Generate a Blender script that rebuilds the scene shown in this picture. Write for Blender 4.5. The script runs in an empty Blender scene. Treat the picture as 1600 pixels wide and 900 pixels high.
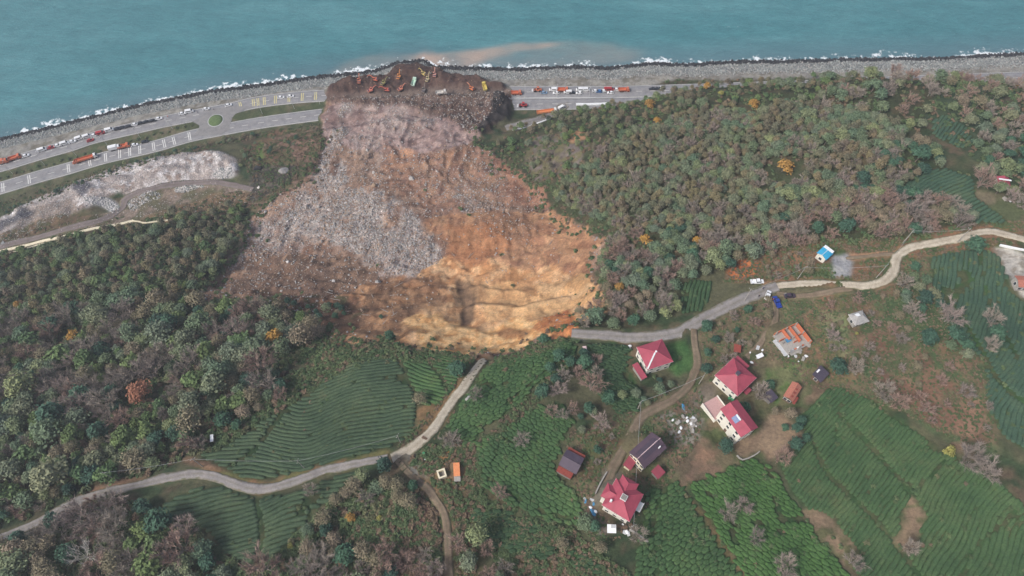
import bpy, math, random
import numpy as np
from math import radians, sin, cos, pi
random.seed(7)
rng = np.random.default_rng(7)
SC = bpy.context.scene
COL = SC.collection
# ------------------------------------------------------------------ camera, sky, sun, exposure
CAM_H = 325.0
TILT = radians(30.6)
FPX = 1600 * 24 / 36.0
cd = bpy.data.cameras.new('camera'); cam = bpy.data.objects.new('camera', cd); COL.objects.link(cam)
cam.location = (0, 0, CAM_H); cam.rotation_euler = (TILT, 0, 0)
cd.lens = 24; cd.sensor_width = 36; cd.clip_start = 1; cd.clip_end = 60000
SC.camera = cam
SUN_EL, SUN_AZ = radians(46), radians(238)      # azimuth clockwise from +Y
w = bpy.data.worlds.new('World'); SC.world = w; w.use_nodes = True
nt = w.node_tree; bg = nt.nodes['Background']
sky = nt.nodes.new('ShaderNodeTexSky'); sky.sky_type = 'NISHITA'; sky.sun_disc = False
sky.sun_elevation = SUN_EL; sky.sun_rotation = SUN_AZ
sky.air_density = 1.0; sky.dust_density = 5.0; sky.ozone_density = 1.2
nt.links.new(sky.outputs[0], bg.inputs[0]); bg.inputs[1].default_value = 0.075
sl = bpy.data.lights.new('sun', 'SUN'); sl.energy = 1.5; sl.angle = radians(12); sl.color = (1, .985, .96)
so = bpy.data.objects.new('sun', sl); COL.objects.link(so)
sd = (sin(SUN_AZ) * cos(SUN_EL), cos(SUN_AZ) * cos(SUN_EL), sin(SUN_EL))
so.rotation_euler = (pi / 2 - SUN_EL, 0, -SUN_AZ + pi)
so.location = (0, 0, 600)
SC.view_settings.view_transform = 'Standard'; SC.view_settings.look = 'None'
SC.view_settings.exposure = 0.95; SC.view_settings.gamma = 1
ALB = 1.0
# ------------------------------------------------------------------ small maths helpers
def lin(c):
    c = np.asarray(c, float) / 255.0
    v = np.where(c <= .04045, c / 12.92, ((c + .055) / 1.055) ** 2.4) * ALB
    g = (v * np.array([.25, .6, .15])).sum(-1, keepdims=True)
    return g + (v - g) * .93
def C4(*c): return tuple(float(v) for v in lin(c)) + (1.0,)
def _h(ix, iy, s):
    n = (ix.astype(np.int64) * 374761393 + iy.astype(np.int64) * 668265263 + s * 1442695041) & 0xffffffff
    n = ((n ^ (n >> 13)) * 1274126177) & 0xffffffff
    n = (n ^ (n >> 16)) & 0xffffffff
    return n / 4294967295.0 * 2 - 1
def vn(x, y, s=0):
    x = np.asarray(x, float); y = np.asarray(y, float)
    ix = np.floor(x); iy = np.floor(y); fx = x - ix; fy = y - iy
    fx = fx * fx * (3 - 2 * fx); fy = fy * fy * (3 - 2 * fy)
    a = _h(ix, iy, s); b = _h(ix + 1, iy, s); c = _h(ix, iy + 1, s); d = _h(ix + 1, iy + 1, s)
    return (a + (b - a) * fx) * (1 - fy) + (c + (d - c) * fx) * fy
def fbm(x, y, sc, o=3, s=0):
    r = 0; a = 1.0; t = 0
    for k in range(o):
        r = r + a * vn(x / sc * 2 ** k + 17.3 * k, y / sc * 2 ** k - 9.1 * k, s + k * 31); t += a; a *= .5
    return r / t
def ss(a, b, x):
    t = np.clip((x - a) / (b - a), 0, 1); return t * t * (3 - 2 * t)
def ray(px, py):
    xn = (np.asarray(px, float) - 800) / FPX; yn = (450 - np.asarray(py, float)) / FPX
    return xn, yn * cos(TILT) + sin(TILT), yn * sin(TILT) - cos(TILT)
def atz(px, py, z):
    dx, dy, dz = ray(px, py); t = (z - CAM_H) / dz
    return dx * t, dy * t
def proj(x, y, z):
    dz = z - CAM_H
    yc = y * cos(TILT) + dz * sin(TILT); zc = -y * sin(TILT) + dz * cos(TILT)
    return 800 + FPX * x / -zc, 450 - FPX * yc / -zc
def inpoly(x, y, P):
    r = np.zeros(x.shape, bool); n = len(P)
    bx = (x >= P[:, 0].min()) & (x <= P[:, 0].max()) & (y >= P[:, 1].min()) & (y <= P[:, 1].max())
    idx = np.nonzero(bx)
    if len(idx[0]) == 0: return r
    xs = x[idx]; ys = y[idx]; q = np.zeros(xs.shape, bool); j = n - 1
    for i in range(n):
        xi, yi = P[i]; xj, yj = P[j]
        if yi != yj:
            q ^= ((yi > ys) != (yj > ys)) & (xs < (xj - xi) * (ys - yi) / (yj - yi) + xi)
        j = i
    r[idx] = q
    return r
# ------------------------------------------------------------------ terrain heights
def axis(parts):
    out = [parts[0][0]]
    for a, b, s0, s1 in parts:
        x = a
        while x < b - 1e-6:
            f = (x - a) / (b - a); x = min(b, x + s0 + (s1 - s0) * f); out.append(x)
    return np.array(out)
XS = axis([(-9000, -900, 900, 40), (-900, -420, 30, 2.5), (-420, -190, 1.7, 1.0), (-190, 190, .82, .82), (190, 420, 1.0, 1.7), (420, 900, 2.5, 30), (900, 9000, 40, 900)])
YS = axis([(-6000, -300, 900, 30), (-300, -10, 14, .9), (-10, 160, .72, .75), (160, 385, .85, 1.0), (385, 460, 1.5, 8), (460, 900, 15, 60)])
GX, GY = np.meshgrid(XS, YS)
CP = []
for s in """0,312,5 100,285,5 200,255,6 300,228,6 400,212,7 500,196,8 800,185,8 870,178,9
30,330,8 130,300,15 230,270,17 340,245,17 300,300,14 200,325,12 60,365,12 0,390,12
0,430,25 100,400,28 200,370,25 300,340,22 380,320,20 0,500,45 150,470,50 280,420,45 360,380,30
0,580,68 150,560,70 300,500,65 400,470,60 0,680,85 150,660,88 300,620,85 420,560,82 0,760,93 0,835,97
140,775,98 300,742,100 420,760,103 0,900,100 200,870,103 400,880,107 350,700,97 500,700,101 600,650,98
500,580,88 620,560,91 560,545,87 612,716,105 680,665,103 750,565,97 700,600,98 600,800,110 700,800,110
800,880,113 550,880,110 800,700,106 850,600,102 820,570,99 900,530,96 1000,530,97 1080,515,98 1025,560,100
1150,590,103 1150,650,105 1000,700,108 900,700,107 970,780,111 970,880,114 1100,800,112 1200,450,99
1240,540,103 1340,495,106 1290,400,101 1400,400,106 1500,370,109 1600,370,113 1560,290,112 1250,620,106
1300,750,113 1200,880,116 1450,600,114 1450,750,118 1590,600,122 1590,750,125 1590,890,126 1400,880,120
945,440,86 945,400,74 905,350,52 865,310,38 835,270,30 800,235,18 1000,480,93 1050,430,92 1100,400,93
1000,380,82 950,330,66 1100,340,84 1200,370,95 1000,280,66 900,270,48 880,230,42 850,215,25 960,210,50
1000,165,36 1050,230,72 1100,280,80 1200,300,92 1150,220,82 1100,160,60 1200,180,82 1300,250,98
1300,150,84 1400,200,98 1350,122,82 1200,133,66 1100,138,46 1450,130,88 1600,135,90 1500,250,108 1600,200,108
520,185,9 600,165,9 700,170,9 760,190,9 550,220,13 650,220,14 720,230,17 500,290,22 600,290,24 700,290,28
800,290,30 420,340,24 500,360,35 600,360,37 700,360,40 800,350,42 880,380,52 400,430,46 500,440,50 600,440,52
700,440,52 800,430,54 900,430,64 500,490,62 600,500,67 700,480,61 740,470,59 800,490,65 900,480,76 600,520,74
700,530,76 780,540,80 880,505,86 500,520,72 650,552,90 830,545,97 -300,500,50 -300,800,95
1900,400,115 1900,200,100 1900,700,130 -300,350,12 800,1000,119 400,1000,112 1200,1000,121 1600,1000,130 0,1000,106""".split():
    a, b, c = map(float, s.split(','))
    x, y = atz(a, b, c); CP.append((x, y, c))
SHORE_PX = [(-900, 470), (-300, 300), (0, 217), (112, 190), (225, 162), (332, 141), (400, 133), (495, 119), (585, 110), (620, 97), (660, 93),
            (682, 104), (732, 105), (800, 107), (900, 103), (950, 105), (1012, 98), (1075, 100), (1150, 95), (1200, 95), (1350, 91), (1475, 90), (1600, 82), (2000, 66)]
SH = np.array([atz(a, b, 0) for a, b in SHORE_PX])
INN_PX = [(-300, 388), (0, 309), (100, 280), (200, 250), (300, 225), (400, 206), (500, 192), (600, 180), (800, 175), (900, 172), (980, 168)]
IN = [tuple(float(v) for v in atz(a, b, 5)) for a, b in INN_PX]
def yshore(x): return np.interp(x, SH[:, 0], SH[:, 1])
IN += [(xx, float(yshore(xx)) - 50) for xx in (130, 200, 300, 420, 600)]
IN = np.array(IN)
def yinn(x): return np.interp(x, IN[:, 0], IN[:, 1])
for xx in (140, 200, 260, 330, 420, 520): CP.append((xx, float(yinn(xx)) - 4, 8)); 
for xx in (-520, -430): CP.append((xx, float(yinn(xx)) - 4, 8))
CP += [(-300, -150, 118), (0, -200, 132), (300, -150, 142), (600, 100, 135), (-600, 50, 90), (-600, -300, 120), (700, -300, 150)]
CP = np.array(CP)
def tps(r2): return .5 * r2 * np.log(r2 + 1e-9)
sx = 100.0
_P = CP[:, :2] / sx; n = len(CP)
A = np.zeros((n + 3, n + 3)); D = ((_P[:, None] - _P[None]) ** 2).sum(-1)
A[:n, :n] = tps(D) + np.eye(n) * 2e-3; A[:n, n] = 1; A[:n, n + 1:] = _P; A[n, :n] = 1; A[n + 1:, :n] = _P.T
Wt = np.linalg.solve(A, np.concatenate([CP[:, 2], [0, 0, 0]]))
cx = np.clip(GX, -560, 620) / sx; cy = np.clip(GY, -330, 420) / sx
Z = Wt[n] + Wt[n + 1] * cx + Wt[n + 2] * cy
for i in range(n): Z += Wt[i] * tps((cx - _P[i, 0]) ** 2 + (cy - _P[i, 1]) ** 2)
Z = np.clip(Z, 4.5, 160)
zc = np.clip((yshore(GX) - GY) * .27, -14, 5.0)
k = ss(0, 14, yinn(GX) - GY)
Z = zc * (1 - k) + Z * k
BASE = Z.copy()
def sample(F, x, y):
    x = np.asarray(x, float); y = np.asarray(y, float)
    i = np.clip(np.searchsorted(XS, x) - 1, 0, len(XS) - 2); j = np.clip(np.searchsorted(YS, y) - 1, 0, len(YS) - 2)
    u = np.clip((x - XS[i]) / (XS[i + 1] - XS[i]), 0, 1); v = np.clip((y - YS[j]) / (YS[j + 1] - YS[j]), 0, 1)
    return (F[j, i] * (1 - u) + F[j, i + 1] * u) * (1 - v) + (F[j + 1, i] * (1 - u) + F[j + 1, i + 1] * u) * v
def hz(x, y): return sample(Z, x, y)
def hit(px, py, off=0.0):
    """world point where the sight line of a photo pixel meets the ground (raised by off)"""
    px = np.atleast_1d(np.asarray(px, float)); py = np.atleast_1d(np.asarray(py, float))
    dx, dy, dz = ray(px, py)
    T = np.arange(120, 760, 1.5)[:, None]
    zz = CAM_H + dz * T; g = np.maximum(hz(dx * T, dy * T), 0) + off
    below = zz <= g; i = np.argmax(below, 0); i = np.where(below.any(0), np.maximum(i, 1), len(T) - 1)
    c = np.arange(len(px)); f0 = (zz - g)[i - 1, c]; f1 = (zz - g)[i, c]
    t = T[i - 1, 0] + 1.5 * f0 / (f0 - f1 + 1e-9)
    return np.stack([dx * t, dy * t, CAM_H + dz * t - off], 1)
def h1(px, py, off=0.0): return hit(px, py, off)[0]
def P(s):
    a = np.array([[float(v) for v in q.split(',')] for q in s.split()]); return a
def WP(s, off=0.0):
    a = P(s); return hit(a[:, 0], a[:, 1], off)[:, :2]
def blur(M, k=1):
    for _ in range(k):
        M = (np.roll(M, 1, 0) + np.roll(M, -1, 0) + 2 * M) / 4; M = (np.roll(M, 1, 1) + np.roll(M, -1, 1) + 2 * M) / 4
    return M
wx = GX + 2.2 * fbm(GX, GY, 9, 3, 5); wy = GY + 2.2 * fbm(GX, GY, 9, 3, 6)
def mask(poly, warp=1.0, k=0):
    m = inpoly(GX + (wx - GX) * warp, GY + (wy - GY) * warp, poly).astype(float)
    return blur(m, k) if k else m
SLIDE = WP("""512,152 503,185 508,212 500,240 470,285 440,300 405,330 387,345 382,380 360,410 330,440 300,465 330,478 400,470 440,480 475,500
 520,512 508,545 550,546 600,532 650,546 700,550 755,560 800,552 850,537 888,520 903,500 945,483 947,462 928,430 952,378 905,348 852,322 845,297
 800,262 770,238 742,226 752,205 772,188 792,160 800,140""")
TOE = np.array([atz(a, b, 6) for a, b in P("512,138 540,124 575,116 606,118 620,100 650,95 680,103 700,113 750,122 765,130 790,134 792,140 770,150 760,136 700,134 670,137 640,143 600,144 570,142 540,146 515,146")])
TOE2 = np.array([atz(a, b, 7) for a, b in P("520,158 580,150 640,149 700,146 760,150 790,152 800,165 790,185 765,215 745,225 700,190 640,165 560,165")])
DUMP = WP("0,342 40,320 80,302 130,282 180,264 230,252 290,240 330,236 372,250 368,276 330,284 280,286 230,294 200,306 186,300 160,312 130,330 60,365 0,388")
mS = mask(SLIDE, 1, 0); mSb = blur(mS, 5); mT = mask(TOE, .6, 0); mT2 = mask(TOE2, .6, 0); mD = mask(DUMP, .8, 0)
rid = 1 - np.abs(fbm(GX, GY, 14, 3, 11)) * 2
inl = ss(4, 18, yinn(GX) - GY)
Z += inl * (fbm(GX, GY, 32, 3, 21) * 1.6 + fbm(GX, GY, 7, 2, 23) * .28)
wxs = GX + 5 * fbm(GX, GY, 16, 2, 61); wys = GY + 5 * fbm(GX, GY, 16, 2, 62)
Z += mSb * (fbm(GX, GY, 34, 2, 11) * 3.2 + fbm(GX, GY, 6, 3, 12) * .45 - 1.6)
crest = lambda sx_, sy_, sc_, sd_: (1 - np.abs(vn(wxs / sc_ / sx_, wys / sc_ / sy_, sd_))) ** 2.2 - .4
Z += mSb * (1.0 * crest(1, 2.0, 7.7, 63) + .55 * crest(1, 1.5, 3.1, 64) + .7 * crest(2.6, 1, 11, 65)) * (.35 + 1.1 * np.clip(.5 + 1.4 * fbm(GX, GY, 24, 2, 68), 0, 1))
_, py_ = proj(GX, GY, Z); low = ss(395, 470, py_)
ph = (wys + 11 * fbm(GX, GY, 38, 3, 66)) / 12; fr = ph - np.floor(ph); Z += mSb * low * 2.3 * (np.where(fr < .72, fr / .72, (1 - fr) / .28) - .5) * (.5 + .8 * np.clip(.5 + fbm(GX, GY, 25, 2, 67), 0, 1))
Z += blur(mS, 1) * mSb * (fbm(GX, GY, 2.3, 2, 15) * .4 + (.5 - np.abs(fbm(GX * 1.3, GY * .45, 4.5, 3, 20))) * 1.1 + .8 * (.5 - np.abs(fbm(GX, GY, 9, 3, 24))))
Z += blur(mD, 9) * (1.2 + 1.5 * (1 - np.abs(fbm(GX, GY, 13, 3, 17)) * 2) + .9 * fbm(GX, GY, 3.5, 2, 18))
# water-cut channel in the yellow face of the scar
ch = WP("716,440 722,455 726,475 728,492 734,508")
dch = np.min([np.hypot(GX - a, GY - b) for a, b in np.stack([np.interp(np.linspace(0, 4, 40), range(5), ch[:, 0]), np.interp(np.linspace(0, 4, 40), range(5), ch[:, 1])], 1)], 0)
Z -= 1.9 * np.exp(-(dch / 3.0) ** 2)
# ------------------------------------------------------------------ roads pressed into the ground
def catmull(W, step=1.4):
    W = np.asarray(W); out = []; n = len(W)
    for i in range(n - 1):
        p0 = W[max(i - 1, 0)]; p1 = W[i]; p2 = W[i + 1]; p3 = W[min(i + 2, n - 1)]
        m = max(2, int(np.hypot(*(p2 - p1)[:2]) / step))
        for q in range(m):
            t = q / m
            out.append(.5 * ((2 * p1) + (-p0 + p2) * t + (2 * p0 - 5 * p1 + 4 * p2 - p3) * t * t + (-p0 + 3 * p1 - 3 * p2 + p3) * t ** 3))
    out.append(W[-1]); return np.array(out)
def smooth1(z, k):
    for _ in range(k):
        zz = z.copy(); zz[1:-1] = (z[:-2] + 2 * z[1:-1] + z[2:]) / 4; z = zz
    return z
ROADS = {}
def road(key, px, width, fixz=None, fade=3.5):
    global Z
    a = P(px)
    if fixz is not None: W = np.stack(atz(a[:, 0], a[:, 1], fixz), 1)
    else: W = hit(a[:, 0], a[:, 1])[:, :2]
    L = catmull(W); z = np.full(len(L), fixz) if fixz is not None else smooth1(hz(L[:, 0], L[:, 1]), 30)
    R = width / 2 + fade + 1
    i0, i1 = np.searchsorted(XS, [L[:, 0].min() - R, L[:, 0].max() + R]); j0, j1 = np.searchsorted(YS, [L[:, 1].min() - R, L[:, 1].max() + R])
    sx_ = GX[j0:j1, i0:i1].ravel(); sy_ = GY[j0:j1, i0:i1].ravel()
    best = np.full(sx_.shape, 1e9); bz = np.zeros(sx_.shape)
    for q in range(len(L)):
        d = (sx_ - L[q, 0]) ** 2 + (sy_ - L[q, 1]) ** 2; m = d < best; best[m] = d[m]; bz[m] = z[q]
    best = np.sqrt(best); kk = 1 - ss(width / 2 + .6, width / 2 + fade, best)
    sub = Z[j0:j1, i0:i1].ravel(); Z[j0:j1, i0:i1] = (sub * (1 - kk) + (bz - .1) * kk).reshape(j1 - j0, i1 - i0)
    ROADS[key] = (L, z, width)
road('village', "893,521 930,523 1000,527 1055,521 1085,506 1120,488 1160,468 1200,452 1215,447", 4.7)
road('concrete', "1214,447 1260,443 1325,445 1355,446 1382,439 1397,422 1402,403 1420,389 1460,379 1500,371 1545,362 1600,374 1660,392", 3.5)
road('spur', "1214,458 1242,462 1282,459 1305,454 1332,451", 2.6)
road('lane', "1083,512 1086,540 1089,560 1087,580 1074,604 1050,624 1020,640 1000,655 985,680 966,715 955,738 946,768 930,795", 3.0)
road('track', "1207,463 1213,482 1210,505 1196,525 1181,545 1166,558", 2.6)
road('cracked', "757,560 735,587 716,615 697,640 680,665 656,690 636,705 612,716", 3.5)
road('gravel', "606,714 580,720 540,727 500,737 460,751 420,762 390,763 360,753 330,742 300,740 260,748 220,757 180,765 140,776 100,793 60,815 0,840 -60,862", 3.1)
road('dirt', "618,718 645,745 668,765 686,787 696,812 699,850 702,910 704,960", 2.6)
road('yard', "1322,404 1350,401 1375,399 1402,397", 1.8)
road('haul', "395,296 360,288 325,284 275,288 235,295 212,302 197,313 190,327 150,345 75,366 0,386 -50,398", 5.5)
road('bypass', "790,200 820,192 850,184 872,172 888,160", 6.0, None)
HWZ = 5.0
hwU = "-80,279 0,259 60,241 110,227 150,214 211,200 250,191 290,183 357,170 400,160 455,153 510,149 560,147 620,146 700,143 780,144 850,143.5 900,143.5 960,143.5 1020,142 1100,139.5 1200,136 1300,133 1400,128 1500,124 1600,121 1750,115"
hwL = "-80,315 0,294 60,276 107,263 165,246 240,229 296,213 340,204 400,193 455,185 510,178 560,172 640,168 720,165 800,163 850,162.5 900,162 965,161 1040,160"
road('hw_sea', hwU, 11.0, HWZ, 2); road('hw_land', hwL, 10.5, HWZ, 2)
mB = mask(np.array([atz(a, b, 7) for a, b in P("768,152 795,154 798,180 788,200 765,208 755,225 743,226 746,205 765,190 766,170")]), .6, 0)
Z += blur(mB, 3) * (3.2 + 2.4 * crest(1, 1, 5, 75) + fbm(GX, GY, 4, 3, 76))
mN = mask(np.array([atz(a, b, 6) for a, b in P("540,149 600,144 700,137.5 792,139 800,146.5 700,147 600,152 545,156")]), .4, 0)
# spoil thrown up over both carriageways, with the bulldozed working road left through it
Z += blur(mT * (1 - mN), 7) * (4.6 + 3.2 * fbm(GX, GY, 12, 3, 14) + 2.2 * crest(1, 1, 5.5, 71) + .9 * crest(1, 1, 2.4, 72)) * (1 - .8 * blur(mN, 2)) + blur(mT2, 4) * (1.9 + 1.6 * fbm(GX, GY, 8, 3, 16) + 1.4 * crest(1, 1, 5, 73) + .6 * crest(1, 1, 2.3, 74)) * (1 - .8 * blur(mN, 2)) + .35 * blur(mN, 1)
mY = mS * ss(150, 60, np.abs(GY - 330) * 3) * (1 - mN) * (1 - mT)
Z += blur(mY, 3) * (1.3 + 1.4 * fbm(GX, GY, 7, 3, 19))
# house platforms are cut after the houses are known; see pads
PADS = []
def pad(x, y, r):
    """level a building plot"""
    z = float(hz(x, y)); d = np.hypot(GX - x, GY - y); kk = 1 - ss(r, r + 4, d)
    Z[:] = Z * (1 - kk) + z * kk
    return z
# ------------------------------------------------------------------ mesh and material helpers
def mesh_np(name, V, F, smooth=False):
    """F: (n,k) int array, or list of such arrays"""
    me = bpy.data.meshes.new(name); V = np.asarray(V, np.float32)
    Fs = [np.asarray(f, np.int32) for f in (F if isinstance(F, list) else [F]) if len(f)]
    me.vertices.add(len(V)); me.vertices.foreach_set('co', V.ravel())
    nl = sum(f.size for f in Fs); npoly = sum(len(f) for f in Fs)
    me.loops.add(nl); me.polygons.add(npoly)
    me.loops.foreach_set('vertex_index', np.concatenate([f.ravel() for f in Fs]))
    tot = np.concatenate([np.full(len(f), f.shape[1], np.int32) for f in Fs]); st = np.concatenate([[0], np.cumsum(tot)[:-1]]).astype(np.int32)
    me.polygons.foreach_set('loop_start', st)
    try: me.polygons.foreach_set('loop_total', tot)
    except Exception: pass
    me.polygons.foreach_set('use_smooth', np.full(npoly, smooth))
    me.update(calc_edges=True); return me
def link(name, me, mat=None, parent=None, loc=None, rz=None):
    o = bpy.data.objects.new(name, me); COL.objects.link(o)
    if mat is not None and me is not None:
        if not len(me.materials): me.materials.append(mat)
    if parent is not None: o.parent = parent
    if loc is not None: o.location = loc
    if rz is not None: o.rotation_euler = (0, 0, rz)
    return o
def tag(o, label=None, cat=None, group=None, kind=None):
    if label: o['label'] = label
    if cat: o['category'] = cat
    if group: o['group'] = group
    if kind: o['kind'] = kind
    return o
def thing(name, loc, rz, label, cat, group=None):
    o = bpy.data.objects.new(name, None); COL.objects.link(o); o.location = loc; o.rotation_euler = (0, 0, rz); o.empty_display_size = .5
    return tag(o, label, cat, group)
def attr(me, name, arr, kind='FLOAT'):
    a = me.attributes.new(name, kind, 'POINT')
    if kind == 'FLOAT': a.data.foreach_set('value', np.asarray(arr, np.float32).ravel())
    elif kind == 'FLOAT_VECTOR': a.data.foreach_set('vector', np.asarray(arr, np.float32).ravel())
    elif kind == 'INT': a.data.foreach_set('value', np.asarray(arr, np.int32).ravel())
    elif kind == 'FLOAT_COLOR':
        arr = np.asarray(arr, np.float32); arr = np.concatenate([arr, np.ones((len(arr), 1), np.float32)], 1); a.data.foreach_set('color', arr.ravel())
class NT:
    def __init__(s, name):
        s.m = bpy.data.materials.new(name); s.m.use_nodes = True; s.t = s.m.node_tree; s.b = s.t.nodes['Principled BSDF']
        s.b.inputs['Specular IOR Level'].default_value = .25
    def n(s, ty, **kw):
        x = s.t.nodes.new(ty)
        for k_, v in kw.items(): setattr(x, k_, v)
        return x
    def l(s, a, b): s.t.links.new(a, b)
    def co(s, which='Object'):
        if which == 'World': return s.n('ShaderNodeNewGeometry').outputs['Position']
        return s.n('ShaderNodeTexCoord').outputs[which]
    def noise(s, sc, det=3, rough=.6, co='Object'):
        x = s.n('ShaderNodeTexNoise'); x.inputs['Scale'].default_value = sc; x.inputs['Detail'].default_value = det; x.inputs['Roughness'].default_value = rough
        s.l(s.co(co) if isinstance(co, str) else co, x.inputs['Vector']); return x.outputs[0]
    def ramp(s, f, stops):
        r = s.n('ShaderNodeValToRGB'); s.l(f, r.inputs[0]); e = r.color_ramp.elements
        while len(e) < len(stops): e.new(.5)
        for q, (p_, c_) in enumerate(stops): e[q].position = p_; e[q].color = c_
        return r.outputs[0]
    def mix(s, f, a, b, mode='MIX'):
        x = s.n('ShaderNodeMix', data_type='RGBA', blend_type=mode)
        for v, i in ((f, 0), (a, 6), (b, 7)):
            if isinstance(v, (int, float)): x.inputs[i].default_value = v
            elif isinstance(v, tuple): x.inputs[i].default_value = v
            else: s.l(v, x.inputs[i])
        return x.outputs[2]
    def mr(s, f, a, b, c, d):
        x = s.n('ShaderNodeMapRange'); s.l(f, x.inputs[0])
        for q, v in enumerate((a, b, c, d)): x.inputs[q + 1].default_value = v
        return x.outputs[0]
    def bump(s, f, st, dist):
        x = s.n('ShaderNodeBump'); x.inputs['Strength'].default_value = st; x.inputs['Distance'].default_value = dist; s.l(f, x.inputs['Height']); s.l(x.outputs[0], s.b.inputs['Normal'])
    def base(s, c): 
        if isinstance(c, tuple): s.b.inputs['Base Color'].default_value = c
        else: s.l(c, s.b.inputs['Base Color'])
    def rough(s, r): s.b.inputs['Roughness'].default_value = r
def simple(name, rgb, rough=.8, var=.18, sc=1.5, bump=0, spec=.25, metal=0, co='Object'):
    m = NT(name); c = C4(*rgb); d = tuple(v * (1 - var * 1.6) for v in c[:3]) + (1,); e = tuple(min(1, v * (1 + var)) for v in c[:3]) + (1,)
    f = m.noise(sc, 4, .65, co); m.base(m.ramp(f, [(.3, d), (.5, c), (.72, e)])); m.rough(rough); m.b.inputs['Specular IOR Level'].default_value = spec; m.b.inputs['Metallic'].default_value = metal
    if bump: m.bump(f, .6, bump)
    return m.m
# ------------------------------------------------------------------ buildings: plots levelled first
HOUSES = {}
def plot(key, roofpx, wall_h):
    """roof corners in the photo -> centre, size, heading of the building on the ground"""
    a = P(roofpx); W = hit(a[:, 0], a[:, 1], wall_h)[:, :2]; c = W.mean(0)
    for _ in range(2):
        z = float(hz(c[0], c[1])); x, y = atz(a[:, 0], a[:, 1], z + wall_h); W = np.stack([x, y], 1); c = W.mean(0)
    u = (W[1] - W[0]) + (W[2] - W[3]); v = (W[2] - W[1]) + (W[3] - W[0])
    lu = np.hypot(*u) / 2; lv = np.hypot(*v) / 2; ang = math.atan2(u[1], u[0]); av = math.atan2(v[1], v[0]) - pi / 2 * (1 if (u[0] * v[1] - u[1] * v[0]) > 0 else -1)
    d = (av - ang + pi) % (2 * pi) - pi; ang += d / 2
    zz = pad(c[0], c[1], max(lu, lv) * .55)
    HOUSES[key] = (c[0], c[1], zz, lu, lv, ang); return HOUSES[key]
plot('A', "994,542 1034,531 1053,565 1012,578", 6.0)
plot('A2', "987,571 996,567 1011,589 1003,594", 2.6)
plot('B', "1116,586 1146,560 1183,590 1152,619", 5.6)
plot('C', "1158,685 1125,638 1152,625 1184,667", 8.5)
plot('D', "981,707 1019,676 1042,700 1007,732", 6.0)
plot('D2', "973,727 983,712 995,721 985,735", 2.8)
plot('D3', "1017,737 1028,726 1040,738 1028,749", 2.6)
plot('E', "900,741 872,726 886,703 914,716", 3.2)
plot('F', "936,790 965,750 1007,772 984,812", 6.5)
plot('G', "947,820 963,820 962,834 950,832", 2.2)
plot('H', "1222,620 1239,596 1254,607 1238,626", 3.0)
plot('I', "1268,586 1282,571 1293,583 1284,600", 2.6)
plot('J', "1328,491 1347,485 1357,500 1336,511", 3.0)
plot('K', "1212,522 1243,506 1263,534 1232,558", 1.0)
plot('L', "1274,396 1288,385 1303,397 1291,405", 3.4)
plot('M', "1556,290 1562,278 1576,277 1578,289", 3.2)
plot('N', "1196,617 1202,606 1215,621 1203,632", 2.6)
plot('O', "1588,433 1606,430 1608,448 1590,450", 3.0)
plot('Q', "681,735 694,732 699,744 686,748", 1.4)
plot('R', "707,724 718,723 719,744 710,744", 1.8)
plot('S', "1147,538 1158,540 1157,551 1146,550", 2.0)
plot('T', "1181,556 1190,551 1193,556 1184,562", 1.8)
plot('U', "910,542 916,541 917,547 911,548", 1.6)
plot('V', "316,566 323,563 327,567 320,570", 2.2)
plot('W', "328,680 333,679 334,690 329,690", 2.0)
PADDY = atz(1316, 416, 101); pad(PADDY[0], PADDY[1], 5)
# ------------------------------------------------------------------ land cover (real surface colour at every ground point)
CLR = np.zeros(GX.shape + (3,)); STN = np.zeros(GX.shape)
def paint(m, cols, sc=10, seed=1, al=1.0, hard=3.0):
    m = np.clip(m * al, 0, 1)[..., None]; cols = [lin(c) for c in cols]
    if len(cols) == 1: c = cols[0] * np.ones(GX.shape + (1,))
    else:
        c = cols[0]
        for q in range(1, len(cols)):
            f = np.clip(.5 + hard * fbm(GX, GY, sc * (1 if q % 2 else .45), 3, seed + 50 * q), 0, 1)[..., None]; c = c * (1 - f) + cols[q] * f
    CLR[:] = CLR * (1 - m) + c * m
one = np.ones(GX.shape)
paint(one, [(62, 74, 52), (96, 84, 68), (56, 72, 50), (88, 88, 66)], 9, 1)
d_sh = yshore(GX) - GY
rip = (d_sh < 36) & (GY > yinn(GX) + 4)
paint(rip.astype(float), [(122, 125, 122), (142, 145, 142)], 4, 4)
paint((d_sh < 4.5).astype(float), [(52, 54, 58)], 4, 4)
belt = ss(yinn(GX) - 2, yinn(GX) + 2, GY) * (d_sh > np.interp(GX, [-100, 60, 140], [17, 19, 34]))
paint(belt, [(86, 92, 66), (106, 100, 80), (74, 84, 58)], 7, 5)
LU = ROADS['hw_sea'][0]; yU = np.interp(GX, LU[:, 0], LU[:, 1])
paint(((GY > yU) & (d_sh > 0) & (d_sh > 15)).astype(float), [(128, 124, 116), (112, 108, 98), (144, 142, 136)], 5, 6)
def region(px, cols, sc=8, seed=3, al=1.0, warp=1.0, k=1, stone=None, hard=3.0):
    m = mask(WP(px) if isinstance(px, str) else px, warp * (1.9 if k >= 2 else 1), k * (2 if k >= 2 else 1))
    if k >= 2: m = ss(.34, .66, m + .30 * fbm(GX, GY, 4.5, 4, seed + 300) + .16 * rng.uniform(-1, 1, GX.shape))
    paint(m, cols, sc, seed, al, hard)
    if stone is not None: STN[:] = STN * (1 - m) + stone * m
    return m
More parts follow.
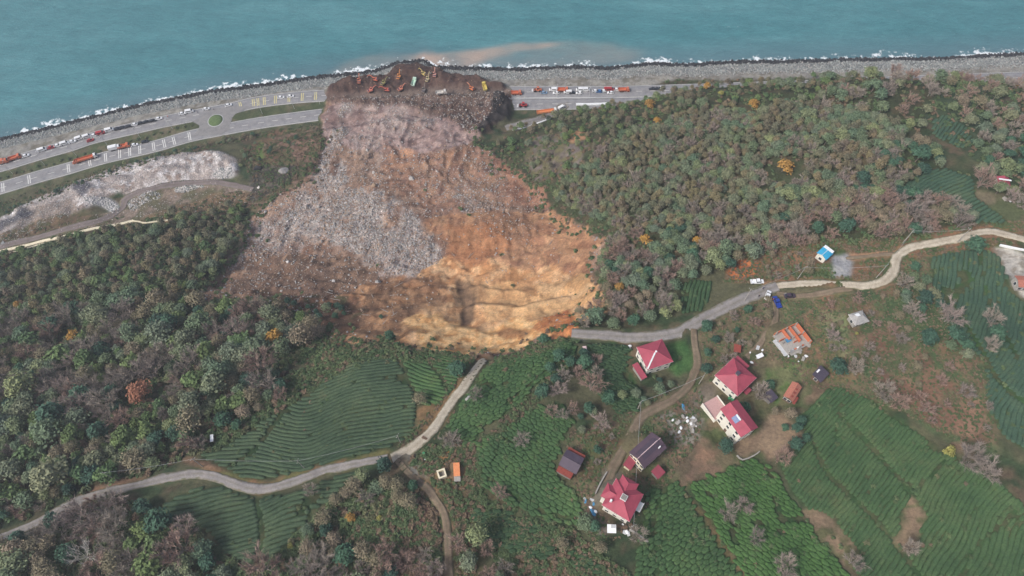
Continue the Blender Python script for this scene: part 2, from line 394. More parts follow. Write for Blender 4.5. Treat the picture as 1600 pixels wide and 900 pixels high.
# wooded slopes: leaf litter under the trees
region("-60,400 200,350 385,325 385,345 330,440 300,470 400,465 520,515 470,560 430,640 330,700 200,760 60,810 -60,850", [(58, 66, 50), (84, 76, 60), (50, 62, 46)], 8, 8)
region("770,225 900,160 1050,125 1600,118 1660,200 1440,190 1430,290 1520,350 1380,370 1190,400 1060,440 980,515 900,515 945,460 950,380 850,310", [(60, 66, 50), (82, 76, 58), (66, 74, 52)], 8, 9)
region("830,215 880,205 920,225 900,262 845,285 820,262", [(118, 108, 104), (96, 88, 80), (104, 100, 72)], 5, 10)
region("870,215 900,203 920,215 895,225", [(176, 132, 98)], 5, 10)
region("1500,120 1640,120 1640,300 1520,250 1440,180", [(64, 78, 58), (92, 84, 68), (60, 76, 58)], 12, 11)
region("1160,392 1250,375 1400,372 1500,352 1600,345 1600,420 1440,400 1380,450 1200,445 1130,440", [(104, 94, 66), (112, 88, 68), (72, 88, 52), (128, 98, 74)], 7, 12)
region("1135,425 1155,410 1190,412 1185,432 1150,440", [(196, 118, 70), (170, 100, 62)], 4, 12)
region("1310,236 1350,222 1375,240 1340,262", [(140, 118, 94), (112, 102, 78)], 5, 12)
# village ground
region("1080,520 1200,455 1330,455 1450,400 1470,480 1560,560 1560,720 1400,640 1230,650 1200,720 1090,760 1000,760 930,800 890,790 900,680 980,650 1075,600", [(114, 104, 80), (116, 98, 80), (82, 92, 60), (104, 98, 74)], 9, 13)
region("1235,560 1260,500 1290,455 1330,460 1360,480 1330,540 1350,600 1290,600", [(132, 102, 80), (114, 106, 78), (100, 98, 66)], 6, 14)
region("1275,490 1310,485 1345,560 1320,560 1290,530", [(112, 122, 84), (124, 122, 90)], 4, 14)
region("1200,575 1240,560 1270,570 1250,600 1215,640 1195,600", [(88, 112, 62), (76, 100, 54), (108, 112, 76)], 5, 14)
region("1330,460 1410,400 1450,460 1520,520 1545,600 1560,720 1520,720 1380,620 1330,560", [(116, 96, 74), (80, 94, 64), (122, 100, 80), (72, 90, 60)], 10, 15)
region("1330,540 1400,500 1450,560 1540,640 1545,700 1430,650", [(132, 104, 86), (90, 94, 68), (122, 92, 76)], 12, 16, .95)
region("955,530 985,530 1000,545 985,570 1000,600 975,600 955,560", [(112, 92, 72), (126, 104, 82)], 3, 16, .9)
region("1045,535 1070,530 1083,550 1080,580 1055,590 1040,570", [(62, 96, 54), (72, 104, 58)], 4, 17)
region("900,690 925,655 960,650 985,660 950,720 930,760 905,745", [(116, 98, 80), (98, 82, 62), (86, 88, 58)], 6, 17)
region("1040,700 1060,670 1085,680 1115,690 1130,735 1100,755 1070,750 1050,735", [(126, 104, 86), (140, 112, 90), (108, 96, 76)], 5, 18)
region("1030,650 1075,630 1105,650 1090,690 1050,690", [(110, 104, 90), (88, 96, 66), (140, 134, 124)], 3, 18)
region("1148,694 1180,680 1210,650 1230,650 1262,680 1240,710 1210,725 1190,708 1160,718", [(124, 104, 86), (138, 118, 96)], 5, 19)
region("1095,600 1118,605 1117,620 1095,640 1080,625", [(132, 122, 110), (112, 102, 88)], 3, 19)
region("940,735 960,720 975,740 950,770 930,800 918,795", [(118, 112, 98), (104, 98, 84)], 3, 20)
region("915,790 935,795 960,820 985,820 985,830 940,835 915,805", [(118, 112, 106), (90, 82, 72)], 2, 20)
region("640,730 700,715 740,735 730,790 680,790 650,760", [(112, 98, 74), (96, 94, 64), (124, 102, 76)], 5, 21)
region("682,705 700,700 708,712 705,728 685,730", [(160, 120, 76), (150, 108, 68)], 3, 21)
region("620,710 640,705 650,735 670,745 640,745", [(130, 128, 120), (118, 112, 98)], 3, 21)
region("690,770 740,770 760,850 740,920 660,920 690,860", [(108, 88, 68), (122, 98, 78), (84, 82, 56)], 8, 22)
region("580,800 610,770 660,770 700,810 695,860 670,900 570,900 575,840", [(108, 84, 74), (118, 92, 80), (72, 80, 52)], 7, 23)
region("780,900 770,850 830,850 900,870 930,910", [(56, 80, 48), (112, 84, 60), (50, 76, 46)], 7, 24)
region("400,880 395,870 420,865 440,880 440,910 380,910", [(110, 88, 74)], 4, 24)
region("1552,385 1580,382 1610,395 1610,470 1590,455 1572,425", [(158, 154, 148), (136, 128, 116), (176, 172, 164)], 4, 25)
region("1299,402 1325,398 1333,410 1330,432 1302,433", [(140, 142, 146), (152, 152, 152)], 2, 25, 1, .4)
region("1330,396 1400,392 1402,402 1332,406", [(172, 132, 104), (150, 118, 92)], 4, 25)
region("1480,300 1600,300 1600,350 1560,345", [(112, 104, 84), (84, 92, 64)], 6, 26)
region("40,720 60,690 85,680 80,705 60,730 48,745", [(140, 104, 78), (120, 88, 68)], 4, 27)
region("95,800 140,765 215,745 235,750 160,775 110,805", [(128, 100, 80), (110, 90, 72)], 4, 28)
region("70,830 130,800 180,780 200,790 120,820 80,845", [(116, 88, 72), (92, 82, 60)], 4, 28)
region("310,728 340,745 400,770 470,752 540,735 612,712 600,703 540,715 470,735 410,750 350,732 320,722", [(124, 96, 70), (98, 96, 60)], 4, 29)
region("645,640 665,635 690,610 730,590 715,625 680,670 650,680", [(142, 112, 80), (112, 92, 66)], 4, 29)
region("285,716 300,712 345,728 340,735 300,728", [(128, 102, 82)], 4, 29)
# landfill beside the highway
region(DUMP, [(184, 178, 176), (150, 134, 126), (200, 196, 196), (164, 154, 150)], 6, 31, 1, .8, 1, .6, 4)
region("0,375 40,340 60,320 110,310 130,330 100,350 40,372", [(136, 122, 112), (120, 110, 104)], 6, 32, .9)
region("110,292 135,282 150,292 125,305", [(92, 90, 98)], 4, 32)
for s_ in ("203,328 200,318 215,305 235,298 252,302 250,310 225,318 212,330", "130,310 150,306 170,310 186,322 187,333 175,332 160,322 140,318", "272,300 275,293 300,289 322,291 305,296 285,301", "330,275 345,262 362,262 362,275 345,280"):
    region(s_, [(208, 206, 208), (186, 184, 186)], 2, 33, .95, .5)
region("60,366 110,345 190,328 215,300 330,284 400,296 400,320 330,338 210,346 100,371 0,394 0,380", [(124, 110, 98), (108, 98, 84), (138, 124, 112), (96, 94, 72)], 6, 134, 1, 1, 1, .4)
region("0,365 60,345 120,335 180,340 100,362 30,378 0,385", [(96, 80, 66), (110, 92, 74), (78, 78, 54)], 5, 34)
region("0,345 40,325 60,330 30,345 0,362", [(84, 84, 92), (92, 90, 90)], 5, 34)
region("210,345 260,325 330,305 400,300 400,335 380,325 330,338 270,350", [(112, 98, 78), (90, 84, 62), (126, 104, 80)], 6, 35)
region("380,235 420,205 500,200 500,240 440,262 400,265", [(100, 92, 68), (84, 92, 58), (116, 92, 74)], 8, 36)
region("398,235 405,220 412,222 410,248 400,252", [(106, 128, 70)], 4, 36)
region("420,222 470,205 508,192 508,240 475,292 410,330 385,335 385,305 430,285 440,255", [(126, 98, 84), (108, 88, 72), (138, 112, 98), (92, 90, 64)], 6, 361, .9, 1.5, 3, .3)
region("395,262 440,255 470,258 460,278 430,300 390,320 385,290", [(80, 76, 68), (104, 98, 88), (66, 66, 62)], 4, 37, .9, 1, 1, .5)
# the slide
STN[:] = np.where(mS > .5, .35, STN)
paint(blur(mS, 1), [(144, 118, 100), (126, 96, 80), (158, 130, 112)], 12, 41)
G_ = [(166, 152, 146), (146, 128, 120), (184, 174, 168)]
BR = [(122, 90, 76), (110, 82, 70), (140, 108, 92)]
OR = [(164, 120, 90), (148, 106, 80), (180, 136, 100)]
YE = [(198, 150, 104), (182, 132, 88), (210, 168, 124)]
region("515,155 560,150 640,160 700,170 770,190 742,226 690,235 640,240 560,235 510,225 505,190", [(146, 124, 120), (122, 100, 96), (158, 136, 130)], 9, 42, 1, 1.5, 3, .22)
def tongue(px, al, seed, soft=10):
    """grey broken rock thinning out into the earth round it"""
    global STN
    m = blur(mask(WP(px), 2.2), soft); m = m * (1 + 1.7 * fbm(GX * 1.2, GY * .55, 9, 4, seed)) + .10 * fbm(GX, GY, 2.6, 2, seed + 1)
    m = ss(.16, 1.0, m) * al * mS; paint(m, G_, 5, seed); STN = np.maximum(STN * (1 - m * .5), m)
TONGUES = [("528,165 548,158 546,200 534,240 536,292 500,310 492,262 512,220", 1.0), ("560,160 650,158 690,180 640,215 580,205", .38), ("545,205 600,210 620,250 600,270 560,250", .35)]
for q_, (s_, al_) in enumerate(TONGUES): tongue(s_, al_, 430 + q_, 7)
TONG2 = [("470,290 500,268 545,300 600,288 645,330 672,380 690,385 694,432 650,440 610,420 560,395 470,370 440,350", .95), ("385,350 440,325 470,292 500,330 500,380 440,400 395,390", .6), ("560,395 640,400 690,430 700,455 640,445 590,430", .5)]
region("385,350 420,340 470,350 470,400 400,440 350,440 365,400", [(146, 122, 110), (160, 144, 136), (126, 102, 90)], 7, 45, .8, 1.5, 3, .5)
for q_, (s_, al_) in enumerate(TONG2): tongue(s_, al_, 440 + q_, 9)
region("330,440 380,405 470,400 560,400 640,440 620,480 560,500 480,470 400,470 320,480 300,465", [(130, 102, 84), (150, 120, 98), (112, 90, 76)], 7, 46, .9, 1.5, 3, .3)
region("400,440 470,400 520,430 500,480 420,465", [(112, 88, 74), (124, 100, 86)], 6, 46, .5, 1.5, 5)
region("600,230 690,240 740,228 790,255 845,295 850,320 780,320 700,340 660,330 630,290 600,265", [(164, 124, 98), (150, 114, 94), (138, 108, 94)], 9, 47, .9, 1.5, 3, .3)
region("755,232 800,258 850,300 855,325 800,310 760,270", [(134, 96, 78), (146, 108, 88)], 5, 47, .9, 1, 2, .3)
region("660,340 720,330 790,330 860,325 905,350 950,378 925,440 850,450 760,440 700,440 692,380", OR, 8, 48, .9, 1.5, 3, .2)
region("715,285 745,290 770,300 765,340 725,335 712,310", [(128, 116, 110), (144, 124, 112)], 4, 48, .8, 1.5, 2, .6)
region("735,330 800,330 850,345 840,375 790,385 750,360", [(164, 122, 92), (150, 112, 88)], 6, 48, .7, 1.5, 3, .3)
region("560,455 640,440 700,400 770,410 880,420 940,440 945,480 900,500 840,530 800,552 730,552 650,545 600,532 540,545 510,540 525,505", YE, 9, 49, .95, 1.5, 3, .15)
region("510,470 600,430 690,430 700,470 640,500 600,530 520,545 515,510", [(164, 118, 82), (140, 104, 80), (182, 140, 104), (120, 90, 70)], 7, 50, .85, 1.5, 3, .2)
region("650,500 720,500 735,545 680,548 640,530", [(214, 166, 112), (198, 148, 96)], 6, 50, .8, 1.2, 3, .1)
region("830,520 845,495 880,485 900,490 895,512 860,530", [(196, 120, 66), (170, 104, 66), (212, 140, 80)], 3, 51, .9, 1.2, 2, .1)
region("712,432 724,440 745,450 740,478 736,505 718,508 722,480 712,455", [(104, 84, 66), (122, 98, 74)], 4, 52, .92, .7, 1, .1)
region("700,350 760,350 800,380 760,420 720,415 700,400", [(176, 122, 82), (160, 108, 72)], 6, 351, .7, 1.5, 3)
region("640,260 720,250 760,240 800,280 780,330 720,300 690,320 650,300", [(150, 118, 100), (138, 106, 92), (160, 128, 104)], 8, 352, .7, 1.5, 3, .4)
region("840,440 900,430 935,450 925,470 860,490 820,500 800,480", [(208, 172, 128), (194, 154, 108)], 5, 353, .7, 1.5, 3)
region("770,425 830,420 850,455 810,480 780,460", [(176, 134, 92), (160, 116, 78)], 4, 52, .7, 1.5, 3)
region("470,500 500,498 525,508 515,515 480,508", [(196, 166, 132)], 3, 53, .9, .6)
region("395,455 520,462 565,470 570,500 530,512 470,498 400,490", [(92, 72, 58), (78, 78, 54), (112, 82, 66)], 6, 54, .9, 1.5, 2)
paint(blur(mT2, 2), [(88, 68, 62), (74, 60, 56), (100, 82, 76)], 5, 55); STN[:] = np.where(mT2 > .5, .4, STN)
paint(mask(np.array([atz(a, b, 6) for a, b in P("505,142 560,136 700,130 790,138 800,150 798,168 700,160 640,160 560,158 510,160")]), 1.5, 1), [(100, 82, 74), (88, 72, 66), (116, 98, 90)], 5, 155)
paint(blur(mT, 1), [(80, 60, 56), (68, 54, 52), (94, 74, 66)], 5, 56); STN[:] = np.where(mT > .5, .2, STN)
region(np.array([atz(a, b, 6) for a, b in P("540,148 600,143 700,138 792,140 800,146 700,147 600,152 545,156")]), [(118, 104, 96), (104, 92, 86)], 6, 57, .9, .6)
region(np.array([atz(a, b, 7) for a, b in P("770,152 795,155 797,180 782,198 765,205 758,224 744,225 748,205 768,190 768,170")]), [(46, 44, 46), (60, 56, 56)], 4, 58, 1, .8, 1, .3)
region("880,528 915,518 935,520 925,526 890,530", [(128, 124, 122)], 3, 59, .9)
region("520,545 560,548 640,548 720,552 760,562 750,568 640,556 520,556", [(112, 76, 58), (70, 86, 52), (132, 96, 70)], 5, 59, .9, 1, 1)
region("800,555 890,520 900,528 830,556 790,565", [(96, 82, 56), (60, 84, 48)], 4, 59, .8, 1, 1)
sl_ = blur(mS, 1)[..., None]
va = 1 + .26 * fbm(GX, GY * .5, 3.2, 4, 401) + .16 * fbm(GX * .6, GY, 11, 3, 402) + .07 * rng.uniform(-1, 1, GX.shape)
hu = fbm(GX, GY, 6, 3, 403)[..., None] * np.array([.045, 0, -.045])
CLR[:] = CLR * (1 - sl_) + np.clip(CLR * (va[..., None] + hu), .01, .9) * sl_
# ochre scarps and pale clay faces along the head of the slide
region("640,500 700,490 730,512 760,520 800,500 850,500 880,515 840,532 800,553 730,553 650,545", [(218, 170, 112), (202, 148, 90), (228, 188, 134)], 4, 501, .85, 1.5, 3, .1)
region("745,440 800,440 860,470 900,470 880,490 820,500 760,500", [(212, 170, 120), (196, 150, 102)], 4, 502, .7, 1.5, 3, .1)
region("712,440 724,444 742,455 738,480 735,507 719,509 723,480 714,460", [(112, 90, 72), (130, 104, 82)], 4, 52, .9, .9, 1, .05)
region("724,455 760,448 765,470 745,480", [(150, 118, 86)], 4, 53, .6, 1, 2)
region("830,520 845,495 880,485 900,490 895,512 860,530", [(192, 116, 68), (168, 102, 66), (206, 138, 86)], 3, 51, .9, 1.6, 2, .2)
region("770,520 800,512 830,520 815,532 785,530", [(150, 104, 70)], 3, 54, .8, 1.2, 1)
# tea fields: dark soil and litter between the bushes
FIELDS = {}
def field(key, px, **kw):
    FIELDS[key] = (WP(px), kw); region(FIELDS[key][0], [(54, 80, 48), (60, 88, 52), (76, 82, 56)] if 'hh' in kw else [(46, 66, 42), (54, 74, 48), (70, 74, 50)], 5, 60, 1, .3)
field('upper left', "312,714 345,702 395,668 440,640 490,612 515,585 545,570 575,560 612,552 640,598 652,640 642,678 610,700 540,716 480,731 420,748 380,746 350,733", ang=6, pitch=1.55, curve=5, col=0)
field('small steep', "628,566 655,553 720,552 732,568 714,600 690,630 655,634 646,610", ang=-25, pitch=1.5, curve=2, col=1)
field('lower left', "225,800 300,766 345,757 400,774 450,772 510,750 560,737 588,740 545,752 525,778 490,800 452,850 425,875 380,880 345,862 330,830 290,815", ang=14, pitch=1.6, curve=6, col=0)
field('beside the cracked road', "700,662 722,630 765,568 830,552 890,532 905,548 880,575 840,600 800,640 755,670 735,705", ang=32, pitch=1.15, curve=2, col=1, cell=1, hh=.6, wd=1.08)
field('beside the red house', "918,538 960,532 985,545 980,570 1000,600 995,640 965,645 930,610 905,590", ang=-20, pitch=1.15, curve=3, col=2, cell=1, hh=.6, wd=1.08)
field('hollow', "745,695 790,672 830,640 870,625 895,655 875,700 870,742 908,778 905,818 860,815 790,785 750,760", ang=-35, pitch=1.15, curve=4, col=1, cell=1, hh=.6, wd=1.08)
field('bottom centre', "728,772 790,800 850,825 905,835 935,885 960,905 790,860 755,850", ang=10, pitch=1.15, curve=4, col=2, gap=.35, cell=1, hh=.6, wd=1.08)
field('behind the big red roof', "1010,758 1060,757 1092,800 1132,850 1165,905 990,905 1000,840 1010,790", ang=35, pitch=1.15, curve=3, col=1, cell=1, hh=.6, wd=1.08)
field('bright middle', "1078,758 1150,728 1192,716 1225,760 1262,812 1330,905 1170,905 1120,832", ang=-40, pitch=1.15, curve=5, col=3, cell=1, hh=.6, wd=1.08)
field('wide right', "1245,650 1300,605 1345,612 1390,645 1470,700 1545,740 1600,790 1620,905 1345,905 1300,845 1262,800 1235,765 1212,715 1262,690", ang=46, pitch=1.2, curve=3, col=4, hh=.5, wd=1.1)
field('right edge', "1455,400 1530,385 1560,400 1578,450 1610,480 1620,720 1560,672 1542,620 1535,565 1500,530 1470,480", ang=60, pitch=1.3, curve=4, col=5, hh=.5, wd=1.1)
field('round hill', "1410,292 1440,268 1480,262 1518,275 1525,310 1560,332 1578,352 1530,350 1490,326 1450,302", ang=25, pitch=1.6, curve=5, col=5)
field('hill top', "1455,188 1480,178 1508,198 1528,228 1500,232 1462,215", ang=50, pitch=1.5, curve=2, col=5)
field('little square', "1062,447 1085,436 1112,440 1110,460 1096,488 1063,490", ang=70, pitch=1.5, curve=1, col=2)
BARE = []
def cut(px, w_=.38):
    W_ = catmull(WP(px), 2.0); t = np.gradient(W_, axis=0); t /= np.hypot(t[:, 0], t[:, 1])[:, None]; n_ = np.stack([-t[:, 1], t[:, 0]], 1); r_ = w_ * (1 + .5 * rng.uniform(-1, 1, len(W_)))[:, None]
    BARE.append(np.concatenate([W_ + n_ * r_, (W_ - n_ * r_)[::-1]]))
for s_ in ("1345,605 1310,640 1350,686 1425,770", "1270,690 1290,735 1330,775 1372,815", "1300,845 1262,800 1232,762 1212,718", "1425,770 1480,720 1500,705", "1372,815 1400,850 1440,905", "1505,905 1520,860 1590,800", "1090,755 1130,800 1150,850", "1190,716 1215,790 1225,905", "1120,832 1180,815 1262,812",
           "740,700 750,735 790,765 850,800 905,810", "780,640 830,600 880,560", "735,600 790,600 850,570", "1470,450 1530,540 1565,600 1620,640", "1530,385 1545,470 1590,560", "455,625 400,700 345,735", "400,774 410,830 400,880", "1040,757 1020,820 1030,905", "660,555 690,590 700,612"): cut(s_)
def bare(px, cols=((122, 106, 84), (98, 98, 68), (134, 114, 92))):
    W_ = WP(px); BARE.append(W_); region(W_, list(cols), 5, 70, 1, 1)
bare("1255,800 1275,797 1300,812 1345,867 1335,887 1318,887 1287,850")
bare("1426,771 1450,812 1435,832 1436,858 1420,862 1397,847 1408,825 1405,802")
bare("1062,758 1070,757 1100,800 1165,900 1158,905 1092,802", ((132, 108, 78), (110, 96, 66)))
bare("1575,780 1580,790 1600,825 1594,826")
bare("736,700 745,690 752,760 775,775 800,790 800,800 742,772", ((100, 82, 62), (60, 76, 48)))
# pads and roads: trodden earth
rd = NT('asphalt')
# terrain object
stx, sty = len(XS), len(YS)
V = np.stack([GX, GY, Z], -1).reshape(-1, 3)
ii = np.arange(stx * sty).reshape(sty, stx)
F = np.stack([ii[:-1, :-1], ii[:-1, 1:], ii[1:, 1:], ii[1:, :-1]], -1).reshape(-1, 4)
me = mesh_np('ground', V, F, True); attr(me, 'cover', CLR.reshape(-1, 3), 'FLOAT_COLOR'); attr(me, 'stony', STN)
g = NT('ground_cover')
a_ = g.n('ShaderNodeAttribute', attribute_name='cover'); s_ = g.n('ShaderNodeAttribute', attribute_name='stony')
n1 = g.noise(.9, 5, .7, 'World'); n2 = g.noise(.16, 3, .6, 'World')
c = g.mix(1.0, a_.outputs['Color'], g.ramp(n1, [(.28, (.62, .62, .62, 1)), (.5, (.98, .98, .98, 1)), (.72, (1.32, 1.3, 1.28, 1))]), 'MULTIPLY')
c = g.mix(1.0, c, g.ramp(n2, [(.35, (.82, .82, .84, 1)), (.65, (1.16, 1.15, 1.12, 1))]), 'MULTIPLY')
vo = g.n('ShaderNodeTexVoronoi'); vo.inputs['Scale'].default_value = 1.7; g.l(g.co('World'), vo.inputs['Vector'])
sp = g.ramp(vo.outputs['Color'], [(.0, (.45, .43, .42, 1)), (.5, (.85, .83, .8, 1)), (.75, (1.2, 1.2, 1.22, 1)), (.95, (2.0, 2.05, 2.15, 1))])
c2 = g.mix(1.0, c, sp, 'MULTIPLY'); c = g.mix(s_.outputs['Fac'], c, c2); g.base(c); g.rough(.95); g.b.inputs['Specular IOR Level'].default_value = .1
g.bump(g.noise(1.1, 6, .75, 'World'), .7, .4)
ground = link('ground', me, g.m); tag(ground, 'sloping ground of woods, tea plots and bare landslide earth above the coast', kind='structure')
# ------------------------------------------------------------------ the sea
def sea_obj():
    xs = axis([(-30000, -1200, 6000, 300), (-1200, -520, 60, 8), (-520, 520, 3, 3), (520, 1200, 8, 60), (1200, 30000, 300, 6000)])
    us = np.concatenate([np.arange(-16, 30, 1.0), np.arange(30, 90, 2.5), np.arange(90, 420, 12), np.geomspace(430, 30000, 26)])
    X, U = np.meshgrid(xs, us); Y = yshore(X) + U
    pl = np.array([atz(a, b, 0) for a, b in P("645,98 680,87 720,79 780,70 840,65 880,69 830,77 785,86 750,95 738,106 690,108")])
    pl2 = np.array([atz(a, b, 0) for a, b in P("740,100 800,80 900,66 960,68 1010,84 1000,98 900,104 800,106")])
    pl3 = np.array([atz(a, b, 0) for a, b in P("520,116 545,98 600,86 680,86 690,104 640,96 600,106 560,114")])
    Xw = X + 7 * fbm(X, Y, 30, 3, 3); Yw = Y + 5 * fbm(X, Y, 20, 3, 4)
    def sdf(pp, r):
        m = inpoly(Xw, Yw, pp).astype(float)
        for _ in range(r): m = (np.roll(m, 1, 0) + np.roll(m, -1, 0) + m) / 3; m = (np.roll(m, 1, 1) + np.roll(m, -1, 1) + m) / 3
        return m
    mud = np.clip(sdf(pl, 3) * 1.0 + sdf(pl2, 6) * .3 + sdf(pl3, 3) * .35, 0, 1) * (.75 + .5 * fbm(X, Y, 14, 3, 9))
    ii = np.arange(X.size).reshape(X.shape); F = np.stack([ii[:-1, :-1], ii[:-1, 1:], ii[1:, 1:], ii[1:, :-1]], -1).reshape(-1, 4)
    zz = (.32 * fbm(X, Y, 11, 2, 71) + .22 * fbm(X + Y * .6, (Y - X * .45) * .4, 7, 2, 72)) * ss(1, 14, U) * (U < 400)
    me = mesh_np('sea', np.stack([X, Y, zz], -1).reshape(-1, 3), F, True)
    attr(me, 'mud', mud); attr(me, 'offshore', U)
    m = NT('sea_water'); m.rough(.28); m.b.inputs['Specular IOR Level'].default_value = .5; m.b.inputs['IOR'].default_value = 1.33
    pos = m.co('World')
    mp = m.n('ShaderNodeMapping'); mp.inputs['Rotation'].default_value = (0, 0, radians(28)); mp.inputs['Scale'].default_value = (.35, 1.4, 1); m.l(pos, mp.inputs[0])
    big = m.noise(.013, 5, .68, mp.outputs[0]); mid = m.noise(.11, 4, .65, mp.outputs[0]); fine = m.noise(.5, 3, .7, mp.outputs[0])
    base = m.ramp(big, [(.25, C4(54, 114, 122)), (.5, C4(66, 126, 134)), (.75, C4(86, 142, 149))])
    base = m.mix(1.0, base, m.ramp(mid, [(.3, (.84, .87, .88, 1)), (.7, (1.16, 1.13, 1.12, 1))]), 'MULTIPLY')
    base = m.mix(1.0, base, m.ramp(fine, [(.3, (.82, .86, .87, 1)), (.7, (1.2, 1.15, 1.13, 1))]), 'MULTIPLY')
    off = m.n('ShaderNodeAttribute', attribute_name='offshore').outputs['Fac']; md = m.n('ShaderNodeAttribute', attribute_name='mud').outputs['Fac']
    near = m.mr(off, 3, 26, 1, 0)
    sh = m.n('ShaderNodeMath', operation='MULTIPLY'); m.l(near, sh.inputs[0]); sh.inputs[1].default_value = .6
    base = m.mix(sh.outputs[0], base, C4(88, 112, 124))
    base = m.mix(md, base, C4(172, 152, 138))
    # surf: broken white water close to the rocks
    f = m.noise(.28, 5, .72, 'World'); lim0 = m.mr(off, -1, 10, .40, .76)
    patchy = m.mr(m.noise(.035, 3, .6, 'World'), .35, .65, .12, -.10); la = m.n('ShaderNodeMath', operation='ADD'); m.l(lim0, la.inputs[0]); m.l(patchy, la.inputs[1]); lim = la.outputs[0]
    sub = m.n('ShaderNodeMath', operation='SUBTRACT'); m.l(f, sub.inputs[0]); m.l(lim, sub.inputs[1])
    foam = m.mr(sub.outputs[0], 0, .07, 0, 1)
    base = m.mix(foam, base, C4(225, 232, 235)); m.base(base)
    rg = m.mr(foam, 0, 1, .28, .9); m.l(rg, m.b.inputs['Roughness'])
    add = m.n('ShaderNodeMath', operation='ADD'); m.l(mid, add.inputs[0]); m.l(m.noise(.9, 4, .7, mp.outputs[0]), add.inputs[1]); m.bump(add.outputs[0], .55, .8)
    o = link('sea', me, m.m); tag(o, 'teal sea with wind ripples and a brown silt plume off the slide', kind='structure')
sea_obj()
# ------------------------------------------------------------------ road surfaces
def road_mat(name, c1, c2, c3, sc=.35, verge=0):
    m = NT(name); n = m.noise(sc, 5, .7, 'World'); c = m.ramp(n, [(.3, C4(*c1)), (.5, C4(*c2)), (.7, C4(*c3))])
    tr = m.n('ShaderNodeAttribute', attribute_name='across').outputs['Fac']
    w_ = m.ramp(tr, [(0, (.9, .88, .84, 1)), (.2, (1.04, 1.04, 1.04, 1)), (.5, (.9, .88, .86, 1)), (.8, (1.04, 1.04, 1.04, 1)), (1, (.9, .88, .84, 1))])
    c = m.mix(1, c, w_, 'MULTIPLY'); c = m.mix(1, c, m.ramp(m.noise(2.2, 4, .7, 'World'), [(.3, (.8, .8, .8, 1)), (.7, (1.18, 1.18, 1.18, 1))]), 'MULTIPLY')
    if verge:
        ab = m.n('ShaderNodeMath', operation='SUBTRACT'); m.l(tr, ab.inputs[0]); ab.inputs[1].default_value = .5
        ab2 = m.n('ShaderNodeMath', operation='ABSOLUTE'); m.l(ab.outputs[0], ab2.inputs[0]); ad = m.n('ShaderNodeMath', operation='ADD'); m.l(ab2.outputs[0], ad.inputs[0]); m.l(m.mr(m.noise(.55, 5, .75, 'World'), .25, .75, -.22, .22), ad.inputs[1])
        c = m.mix(m.mr(ad.outputs[0], .36, .5, 0, .85), c, m.ramp(m.noise(.8, 3, .6, 'World'), [(.4, C4(112, 102, 80)), (.6, C4(84, 92, 62))]))
        md = m.n('ShaderNodeMath', operation='ADD'); m.l(ab2.outputs[0], md.inputs[0]); m.l(m.mr(m.noise(.3, 4, .7, 'World'), .3, .7, -.1, .14), md.inputs[1])
        c = m.mix(m.mr(md.outputs[0], .02, .1, verge, 0), c, C4(104, 100, 78))
    m.base(c); m.rough(.92); m.bump(n, .4, .15); return m.m
RM = {'asphalt': road_mat('asphalt_surface', (122, 122, 127), (138, 138, 141), (150, 149, 151)),
      'grav': road_mat('gravel_surface', (118, 114, 114), (136, 132, 130), (150, 144, 140), verge=.3),
      'conc': road_mat('concrete_surface', (158, 148, 132), (178, 168, 150), (194, 186, 170), verge=.15),
      'earth': road_mat('earth_surface', (104, 90, 74), (124, 108, 90), (140, 124, 104), verge=.75),
      'haul': road_mat('dark_earth_surface', (104, 94, 94), (120, 110, 108), (134, 122, 120), verge=.3)}
def cum(L): return np.concatenate([[0], np.cumsum(np.hypot(*np.diff(L[:, :2], axis=0).T))])
def strip(name, key, mat, label, w=None, rag=.8, lift=0.0, off=0.0, s0=0, s1=1e9, skirt=.5):
    L, z, wd = ROADS[key]; wd = w or wd; s = cum(L); sel = (s >= s0) & (s <= s1)
    L = L[sel]; z = z[sel] + lift; t = np.gradient(L, axis=0); t /= np.hypot(t[:, 0], t[:, 1])[:, None] + 1e-9; nn = np.stack([-t[:, 1], t[:, 0]], 1)
    ws = np.array([-.52, -.5, -.25, 0, .25, .5, .52]); dz = np.array([-skirt, 0, .02, .04, .02, 0, -skirt])
    V = []; 
    for q, (a, b) in enumerate(zip(ws, dz)):
        r = (rag * fbm(s[sel], s[sel] * 0 + q, 7, 3, 7 + int(a > 0)) if abs(a) >= .5 else 0)
        pt = L + nn * (a * wd + off + r * np.sign(a))[:, None] if not np.isscalar(r) else L + nn * (a * wd + off)
        V.append(np.concatenate([pt, (z + b)[:, None]], 1))
    V = np.stack(V, 1); n_ = len(L); ii = np.arange(n_ * 7).reshape(n_, 7)
    rowok = ~inpoly(L[:, 0], L[:, 1], SLIDE) & ~inpoly(L[:, 0], L[:, 1], TOE2) if key == 'hw_land' else np.ones(n_, bool)
    F = np.stack([ii[:-1, :-1], ii[1:, :-1], ii[1:, 1:], ii[:-1, 1:]], -1)[rowok[:-1] & rowok[1:]].reshape(-1, 4)[:, ::-1]
    me = mesh_np(name, V.reshape(-1, 3), F, True); attr(me, 'across', np.tile(ws + .5, n_))
    o = link(name, me, mat); tag(o, label, kind='structure'); return o
strip('village_road', 'village', RM['grav'], 'grey gravel road ending at the edge of the slide')
strip('concrete_road', 'concrete', RM['conc'], 'pale concrete road curving uphill on the right')
strip('dirt_spur', 'spur', RM['earth'], 'narrow earth spur below the concrete road')
strip('village_lane', 'lane', RM['earth'], 'rutted lane winding down between the red roofed houses')
strip('field_track', 'track', RM['earth'], 'two rut track past the blue pickup')
cr = strip('cracked_road', 'cracked', RM['conc'], 'broken pale concrete road cut off by the slide')
strip('gravel_road', 'gravel', RM['grav'], 'grey gravel road below the tea field')
strip('dirt_track', 'dirt', RM['earth'], 'brown dirt track leaving the junction downhill')
